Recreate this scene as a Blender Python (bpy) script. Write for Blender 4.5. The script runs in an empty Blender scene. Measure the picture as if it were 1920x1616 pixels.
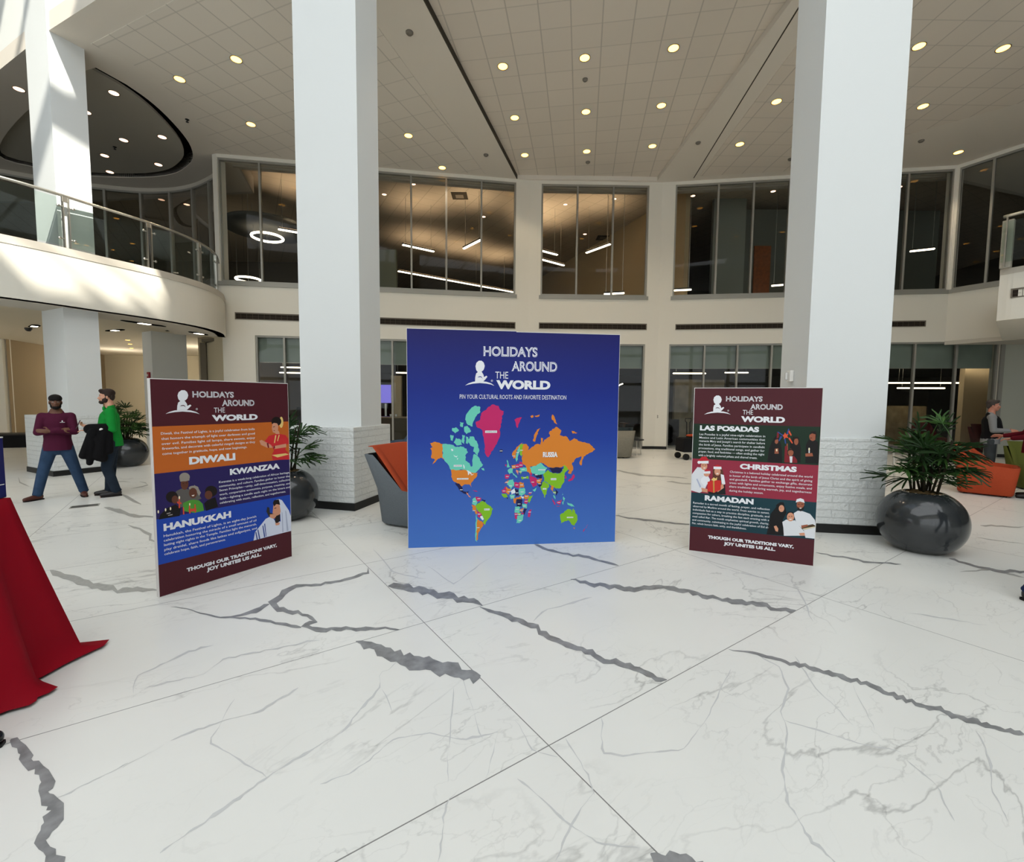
import bpy, bmesh, math, random
from mathutils import Vector, Matrix
from mathutils.geometry import tessellate_polygon

random.seed(7)
SC = bpy.context.scene
COL = SC.collection

# ---------------------------------------------------------------- camera
cam_d = bpy.data.cameras.new('camera')
cam_d.sensor_fit = 'HORIZONTAL'
cam_d.sensor_width = 36.0
cam_d.lens = 855.1 / 1920 * 36.0
cam_d.clip_start = 0.05
cam_d.clip_end = 300
cam = bpy.data.objects.new('camera', cam_d)
COL.objects.link(cam)
_p, _r = math.radians(3.92), math.radians(-0.498)
cam.matrix_world = (Matrix.Translation((0, 0, 1.667))
                    @ Matrix.Rotation(math.pi / 2 - _p, 4, 'X')
                    @ Matrix.Rotation(-_r, 4, 'Z'))
SC.camera = cam

# ---------------------------------------------------------------- exposure
SC.view_settings.view_transform = 'Standard'
SC.view_settings.look = 'None'
SC.view_settings.gamma = 1.0
SC.view_settings.use_curve_mapping = False
SC.view_settings.exposure = 0.0

# ---------------------------------------------------------------- sky + sun
W = bpy.data.worlds.new('sky')
SC.world = W
W.use_nodes = True
W.node_tree.nodes['Background'].inputs[0].default_value = (0.72, 0.85, 1.0, 1)
W.node_tree.nodes['Background'].inputs[1].default_value = 1.2
SUN_TO = Vector((0.5, -0.5, 0.707)).normalized()
sun_d = bpy.data.lights.new('sun', 'SUN')
sun_d.energy = 11.0
sun_d.angle = math.radians(1.6)
sun_d.color = (1.0, 0.95, 0.84)
sun = bpy.data.objects.new('sun', sun_d)
COL.objects.link(sun)
sun.rotation_euler = SUN_TO.to_track_quat('Z', 'Y').to_euler()
sun.location = (6, -6, 30)
SKYLIGHT = 2.15          # radiance of the frosted skylight glazing
REAR_GLAZING = 1.35      # radiance of the entrance glazing behind the camera and of the added side panels

# ---------------------------------------------------------------- materials
MATS = {}


def srgb(r, g, b):
    def f(c):
        c /= 255.0
        return c / 12.92 if c <= 0.04045 else ((c + 0.055) / 1.055) ** 2.4
    return (f(r), f(g), f(b), 1.0)


def mat(name, rgb=(200, 200, 200), rough=0.6, spec=0.3, metal=0.0, emit=None, estr=0.0, coat=0.0,
        noise=0.0, nscale=6.0, bump=0.0, bscale=40.0):
    """plain principled surface with a little procedural variation"""
    if name in MATS:
        return MATS[name]
    m = bpy.data.materials.new(name)
    m.use_nodes = True
    nt = m.node_tree
    b = nt.nodes['Principled BSDF']
    b.inputs['Base Color'].default_value = srgb(*rgb)
    b.inputs['Roughness'].default_value = rough
    b.inputs['Specular IOR Level'].default_value = spec
    b.inputs['Metallic'].default_value = metal
    if coat:
        b.inputs['Coat Weight'].default_value = coat
        b.inputs['Coat Roughness'].default_value = 0.05
    if emit:
        b.inputs['Emission Color'].default_value = srgb(*emit)
        b.inputs['Emission Strength'].default_value = estr
    if noise or bump:
        tc = nt.nodes.new('ShaderNodeTexCoord')
        if noise:
            n = nt.nodes.new('ShaderNodeTexNoise')
            n.inputs['Scale'].default_value = nscale
            n.inputs['Detail'].default_value = 4
            nt.links.new(tc.outputs['Object'], n.inputs['Vector'])
            mr = nt.nodes.new('ShaderNodeMapRange')
            mr.inputs['From Min'].default_value = 0.3
            mr.inputs['From Max'].default_value = 0.7
            mr.inputs['To Min'].default_value = 1 - noise
            mr.inputs['To Max'].default_value = 1 + noise
            nt.links.new(n.outputs['Fac'], mr.inputs['Value'])
            hs = nt.nodes.new('ShaderNodeHueSaturation')
            hs.inputs['Color'].default_value = srgb(*rgb)
            nt.links.new(mr.outputs['Result'], hs.inputs['Value'])
            nt.links.new(hs.outputs['Color'], b.inputs['Base Color'])
        if bump:
            n2 = nt.nodes.new('ShaderNodeTexNoise')
            n2.inputs['Scale'].default_value = bscale
            n2.inputs['Detail'].default_value = 3
            nt.links.new(tc.outputs['Object'], n2.inputs['Vector'])
            bp = nt.nodes.new('ShaderNodeBump')
            bp.inputs['Strength'].default_value = bump
            bp.inputs['Distance'].default_value = 0.01
            nt.links.new(n2.outputs['Fac'], bp.inputs['Height'])
            nt.links.new(bp.outputs['Normal'], b.inputs['Normal'])
    MATS[name] = m
    return m


def math_node(nt, op, a, b=None, c=None):
    n = nt.nodes.new('ShaderNodeMath')
    n.operation = op
    for i, x in enumerate((a, b, c)):
        if x is None:
            continue
        if isinstance(x, (int, float)):
            n.inputs[i].default_value = x
        else:
            nt.links.new(x, n.inputs[i])
    return n.outputs[0]


def glass_mat(name, tint, refl, rough=0.0):
    if name in MATS:
        return MATS[name]
    m = bpy.data.materials.new(name)
    m.use_nodes = True
    nt = m.node_tree
    nt.nodes.remove(nt.nodes['Principled BSDF'])
    out = nt.nodes['Material Output']
    tr = nt.nodes.new('ShaderNodeBsdfTransparent')
    tr.inputs[0].default_value = (*tint, 1)
    gl = nt.nodes.new('ShaderNodeBsdfGlossy')
    gl.inputs['Roughness'].default_value = rough
    fr = nt.nodes.new('ShaderNodeFresnel')
    fr.inputs['IOR'].default_value = 1.45
    k = math_node(nt, 'MULTIPLY', fr.outputs[0], refl)
    mx = nt.nodes.new('ShaderNodeMixShader')
    nt.links.new(k, mx.inputs[0])
    nt.links.new(tr.outputs[0], mx.inputs[1])
    nt.links.new(gl.outputs[0], mx.inputs[2])
    nt.links.new(mx.outputs[0], out.inputs[0])
    MATS[name] = m
    return m


def tile_mat(name, rgb, size, ang, ox=0.0, oy=0.0, joint=0.013, dark=0.74):
    """lay-in ceiling tiles: a square grid of fine joints, turned by ang about Z"""
    m = bpy.data.materials.new(name)
    m.use_nodes = True
    nt = m.node_tree
    b = nt.nodes['Principled BSDF']
    b.inputs['Roughness'].default_value = 0.9
    b.inputs['Specular IOR Level'].default_value = 0.1
    tc = nt.nodes.new('ShaderNodeTexCoord')
    mp = nt.nodes.new('ShaderNodeMapping')
    mp.vector_type = 'TEXTURE'
    mp.inputs['Location'].default_value = (ox, oy, 0)
    mp.inputs['Rotation'].default_value = (0, 0, ang)
    nt.links.new(tc.outputs['Object'], mp.inputs[0])
    sp = nt.nodes.new('ShaderNodeSeparateXYZ')
    nt.links.new(mp.outputs[0], sp.inputs[0])
    d = []
    cells = []
    for i in range(2):
        q = math_node(nt, 'DIVIDE', sp.outputs[i], size)
        cells.append(math_node(nt, 'FLOOR', q))
        f = math_node(nt, 'FRACT', q)
        a = math_node(nt, 'ABSOLUTE', math_node(nt, 'SUBTRACT', f, 0.5))
        d.append(math_node(nt, 'GREATER_THAN', a, 0.5 - joint / size))
    j = math_node(nt, 'MAXIMUM', d[0], math_node(nt, 'MULTIPLY', d[1], 0.6))
    cv = nt.nodes.new('ShaderNodeCombineXYZ')
    nt.links.new(cells[0], cv.inputs[0])
    nt.links.new(cells[1], cv.inputs[1])
    wn = nt.nodes.new('ShaderNodeTexWhiteNoise')
    nt.links.new(cv.outputs[0], wn.inputs[0])
    val = math_node(nt, 'ADD', math_node(nt, 'MULTIPLY', wn.outputs[0], 0.035), 0.98)
    val = math_node(nt, 'MULTIPLY', val, math_node(nt, 'SUBTRACT', 1.0, math_node(nt, 'MULTIPLY', j, 1 - dark)))
    hs = nt.nodes.new('ShaderNodeHueSaturation')
    hs.inputs['Color'].default_value = srgb(*rgb)
    nt.links.new(val, hs.inputs['Value'])
    nt.links.new(hs.outputs[0], b.inputs['Base Color'])
    MATS[name] = m
    return m


def brick_mat(name, rgb):
    """painted brick: relief only, read on whichever vertical side the point lies"""
    m = bpy.data.materials.new(name)
    m.use_nodes = True
    nt = m.node_tree
    b = nt.nodes['Principled BSDF']
    b.inputs['Base Color'].default_value = srgb(*rgb)
    b.inputs['Roughness'].default_value = 0.45
    b.inputs['Specular IOR Level'].default_value = 0.4
    tc = nt.nodes.new('ShaderNodeTexCoord')
    sp = nt.nodes.new('ShaderNodeSeparateXYZ')
    nt.links.new(tc.outputs['Object'], sp.inputs[0])
    cb = nt.nodes.new('ShaderNodeCombineXYZ')
    nt.links.new(math_node(nt, 'ADD', sp.outputs[0], sp.outputs[1]), cb.inputs[0])
    nt.links.new(sp.outputs[2], cb.inputs[1])
    br = nt.nodes.new('ShaderNodeTexBrick')
    br.inputs['Scale'].default_value = 1.0
    br.inputs['Mortar Size'].default_value = 0.006
    br.inputs['Mortar Smooth'].default_value = 0.3
    br.inputs['Brick Width'].default_value = 0.40
    br.inputs['Row Height'].default_value = 0.098
    br.inputs['Color1'].default_value = (1, 1, 1, 1)
    br.inputs['Color2'].default_value = (0.55, 0.55, 0.55, 1)
    br.inputs['Mortar'].default_value = (0, 0, 0, 1)
    nt.links.new(cb.outputs[0], br.inputs['Vector'])
    no = nt.nodes.new('ShaderNodeTexNoise')
    no.inputs['Scale'].default_value = 25
    nt.links.new(tc.outputs['Object'], no.inputs['Vector'])
    mf = math_node(nt, 'MULTIPLY_ADD', br.outputs['Fac'], -0.07, 1.0)
    hs = nt.nodes.new('ShaderNodeHueSaturation')
    hs.inputs['Color'].default_value = srgb(*rgb)
    nt.links.new(mf, hs.inputs['Value'])
    nt.links.new(hs.outputs[0], b.inputs['Base Color'])
    h = math_node(nt, 'ADD', br.outputs[0], math_node(nt, 'MULTIPLY', no.outputs[0], 0.5))
    bp = nt.nodes.new('ShaderNodeBump')
    bp.inputs['Strength'].default_value = 1.0
    bp.inputs['Distance'].default_value = 0.03
    nt.links.new(h, bp.inputs['Height'])
    nt.links.new(bp.outputs[0], b.inputs['Normal'])
    MATS[name] = m
    return m


TILE_ANG = math.radians(90 - 55.3)      # direction of the long slab joints
TILE_O = (0.191, 2.097)
TILE_L, TILE_S = 3.02, 1.467


def floor_mat():
    m = bpy.data.materials.new('marble slabs')
    m.use_nodes = True
    nt = m.node_tree
    b = nt.nodes['Principled BSDF']
    b.inputs['Specular IOR Level'].default_value = 0.42
    tc = nt.nodes.new('ShaderNodeTexCoord')
    mp = nt.nodes.new('ShaderNodeMapping')
    mp.vector_type = 'TEXTURE'
    mp.inputs['Location'].default_value = (*TILE_O, 0)
    mp.inputs['Rotation'].default_value = (0, 0, TILE_ANG)
    nt.links.new(tc.outputs['Object'], mp.inputs[0])
    sp = nt.nodes.new('ShaderNodeSeparateXYZ')
    nt.links.new(mp.outputs[0], sp.inputs[0])
    cells, js = [], []
    for i, s in ((0, TILE_L), (1, TILE_S)):
        q = math_node(nt, 'DIVIDE', sp.outputs[i], s)
        cells.append(math_node(nt, 'FLOOR', q))
        a = math_node(nt, 'ABSOLUTE', math_node(nt, 'SUBTRACT', math_node(nt, 'FRACT', q), 0.5))
        js.append(math_node(nt, 'GREATER_THAN', a, 0.5 - 0.0028 / s))
    joint = math_node(nt, 'MAXIMUM', js[0], js[1])
    cv = nt.nodes.new('ShaderNodeCombineXYZ')
    nt.links.new(cells[0], cv.inputs[0])
    nt.links.new(cells[1], cv.inputs[1])
    wn = nt.nodes.new('ShaderNodeTexWhiteNoise')
    nt.links.new(cv.outputs[0], wn.inputs[0])
    off = nt.nodes.new('ShaderNodeVectorMath')
    off.operation = 'MULTIPLY_ADD'
    off.inputs[1].default_value = (40, 40, 40)
    nt.links.new(wn.outputs['Color'], off.inputs[0])
    nt.links.new(mp.outputs[0], off.inputs[2])
    # hairline veins: where a warped noise crosses its middle value
    w = nt.nodes.new('ShaderNodeMapping')
    w.inputs['Rotation'].default_value = (0, 0, 0.9)
    w.inputs['Scale'].default_value = (0.75, 1.5, 1)
    nt.links.new(off.outputs[0], w.inputs[0])
    acc = None
    for sc, wid, gain in ((0.75, 0.007, 0.34), (1.7, 0.007, 0.20), (3.6, 0.012, 0.10)):
        n = nt.nodes.new('ShaderNodeTexNoise')
        n.inputs['Scale'].default_value = sc
        n.inputs['Detail'].default_value = 7
        n.inputs['Roughness'].default_value = 0.5
        n.inputs['Distortion'].default_value = 0.5
        nt.links.new(w.outputs[0], n.inputs['Vector'])
        a = math_node(nt, 'ABSOLUTE', math_node(nt, 'SUBTRACT', n.outputs['Fac'], 0.5))
        v = math_node(nt, 'MULTIPLY', math_node(nt, 'SUBTRACT', 1.0, math_node(nt, 'MINIMUM', math_node(nt, 'DIVIDE', a, wid), 1.0)), gain)
        acc = v if acc is None else math_node(nt, 'ADD', acc, v)
    patch = nt.nodes.new('ShaderNodeTexNoise')
    patch.inputs['Scale'].default_value = 0.9
    nt.links.new(off.outputs[0], patch.inputs['Vector'])
    pm = nt.nodes.new('ShaderNodeMapRange')
    pm.inputs['From Min'].default_value = 0.42
    pm.inputs['From Max'].default_value = 0.62
    nt.links.new(patch.outputs['Fac'], pm.inputs['Value'])
    acc = math_node(nt, 'MULTIPLY', acc, pm.outputs[0])
    mott = nt.nodes.new('ShaderNodeTexNoise')
    mott.inputs['Scale'].default_value = 2.2
    mott.inputs['Detail'].default_value = 5
    nt.links.new(off.outputs[0], mott.inputs['Vector'])
    base = math_node(nt, 'ADD', math_node(nt, 'MULTIPLY', mott.outputs['Fac'], 0.07), 0.955)
    base = math_node(nt, 'ADD', base, math_node(nt, 'MULTIPLY', wn.outputs[0], 0.025))
    val = math_node(nt, 'SUBTRACT', base, acc)
    val = math_node(nt, 'MULTIPLY', val, math_node(nt, 'SUBTRACT', 1.0, math_node(nt, 'MULTIPLY', joint, 0.72)))
    hs = nt.nodes.new('ShaderNodeHueSaturation')
    hs.inputs['Color'].default_value = srgb(224, 224, 219)
    nt.links.new(val, hs.inputs['Value'])
    nt.links.new(hs.outputs[0], b.inputs['Base Color'])
    rr = math_node(nt, 'ADD', math_node(nt, 'MULTIPLY', mott.outputs['Fac'], 0.1), 0.26)
    nt.links.new(rr, b.inputs['Roughness'])
    MATS['marble'] = m
    return m


# ---------------------------------------------------------------- mesh builder
class MB:
    def __init__(self):
        self.v, self.f, self.k, self.mats = [], [], [], []

    def mi(self, m):
        if m not in self.mats:
            self.mats.append(m)
        return self.mats.index(m)

    def add(self, vs, fs, m, M=None):
        o = len(self.v)
        for p in vs:
            p = Vector(p)
            self.v.append(tuple(M @ p if M is not None else p))
        i = self.mi(m)
        for f in fs:
            self.f.append(tuple(a + o for a in f))
            self.k.append(i)
        return self

    def box(self, x0, x1, y0, y1, z0, z1, m, M=None):
        vs = [(x, y, z) for z in (z0, z1) for y in (y0, y1) for x in (x0, x1)]
        return self.add(vs, [(0, 2, 3, 1), (4, 5, 7, 6), (0, 1, 5, 4), (2, 6, 7, 3), (0, 4, 6, 2), (1, 3, 7, 5)], m, M)

    def prism(self, poly, z0, z1, m, holes=(), M=None):
        """vertical prism over a plan polygon, with holes"""
        loops = [list(poly)] + [list(h) for h in holes]
        pts = [p for l in loops for p in l]
        tri = tessellate_polygon([[Vector((p[0], p[1], 0)) for p in l] for l in loops])
        n = len(pts)
        vs = [(p[0], p[1], z0) for p in pts] + [(p[0], p[1], z1) for p in pts]
        fs = []
        for t in tri:
            a, b, c = (Vector((*pts[i][:2], 0)) for i in t)
            up = (b - a).cross(c - a).z > 0
            t = tuple(t) if up else tuple(reversed(t))
            fs.append(tuple(i + n for i in t))
            fs.append(tuple(reversed(t)))
        o = 0
        for l in loops:
            k = len(l)
            for i in range(k):
                a, b = o + i, o + (i + 1) % k
                fs.append((a, b, b + n, a + n))
            o += k
        return self.add(vs, fs, m, M)

    def flat(self, poly, y, m, M=None):
        """flat print in the board plane: polygon given as (u, v), lying at depth y"""
        tri = tessellate_polygon([[Vector((p[0], p[1], 0)) for p in poly]])
        vs = [(p[0], y, p[1]) for p in poly]
        return self.add(vs, [tuple(t) for t in tri], m, M)

    def tube(self, pts, r, m, n=8, M=None, closed=False, cap=True):
        pts = [Vector(p) for p in pts]
        rs = r if isinstance(r, (list, tuple)) else [r] * len(pts)
        vs, fs = [], []
        N = len(pts)
        prev = None
        for i, p in enumerate(pts):
            if closed:
                d = pts[(i + 1) % N] - pts[i - 1]
            else:
                d = pts[min(i + 1, N - 1)] - pts[max(i - 1, 0)]
            d.normalize()
            ref = prev if prev is not None else (Vector((0, 0, 1)) if abs(d.z) < 0.9 else Vector((1, 0, 0)))
            a = (ref - d * ref.dot(d)).normalized()
            prev = a
            b = d.cross(a)
            for j in range(n):
                t = 2 * math.pi * j / n
                vs.append(p + (a * math.cos(t) + b * math.sin(t)) * rs[i])
        for i in range(N if closed else N - 1):
            for j in range(n):
                i2 = (i + 1) % N
                fs.append((i * n + j, i * n + (j + 1) % n, i2 * n + (j + 1) % n, i2 * n + j))
        if cap and not closed:
            fs.append(tuple(reversed(range(n))))
            fs.append(tuple((N - 1) * n + j for j in range(n)))
        return self.add(vs, fs, m, M)

    def lathe(self, prof, m, n=32, M=None):
        vs, fs = [], []
        for r, z in prof:
            for j in range(n):
                t = 2 * math.pi * j / n
                vs.append((r * math.cos(t), r * math.sin(t), z))
        for i in range(len(prof) - 1):
            for j in range(n):
                fs.append((i * n + j, i * n + (j + 1) % n, (i + 1) * n + (j + 1) % n, (i + 1) * n + j))
        if prof[0][0] > 1e-5:
            fs.append(tuple(reversed(range(n))))
        if prof[-1][0] > 1e-5:
            fs.append(tuple((len(prof) - 1) * n + j for j in range(n)))
        return self.add(vs, fs, m, M)

    def cone(self, a, b, ra, rb, m, n=14, flat=None):
        """rounded limb from a to b"""
        a, b = Vector(a), Vector(b)
        d = b - a
        L = d.length
        q = d.to_track_quat('Z', 'Y').to_matrix().to_4x4()
        M = Matrix.Translation(a) @ q
        if flat:
            M = M @ Matrix.Diagonal((flat[0], flat[1], 1, 1))
        pr = []
        for i in range(5):
            t = math.pi / 2 * i / 4
            pr.append((max(ra * math.sin(t), 1e-6), -ra * math.cos(t)))
        for i in range(5):
            t = math.pi / 2 * i / 4
            pr.append((max(rb * math.cos(t), 1e-6), L + rb * math.sin(t)))
        return self.lathe(pr, m, n, M)

    def ell(self, c, r, m, R=None, n=16):
        M = Matrix.Translation(Vector(c)) @ (R.to_4x4() if R is not None else Matrix()) @ Matrix.Diagonal((*r, 1))
        pr = [(max(math.sin(math.pi * i / 10), 1e-6), -math.cos(math.pi * i / 10)) for i in range(11)]
        return self.lathe(pr, m, n, M)

    def build(self, name, parent=None, smooth=False, bevel=0.0, weld=False, matrix=None, segs=2):
        me = bpy.data.meshes.new(name)
        me.from_pydata(self.v, [], self.f)
        for m in self.mats:
            me.materials.append(m)
        me.polygons.foreach_set('material_index', self.k)
        if smooth:
            me.polygons.foreach_set('use_smooth', [True] * len(me.polygons))
        if weld:
            bm = bmesh.new()
            bm.from_mesh(me)
            bmesh.ops.remove_doubles(bm, verts=bm.verts, dist=1e-5)
            bmesh.ops.recalc_face_normals(bm, faces=bm.faces)
            bm.to_mesh(me)
            bm.free()
        me.update()
        o = bpy.data.objects.new(name, me)
        COL.objects.link(o)
        if parent is not None:
            o.parent = parent
        if matrix is not None:
            o.matrix_basis = matrix
        if bevel:
            b = o.modifiers.new('bevel', 'BEVEL')
            b.width = bevel
            b.segments = segs
            b.limit_method = 'ANGLE'
            b.angle_limit = math.radians(40)
        return o

    def remesh(self, name, parent, voxel, smooth_iter=6, m=None):
        """grow the overlapping pieces into one continuous skin"""
        o = self.build('tmp_skin')
        r = o.modifiers.new('r', 'REMESH')
        r.mode = 'VOXEL'
        r.voxel_size = voxel
        r.use_smooth_shade = True
        s = o.modifiers.new('s', 'SMOOTH')
        s.factor = 0.5
        s.iterations = smooth_iter
        dg = bpy.context.evaluated_depsgraph_get()
        dg.update()
        me = bpy.data.meshes.new_from_object(o.evaluated_get(dg))
        old = o.data
        bpy.data.objects.remove(o)
        bpy.data.meshes.remove(old)
        me.name = name
        me.materials.clear()
        me.materials.append(m)
        me.polygons.foreach_set('material_index', [0] * len(me.polygons))
        o = bpy.data.objects.new(name, me)
        COL.objects.link(o)
        o.parent = parent
        return o


def empty(name, loc=(0, 0, 0), rz=0.0):
    o = bpy.data.objects.new(name, None)
    COL.objects.link(o)
    o.location = loc
    o.rotation_euler = (0, 0, rz)
    o.empty_display_size = 0.1
    return o


def tag(o, label=None, cat=None, group=None, kind=None):
    if label:
        o['label'] = label
    if cat:
        o['category'] = cat
    if group:
        o['group'] = group
    if kind:
        o['kind'] = kind
    return o


def struct(o, label=None):
    o['kind'] = 'structure'
    if label:
        o['label'] = label
    return o


def copy_tree(o, parent=None):
    c = o.copy()
    COL.objects.link(c)
    if parent is not None:
        c.parent = parent
    for ch in [x for x in COL.objects if x.parent == o]:
        copy_tree(ch, c)
    return c


def frame_at(A, B):
    """local frame of a wall: x along the wall, y away from the atrium, z up"""
    A, B = Vector((*A, 0)), Vector((*B, 0))
    d = B - A
    return Matrix.Translation(A) @ Matrix.Rotation(math.atan2(d.y, d.x), 4, 'Z'), d.length


def crom(pts, n=8):
    """smooth curve through plan points"""
    P = [Vector(p) for p in pts]
    P = [P[0] * 2 - P[1]] + P + [P[-1] * 2 - P[-2]]
    out = []
    for i in range(1, len(P) - 2):
        for j in range(n):
            t = j / n
            out.append(0.5 * ((2 * P[i]) + (P[i + 1] - P[i - 1]) * t + (2 * P[i - 1] - 5 * P[i] + 4 * P[i + 1] - P[i + 2]) * t * t
                              + (3 * P[i] - P[i - 1] - 3 * P[i + 1] + P[i + 2]) * t ** 3))
    out.append(P[-2].copy())
    return out


def offset(pts, d):
    """plan curve pushed sideways (d > 0 to the left of travel)"""
    out = []
    for i, p in enumerate(pts):
        t = (pts[min(i + 1, len(pts) - 1)] - pts[max(i - 1, 0)]).normalized()
        out.append(Vector((p.x - t.y * d, p.y + t.x * d)))
    return out
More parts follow.
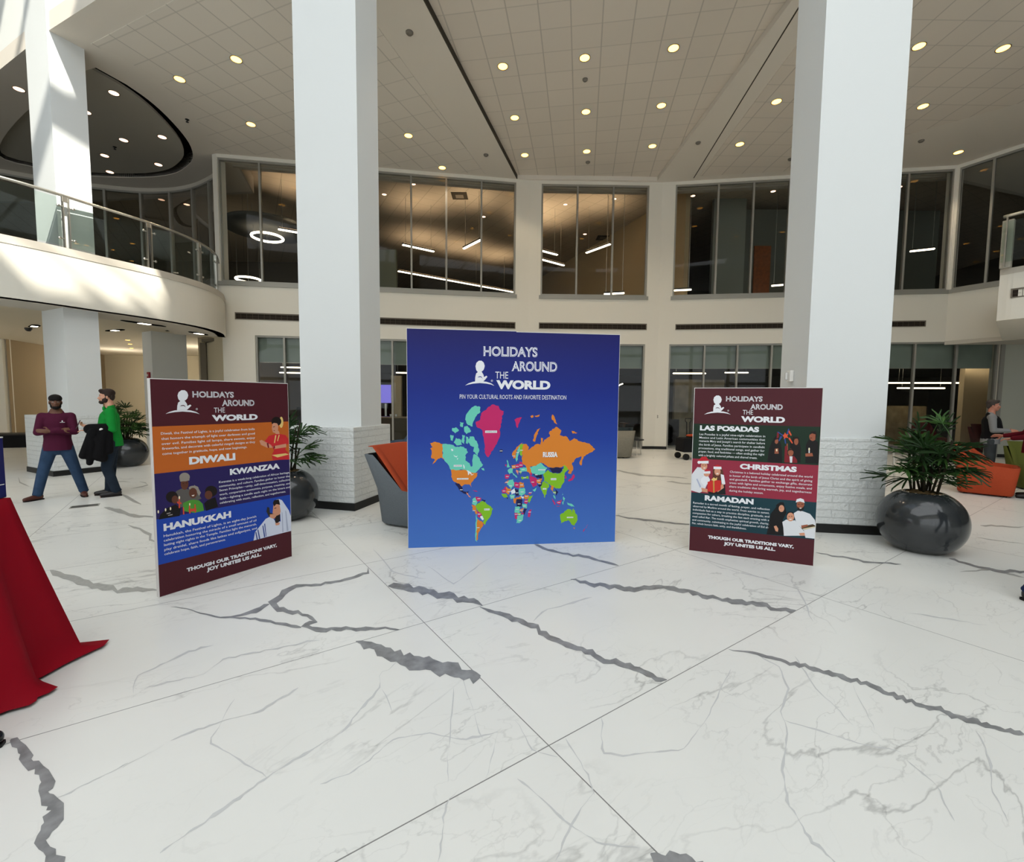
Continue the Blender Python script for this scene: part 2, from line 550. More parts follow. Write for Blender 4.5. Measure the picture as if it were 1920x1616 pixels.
# ragged marble veins: left and right edge of each vein on the floor, in metres
VEINS = {'d':[
[(-1.06,3.024,-1.062,3.033),(-1.019,2.996,-1.026,3.041),(-0.974,2.927,-0.989,3.03),(-0.942,2.944,-0.953,3.026),(-0.905,2.93,-0.913,3.001),(-0.863,2.85,-0.876,2.992),(-0.829,2.846,-0.837,2.958),(-0.792,2.815,-0.801,2.952),(-0.757,2.785,-0.763,2.906),(-0.722,2.79,-0.729,2.931),(-0.687,2.754,-0.692,2.861),(-0.652,2.737,-0.66,2.897),(-0.619,2.695,-0.624,2.857),(-0.586,2.698,-0.59,2.855),(-0.555,2.699,-0.557,2.838),(-0.521,2.707,-0.526,2.857),(-0.488,2.701,-0.495,2.824),(-0.454,2.664,-0.461,2.804),(-0.422,2.634,-0.427,2.783),(-0.393,2.667,-0.396,2.797),(-0.362,2.645,-0.363,2.789),(-0.333,2.63,-0.328,2.787),(-0.303,2.627,-0.298,2.71),(-0.274,2.601,-0.267,2.705),(-0.241,2.624,-0.234,2.711),(-0.215,2.568,-0.204,2.685),(-0.179,2.625,-0.176,2.653)],
[(-1.088,3.949,-1.094,3.972),(-1.035,3.911,-1.062,4.034),(-0.986,3.893,-1.014,4.027),(-0.94,3.881,-0.963,4.003),(-0.891,3.848,-0.919,4.022),(-0.845,3.83,-0.859,3.929),(-0.801,3.841,-0.819,3.971),(-0.75,3.773,-0.77,3.947),(-0.711,3.811,-0.719,3.901),(-0.663,3.766,-0.672,3.897),(-0.614,3.705,-0.622,3.825),(-0.571,3.721,-0.577,3.835),(-0.527,3.707,-0.532,3.862),(-0.484,3.714,-0.486,3.824),(-0.44,3.637,-0.44,3.735),(-0.397,3.65,-0.395,3.774),(-0.354,3.642,-0.352,3.719),(-0.31,3.636,-0.308,3.73),(-0.268,3.611,-0.267,3.68),(-0.227,3.585,-0.227,3.599)],
[(-0.246,3.559,-0.245,3.567),(-0.208,3.52,-0.205,3.548),(-0.17,3.474,-0.164,3.527),(-0.131,3.454,-0.125,3.5),(-0.092,3.43,-0.083,3.492),(-0.055,3.404,-0.045,3.47),(-0.02,3.371,-0.006,3.454),(0.011,3.32,0.027,3.404),(0.052,3.328,0.064,3.388),(0.085,3.286,0.101,3.364),(0.119,3.259,0.131,3.316),(0.15,3.229,0.171,3.308),(0.191,3.228,0.21,3.286),(0.2,3.14,0.221,3.196),(0.234,3.118,0.262,3.191),(0.259,3.076,0.282,3.134),(0.29,3.051,0.315,3.113),(0.323,3.034,0.345,3.092),(0.353,3.006,0.37,3.057),(0.378,2.971,0.401,3.044),(0.41,2.955,0.43,3.018),(0.44,2.937,0.458,2.992),(0.475,2.934,0.492,2.983),(0.493,2.891,0.515,2.951),(0.528,2.888,0.555,2.957),(0.548,2.849,0.568,2.9),(0.57,2.818,0.592,2.874),(0.591,2.787,0.613,2.84),(0.625,2.785,0.644,2.831),(0.66,2.787,0.688,2.852),(0.683,2.762,0.708,2.82),(0.709,2.745,0.732,2.795),(0.738,2.735,0.768,2.801),(0.762,2.716,0.784,2.762),(0.789,2.703,0.814,2.754),(0.81,2.682,0.833,2.729),(0.829,2.654,0.858,2.711),(0.855,2.643,0.878,2.69),(0.868,2.607,0.891,2.652),(0.897,2.604,0.918,2.644),(0.939,2.621,0.944,2.63)],
[(0.558,4.143,0.56,4.154),(0.602,4.13,0.61,4.163),(0.632,4.057,0.646,4.117),(0.678,4.056,0.695,4.127),(0.71,4.002,0.728,4.074),(0.747,3.962,0.768,4.053),(0.803,4.009,0.821,4.083),(0.841,3.977,0.862,4.063),(0.87,3.92,0.898,4.027),(0.928,3.967,0.948,4.045),(0.961,3.924,0.989,4.033),(0.995,3.889,1.02,3.983),(1.039,3.893,1.071,4.003),(1.079,3.872,1.106,3.973),(1.132,3.899,1.156,3.993),(1.184,3.933,1.209,4.027),(1.226,3.924,1.25,4.013),(1.273,3.933,1.301,4.034),(1.32,3.951,1.35,4.042),(1.367,3.963,1.389,4.019),(1.393,3.921,1.434,4.017),(1.432,3.907,1.477,4.011),(1.463,3.878,1.501,3.962),(1.499,3.86,1.545,3.96),(1.556,3.886,1.584,3.945),(1.564,3.811,1.616,3.919),(1.616,3.829,1.644,3.888),(1.624,3.759,1.665,3.84),(1.656,3.738,1.699,3.822),(1.713,3.767,1.75,3.837),(1.745,3.745,1.77,3.793),(1.767,3.705,1.792,3.754),(1.806,3.7,1.851,3.785),(1.824,3.655,1.873,3.747),(1.863,3.652,1.918,3.753),(1.905,3.653,1.959,3.751),(1.93,3.63,1.972,3.7),(1.988,3.657,2.029,3.722),(2.006,3.619,2.059,3.701),(2.042,3.611,2.103,3.704),(2.087,3.616,2.132,3.683),(2.081,3.544,2.125,3.61),(2.12,3.54,2.15,3.587),(2.155,3.532,2.196,3.596),(2.202,3.542,2.243,3.605),(2.215,3.503,2.263,3.575),(2.283,3.544,2.294,3.561)],
[(1.474,2.97,1.475,2.973),(1.494,2.947,1.499,2.957),(1.524,2.942,1.533,2.957),(1.554,2.936,1.563,2.953),(1.581,2.927,1.595,2.952),(1.606,2.916,1.624,2.945),(1.63,2.903,1.65,2.933),(1.647,2.879,1.673,2.917),(1.669,2.865,1.692,2.898),(1.696,2.856,1.721,2.891),(1.719,2.842,1.743,2.876),(1.744,2.833,1.767,2.863),(1.76,2.811,1.786,2.843),(1.77,2.782,1.796,2.815),(1.808,2.788,1.844,2.833),(1.816,2.757,1.855,2.806),(1.863,2.776,1.893,2.814),(1.869,2.744,1.897,2.779),(1.883,2.721,1.924,2.773),(1.913,2.72,1.941,2.755),(1.928,2.7,1.953,2.731),(1.95,2.69,1.992,2.741),(1.961,2.669,2.002,2.716),(1.996,2.674,2.025,2.706),(2.003,2.647,2.05,2.698),(2.016,2.628,2.053,2.668),(2.031,2.611,2.068,2.651),(2.078,2.627,2.11,2.66),(2.074,2.591,2.103,2.621),(2.11,2.597,2.144,2.632),(2.114,2.571,2.153,2.608),(2.127,2.553,2.166,2.59),(2.137,2.534,2.181,2.576),(2.141,2.509,2.176,2.541),(2.159,2.497,2.187,2.524),(2.185,2.494,2.226,2.531),(2.175,2.457,2.219,2.497),(2.214,2.466,2.253,2.502),(2.204,2.429,2.238,2.462),(2.247,2.443,2.275,2.47),(2.238,2.408,2.27,2.438),(2.254,2.397,2.29,2.43),(2.276,2.392,2.302,2.416),(2.28,2.37,2.325,2.411),(2.313,2.375,2.347,2.406),(2.339,2.373,2.383,2.411),(2.343,2.354,2.37,2.376),(2.348,2.335,2.389,2.368),(2.34,2.306,2.391,2.347),(2.379,2.314,2.407,2.337),(2.387,2.299,2.428,2.332),(2.389,2.277,2.432,2.313),(2.413,2.274,2.468,2.321),(2.436,2.271,2.485,2.312),(2.443,2.256,2.471,2.279),(2.453,2.242,2.506,2.286),(2.476,2.24,2.505,2.264),(2.493,2.233,2.525,2.259),(2.503,2.22,2.54,2.25),(2.52,2.213,2.545,2.233),(2.543,2.211,2.585,2.244),(2.549,2.196,2.586,2.225),(2.567,2.19,2.614,2.226),(2.598,2.194,2.607,2.201)],
[(-2.414,2.095,-2.424,2.109),(-2.362,2.057,-2.404,2.12),(-2.33,2.05,-2.358,2.093),(-2.293,2.02,-2.311,2.071),(-2.275,2.013,-2.256,2.038),(-2.251,1.984,-2.209,2.009),(-2.196,1.951,-2.196,1.987),(-2.139,1.919,-2.175,1.975),(-2.122,1.932,-2.152,1.978),(-2.093,1.902,-2.102,1.949),(-2.07,1.899,-2.055,1.927),(-2.04,1.874,-2.019,1.903),(-2.021,1.861,-1.965,1.867),(-2.014,1.846,-1.939,1.83),(-1.988,1.817,-1.944,1.814),(-1.946,1.785,-1.929,1.806),(-1.904,1.748,-1.908,1.802),(-1.875,1.745,-1.877,1.786),(-1.863,1.727,-1.825,1.761),(-1.843,1.728,-1.782,1.717),(-1.844,1.714,-1.754,1.688),(-1.849,1.699,-1.751,1.671),(-1.817,1.674,-1.746,1.654),(-1.815,1.661,-1.749,1.637),(-1.798,1.642,-1.739,1.617),(-1.79,1.622,-1.738,1.606),(-1.77,1.591,-1.74,1.605),(-1.728,1.568,-1.723,1.594),(-1.701,1.558,-1.697,1.579),(-1.678,1.544,-1.668,1.571),(-1.66,1.523,-1.646,1.549),(-1.636,1.519,-1.605,1.543),(-1.634,1.5,-1.585,1.517),(-1.608,1.487,-1.57,1.498),(-1.587,1.471,-1.541,1.484),(-1.57,1.454,-1.53,1.466),(-1.531,1.444,-1.52,1.447)],
[(-1.408,4.39,-1.403,4.39),(-1.382,4.279,-1.349,4.243),(-1.42,4.273,-1.395,4.22),(-1.45,4.233,-1.417,4.162),(-1.474,4.181,-1.448,4.126),(-1.508,4.153,-1.48,4.092),(-1.541,4.126,-1.517,4.07),(-1.569,4.086,-1.548,4.037),(-1.609,4.071,-1.586,4.023),(-1.646,4.053,-1.619,3.996),(-1.689,4.047,-1.667,4.001),(-1.71,3.997,-1.686,3.949),(-1.756,4.001,-1.727,3.943),(-1.791,3.985,-1.767,3.934),(-1.836,3.988,-1.815,3.943),(-1.878,3.983,-1.848,3.922),(-1.923,3.982,-1.885,3.91),(-1.947,3.94,-1.895,3.861),(-1.965,3.894,-1.907,3.815),(-1.989,3.855,-1.906,3.754),(-1.96,3.754,-1.893,3.679),(-1.969,3.702,-1.898,3.624),(-1.985,3.625,-1.901,3.604),(-1.886,3.517,-1.888,3.586),(-1.818,3.447,-1.842,3.53),(-1.776,3.455,-1.809,3.535),(-1.725,3.425,-1.749,3.486),(-1.677,3.403,-1.703,3.469),(-1.648,3.428,-1.669,3.484),(-1.595,3.385,-1.609,3.425),(-1.555,3.378,-1.565,3.417),(-1.511,3.334,-1.513,3.381),(-1.48,3.313,-1.435,3.291),(-1.506,3.311,-1.474,3.255),(-1.524,3.277,-1.484,3.212),(-1.529,3.223,-1.522,3.283),(-1.478,3.207,-1.496,3.258),(-1.432,3.177,-1.448,3.225),(-1.387,3.15,-1.411,3.221),(-1.347,3.144,-1.373,3.212),(-1.31,3.144,-1.335,3.204),(-1.29,3.183,-1.306,3.219),(-1.246,3.161,-1.27,3.221),(-1.211,3.161,-1.233,3.218),(-1.186,3.188,-1.205,3.237),(-1.149,3.183,-1.163,3.221),(-1.105,3.159,-1.124,3.211),(-1.074,3.17,-1.09,3.218),(-1.039,3.169,-1.059,3.234),(-1.009,3.185,-1.021,3.227),(-0.972,3.182,-0.983,3.218),(-0.94,3.193,-0.948,3.224),(-0.908,3.208,-0.915,3.235),(-0.868,3.19,-0.875,3.218),(-0.831,3.182,-0.837,3.209),(-0.797,3.189,-0.798,3.195)],
[(-1.956,3.591,-1.947,3.577),(-1.995,3.584,-1.954,3.526),(-2.001,3.531,-1.956,3.469),(-2.023,3.503,-1.966,3.426),(-2.041,3.468,-2.003,3.418),(-2.06,3.437,-2.028,3.394),(-2.08,3.408,-2.056,3.376),(-2.108,3.392,-2.086,3.362),(-2.134,3.374,-2.117,3.348),(-2.169,3.369,-2.151,3.339),(-2.204,3.362,-2.193,3.341),(-2.253,3.378,-2.238,3.352),(-2.304,3.4,-2.29,3.374),(-2.353,3.415,-2.341,3.394),(-2.4,3.426,-2.387,3.406),(-2.452,3.449,-2.443,3.434),(-2.511,3.48,-2.503,3.467),(-2.565,3.501,-2.555,3.487),(-2.611,3.509,-2.602,3.496),(-2.662,3.524,-2.655,3.514),(-2.7,3.518,-2.698,3.516)],
[(-2.127,3.346,-2.13,3.35),(-2.086,3.342,-2.096,3.359),(-2.038,3.328,-2.055,3.358),(-2.004,3.337,-2.018,3.362),(-1.955,3.319,-1.97,3.347),(-1.919,3.324,-1.936,3.357),(-1.868,3.295,-1.885,3.335),(-1.824,3.286,-1.842,3.329),(-1.782,3.281,-1.796,3.317),(-1.73,3.253,-1.744,3.285),(-1.688,3.244,-1.705,3.284),(-1.645,3.233,-1.665,3.28),(-1.597,3.212,-1.615,3.253),(-1.555,3.202,-1.574,3.247),(-1.519,3.206,-1.525,3.221)],
[(0.259,5.184,0.26,5.193),(0.307,5.092,0.321,5.168),(0.353,5.004,0.369,5.087),(0.404,4.953,0.417,5.015),(0.456,4.907,0.473,4.997),(0.511,4.882,0.52,4.934),(0.562,4.838,0.571,4.893),(0.616,4.827,0.627,4.889),(0.66,4.76,0.671,4.82),(0.721,4.783,0.736,4.858),(0.768,4.741,0.785,4.815),(0.819,4.722,0.838,4.798),(0.861,4.668,0.881,4.74),(0.908,4.634,0.922,4.683),(0.954,4.6,0.97,4.655),(0.997,4.56,1.016,4.625),(1.042,4.527,1.059,4.584),(1.09,4.511,1.094,4.522)],
[(3.394,4.972,3.401,4.981),(3.415,4.918,3.442,4.954),(3.467,4.906,3.487,4.934),(3.475,4.838,3.507,4.881),(3.524,4.825,3.559,4.869),(3.578,4.817,3.613,4.862),(3.611,4.785,3.648,4.833),(3.632,4.738,3.68,4.798),(3.683,4.73,3.718,4.774),(3.677,4.653,3.729,4.717),(3.731,4.649,3.774,4.701),(3.788,4.649,3.821,4.689),(3.829,4.631,3.872,4.683),(3.899,4.647,3.926,4.679),(3.942,4.632,3.981,4.677),(3.977,4.607,4.008,4.644),(4.047,4.624,4.054,4.632)],
[(4.713,4.802,4.728,4.816),(4.724,4.758,4.788,4.817),(4.706,4.687,4.76,4.738),(4.728,4.656,4.791,4.714),(4.734,4.611,4.805,4.676),(4.738,4.565,4.801,4.622),(4.749,4.525,4.817,4.586),(4.782,4.507,4.849,4.567),(4.811,4.485,4.883,4.55),(4.812,4.438,4.893,4.511),(4.835,4.411,4.918,4.487),(4.862,4.388,4.952,4.47),(4.943,4.415,5.047,4.509),(5.011,4.43,5.081,4.492),(5.017,4.39,5.096,4.46),(5.107,4.424,5.163,4.472),(5.103,4.376,5.181,4.443),(5.181,4.399,5.242,4.45),(5.183,4.358,5.244,4.409),(5.234,4.358,5.296,4.409),(5.209,4.297,5.294,4.366),(5.322,4.347,5.341,4.363)],
[(1.48,6.516,1.483,6.528),(1.551,6.493,1.569,6.561),(1.605,6.42,1.619,6.473),(1.656,6.343,1.681,6.43),(1.733,6.351,1.751,6.411),(1.788,6.295,1.82,6.398),(1.841,6.233,1.878,6.35),(1.914,6.235,1.948,6.339),(1.98,6.216,2.012,6.312),(2.038,6.179,2.075,6.283),(2.097,6.145,2.128,6.229),(2.163,6.132,2.193,6.213),(2.218,6.092,2.249,6.171),(2.284,6.08,2.314,6.156),(2.349,6.066,2.375,6.129),(2.415,6.056,2.442,6.122),(2.463,6.006,2.503,6.101),(2.533,6.007,2.564,6.081),(2.608,6.021,2.64,6.094),(2.669,6.001,2.701,6.073),(2.749,6.026,2.781,6.095),(2.794,5.974,2.835,6.061),(2.85,5.949,2.882,6.014),(2.91,5.931,2.943,5.998),(2.953,5.881,2.991,5.957),(3.011,5.865,3.034,5.908),(3.11,5.923,3.117,5.937)],
[(0.523,1.571,0.527,1.575),(0.526,1.55,0.55,1.578),(0.525,1.522,0.565,1.569),(0.56,1.532,0.577,1.565),(0.582,1.531,0.599,1.585),(0.6,1.528,0.616,1.579),(0.623,1.54,0.633,1.571),(0.639,1.538,0.657,1.574),(0.648,1.53,0.673,1.56),(0.66,1.522,0.681,1.543),(0.675,1.515,0.708,1.547),(0.694,1.513,0.7,1.519)]],
'l':[
[(-4.403,4.252,-4.42,4.274),(-4.253,4.13,-4.355,4.26),(-4.186,4.113,-4.279,4.229),(-4.089,4.059,-4.184,4.173),(-4.019,4.036,-4.121,4.158),(-3.939,3.998,-4.058,4.142),(-3.833,3.927,-3.984,4.111),(-3.773,3.912,-3.891,4.054),(-3.716,3.9,-3.831,4.039),(-3.62,3.838,-3.721,3.961),(-3.59,3.856,-3.684,3.973),(-3.509,3.811,-3.622,3.953),(-3.468,3.815,-3.568,3.942),(-3.431,3.825,-3.513,3.93),(-3.332,3.757,-3.38,3.818),(-3.298,3.772,-3.389,3.879),(-3.263,3.783,-3.357,3.89),(-3.232,3.797,-3.299,3.874),(-3.199,3.808,-3.281,3.905),(-3.14,3.788,-3.214,3.879),(-3.115,3.81,-3.158,3.865),(-3.081,3.822,-3.114,3.865),(-3.04,3.825,-3.049,3.837)],
[(-6.109,6.74,-6.132,6.768),(-5.921,6.608,-6.06,6.779),(-5.772,6.523,-5.903,6.686),(-5.612,6.421,-5.817,6.68),(-5.498,6.374,-5.638,6.552),(-5.335,6.261,-5.455,6.417),(-5.205,6.192,-5.352,6.38),(-5.118,6.177,-5.227,6.315),(-5.085,6.228,-5.149,6.31),(-4.999,6.211,-5.058,6.287),(-4.912,6.192,-4.965,6.262),(-4.813,6.156,-4.872,6.236),(-4.727,6.137,-4.772,6.198),(-4.631,6.103,-4.671,6.159),(-4.561,6.105,-4.571,6.12)],
[(-4.968,5.813,-4.981,5.832),(-4.786,5.677,-4.844,5.758),(-4.67,5.627,-4.721,5.701),(-4.484,5.467,-4.554,5.574),(-4.351,5.381,-4.379,5.457),(-4.205,5.193,-4.226,5.252),(-4.083,5.127,-4.112,5.174),(-3.938,5.011,-3.948,5.026)],
[(-6.72,7.73,-6.734,7.749),(-6.311,7.38,-6.451,7.572),(-5.97,7.104,-6.089,7.271),(-5.723,6.95,-5.748,6.987)],
[(4.462,4.427,4.465,4.43),(4.523,4.434,4.544,4.455),(4.579,4.436,4.604,4.462),(4.635,4.438,4.666,4.469),(4.716,4.465,4.766,4.514),(4.772,4.466,4.807,4.501),(4.841,4.481,4.897,4.533),(4.833,4.426,4.899,4.483),(4.869,4.409,4.92,4.453),(4.869,4.363,4.917,4.404),(4.891,4.336,4.945,4.382),(4.905,4.303,4.946,4.336),(4.944,4.29,4.953,4.297)],
[(2.42,10.763,2.429,10.799),(2.547,10.747,2.591,10.921),(2.609,10.5,2.664,10.708),(2.7,10.377,2.748,10.551),(2.781,10.229,2.849,10.465),(2.851,10.06,2.941,10.359),(2.969,10.049,3.012,10.19),(3.068,9.983,3.132,10.184),(3.188,9.988,3.235,10.13),(3.283,9.917,3.35,10.113),(3.419,9.968,3.456,10.072),(3.508,9.885,3.551,10.006),(3.614,9.855,3.658,9.974),(3.709,9.798,3.748,9.9),(3.806,9.75,3.815,9.773)],
[(3.21,9.346,3.224,9.386),(3.299,9.284,3.36,9.45),(3.365,9.169,3.425,9.328),(3.448,9.104,3.493,9.219),(3.545,9.075,3.605,9.225),(3.652,9.072,3.693,9.173),(3.729,8.998,3.791,9.147),(3.84,9.009,3.894,9.136),(3.929,8.968,3.974,9.071),(4.023,8.942,4.064,9.032),(4.107,8.893,4.159,9.006),(4.164,8.793,4.208,8.885),(4.295,8.847,4.333,8.925),(4.416,8.88,4.424,8.894)],
[(-2.882,6.325,-2.894,6.352),(-2.811,6.29,-2.856,6.4),(-2.738,6.245,-2.779,6.347),(-2.671,6.213,-2.683,6.245)],
[(-10.038,9.189,-10.049,9.204),(-9.412,8.626,-9.493,8.719),(-9.081,8.407,-9.178,8.508),(-8.856,8.281,-8.867,8.293)],
[(6.44,6.162,6.456,6.178),(6.449,6.099,6.532,6.178),(6.571,6.143,6.646,6.215),(6.607,6.107,6.671,6.167),(6.686,6.111,6.761,6.18),(6.732,6.085,6.791,6.139),(6.783,6.065,6.842,6.118),(6.858,6.066,6.905,6.107),(6.988,6.115,7.006,6.13)],
[(5.821,5.61,5.828,5.616),(5.848,5.572,5.867,5.589),(5.864,5.524,5.891,5.549),(5.891,5.487,5.925,5.518),(5.931,5.463,5.96,5.489),(5.976,5.444,6,5.465),(6.004,5.41,6.025,5.429),(6.051,5.393,6.078,5.417),(6.098,5.377,6.118,5.394),(6.129,5.347,6.136,5.353)],
[(-7.844,8.684,-7.871,8.715),(-7.746,8.718,-7.842,8.827),(-7.67,8.78,-7.735,8.854),(-7.577,8.822,-7.64,8.896),(-7.405,8.773,-7.418,8.789)],
[(-6.906,8.175,-6.913,8.184),(-6.841,8.226,-6.899,8.293),(-6.807,8.314,-6.886,8.407),(-6.831,8.483,-6.931,8.587),(-7.117,8.779,-7.049,8.685),(-7.308,8.871,-7.288,8.845)]],
't':[
[(1.601,2.915,1.605,2.919),(1.64,2.904,1.651,2.917),(1.645,2.858,1.654,2.87),(1.661,2.826,1.671,2.838),(1.682,2.8,1.689,2.808),(1.695,2.768,1.703,2.775),(1.679,2.715,1.688,2.72),(1.651,2.654,1.663,2.66),(1.632,2.599,1.646,2.606),(1.621,2.553,1.633,2.552),(1.58,2.503,1.587,2.497),(1.538,2.454,1.548,2.445),(1.501,2.404,1.508,2.397),(1.461,2.356,1.468,2.356),(1.447,2.312,1.45,2.314),(1.437,2.271,1.44,2.272),(1.417,2.228,1.425,2.231),(1.396,2.189,1.404,2.189),(1.365,2.149,1.376,2.147),(1.343,2.108,1.346,2.107),(1.315,2.07,1.321,2.069),(1.285,2.033,1.295,2.032),(1.257,1.997,1.272,1.995),(1.232,1.96,1.245,1.961),(1.222,1.927,1.233,1.929),(1.211,1.895,1.214,1.896),(1.191,1.863,1.199,1.864),(1.18,1.833,1.192,1.835),(1.158,1.802,1.175,1.805),(1.158,1.775,1.163,1.777),(1.161,1.752,1.17,1.756),(1.162,1.73,1.164,1.731),(1.158,1.706,1.161,1.708),(1.156,1.684,1.162,1.687),(1.146,1.658,1.157,1.663),(1.151,1.64,1.165,1.647),(1.145,1.616,1.159,1.625),(1.161,1.605,1.177,1.615),(1.171,1.592,1.18,1.597),(1.172,1.573,1.18,1.578),(1.183,1.561,1.185,1.562),(1.184,1.544,1.19,1.548),(1.194,1.532,1.196,1.532)],
[(1.443,2.288,1.443,2.289),(1.46,2.267,1.465,2.274),(1.486,2.256,1.492,2.263),(1.511,2.245,1.516,2.251),(1.533,2.231,1.539,2.238),(1.557,2.218,1.567,2.23),(1.579,2.205,1.59,2.217),(1.601,2.192,1.609,2.2),(1.625,2.181,1.628,2.184),(1.648,2.169,1.652,2.173),(1.664,2.152,1.671,2.158),(1.687,2.141,1.695,2.149),(1.707,2.128,1.711,2.133),(1.732,2.12,1.735,2.124),(1.754,2.11,1.761,2.117),(1.777,2.101,1.783,2.107),(1.804,2.096,1.815,2.107),(1.833,2.093,1.84,2.099),(1.855,2.083,1.858,2.086),(1.877,2.074,1.878,2.075)],
[(0.483,2.296,0.484,2.296),(0.479,2.25,0.487,2.251),(0.468,2.206,0.471,2.206),(0.456,2.163,0.458,2.163),(0.454,2.123,0.458,2.123),(0.439,2.08,0.452,2.084),(0.446,2.046,0.454,2.057),(0.48,2.044,0.485,2.057),(0.506,2.036,0.511,2.049),(0.533,2.029,0.537,2.042),(0.564,2.036,0.566,2.045),(0.594,2.043,0.596,2.054),(0.625,2.049,0.626,2.054),(0.656,2.057,0.657,2.061),(0.685,2.058,0.687,2.062),(0.715,2.059,0.718,2.07),(0.746,2.063,0.748,2.073),(0.777,2.069,0.779,2.078),(0.808,2.069,0.809,2.075),(0.84,2.084,0.84,2.087),(0.874,2.114,0.872,2.118),(0.904,2.148,0.901,2.152),(0.936,2.181,0.934,2.184),(0.967,2.218,0.967,2.219),(1.003,2.252,1.002,2.253),(1.037,2.289,1.035,2.292),(1.072,2.328,1.069,2.332),(1.101,2.375,1.098,2.379),(1.139,2.419,1.135,2.424),(1.178,2.465,1.172,2.471),(1.21,2.519,1.207,2.522),(1.248,2.571,1.245,2.574),(1.289,2.625,1.287,2.627),(1.337,2.676,1.333,2.682),(1.378,2.738,1.377,2.739)],
[(-0.817,1.864,-0.818,1.865),(-0.792,1.868,-0.797,1.875),(-0.775,1.885,-0.779,1.891),(-0.756,1.898,-0.758,1.902),(-0.733,1.907,-0.735,1.911),(-0.709,1.917,-0.713,1.922),(-0.692,1.934,-0.699,1.941),(-0.68,1.957,-0.683,1.961),(-0.66,1.976,-0.663,1.98),(-0.64,1.995,-0.646,2.001),(-0.632,2.024,-0.636,2.028),(-0.615,2.046,-0.618,2.05),(-0.603,2.074,-0.604,2.076),(-0.587,2.099,-0.59,2.103),(-0.567,2.121,-0.572,2.129),(-0.543,2.134,-0.547,2.143),(-0.515,2.141,-0.516,2.146),(-0.487,2.15,-0.488,2.154),(-0.457,2.156,-0.46,2.163),(-0.428,2.161,-0.43,2.168),(-0.399,2.169,-0.4,2.178),(-0.367,2.161,-0.368,2.169),(-0.336,2.151,-0.336,2.157),(-0.305,2.147,-0.305,2.152),(-0.274,2.137,-0.274,2.141),(-0.242,2.13,-0.243,2.138),(-0.21,2.127,-0.212,2.137),(-0.181,2.138,-0.185,2.156),(-0.151,2.143,-0.154,2.157),(-0.123,2.156,-0.125,2.167),(-0.093,2.166,-0.094,2.172),(-0.064,2.184,-0.065,2.185),(-0.041,2.211,-0.041,2.212)],
[(-1.065,1.896,-1.065,1.895),(-1.097,1.923,-1.097,1.916),(-1.133,1.938,-1.133,1.932),(-1.169,1.956,-1.168,1.95),(-1.205,1.974,-1.204,1.964),(-1.241,1.998,-1.24,1.987),(-1.278,2.015,-1.277,2.009),(-1.316,2.035,-1.315,2.03),(-1.355,2.053,-1.354,2.047),(-1.395,2.076,-1.393,2.066),(-1.437,2.095,-1.442,2.087),(-1.461,2.128,-1.466,2.13),(-1.463,2.164,-1.469,2.166),(-1.47,2.202,-1.472,2.203),(-1.483,2.244,-1.484,2.244),(-1.496,2.286,-1.499,2.288),(-1.506,2.329,-1.512,2.332),(-1.516,2.374,-1.521,2.376),(-1.522,2.419,-1.523,2.419)],
[(-1.274,1.558,-1.276,1.56),(-1.265,1.57,-1.274,1.576),(-1.259,1.585,-1.264,1.588),(-1.252,1.599,-1.254,1.6),(-1.241,1.611,-1.244,1.613),(-1.232,1.625,-1.235,1.627),(-1.224,1.64,-1.231,1.645),(-1.212,1.652,-1.222,1.659),(-1.2,1.665,-1.208,1.671),(-1.189,1.679,-1.195,1.683),(-1.185,1.697,-1.191,1.701),(-1.168,1.706,-1.188,1.721),(-1.158,1.722,-1.175,1.735),(-1.149,1.738,-1.163,1.748),(-1.141,1.756,-1.154,1.766),(-1.132,1.773,-1.145,1.784),(-1.115,1.785,-1.131,1.798),(-1.113,1.808,-1.121,1.815),(-1.102,1.825,-1.111,1.833),(-1.09,1.842,-1.097,1.848),(-1.083,1.863,-1.092,1.87),(-1.067,1.878,-1.078,1.887),(-1.057,1.898,-1.063,1.903),(-1.048,1.919,-1.052,1.923),(-1.035,1.937,-1.037,1.939),(-1.017,1.953,-1.024,1.959),(-1.002,1.969,-1.012,1.979),(-0.991,1.991,-1,2),(-0.971,2.005,-0.98,2.015),(-0.952,2.021,-0.968,2.038),(-0.939,2.042,-0.948,2.052),(-0.927,2.066,-0.93,2.071),(-0.911,2.087,-0.915,2.091),(-0.898,2.11,-0.9,2.113),(-0.876,2.127,-0.877,2.128),(-0.86,2.15,-0.862,2.151),(-0.838,2.168,-0.842,2.172),(-0.821,2.194,-0.834,2.205),(-0.812,2.226,-0.825,2.238),(-0.817,2.269,-0.822,2.274),(-0.805,2.301,-0.813,2.308),(-0.799,2.339,-0.805,2.344),(-0.781,2.366,-0.799,2.383),(-0.777,2.409,-0.789,2.421),(-0.759,2.441,-0.773,2.455),(-0.757,2.489,-0.767,2.499),(-0.748,2.528,-0.758,2.531),(-0.764,2.583,-0.765,2.582),(-0.785,2.639,-0.787,2.64),(-0.78,2.682,-0.782,2.684),(-0.745,2.703,-0.746,2.706),(-0.731,2.747,-0.735,2.752),(-0.717,2.794,-0.718,2.795)],
[(-0.742,2.524,-0.742,2.524),(-0.697,2.454,-0.693,2.458),(-0.66,2.387,-0.656,2.39),(-0.627,2.323,-0.626,2.324)],
[(-0.104,1.9,-0.104,1.9),(-0.091,1.935,-0.093,1.935),(-0.089,1.974,-0.09,1.974),(-0.082,2.012,-0.086,2.014),(-0.072,2.052,-0.077,2.054),(-0.07,2.096,-0.071,2.096),(-0.065,2.14,-0.066,2.141),(-0.054,2.185,-0.054,2.185)],
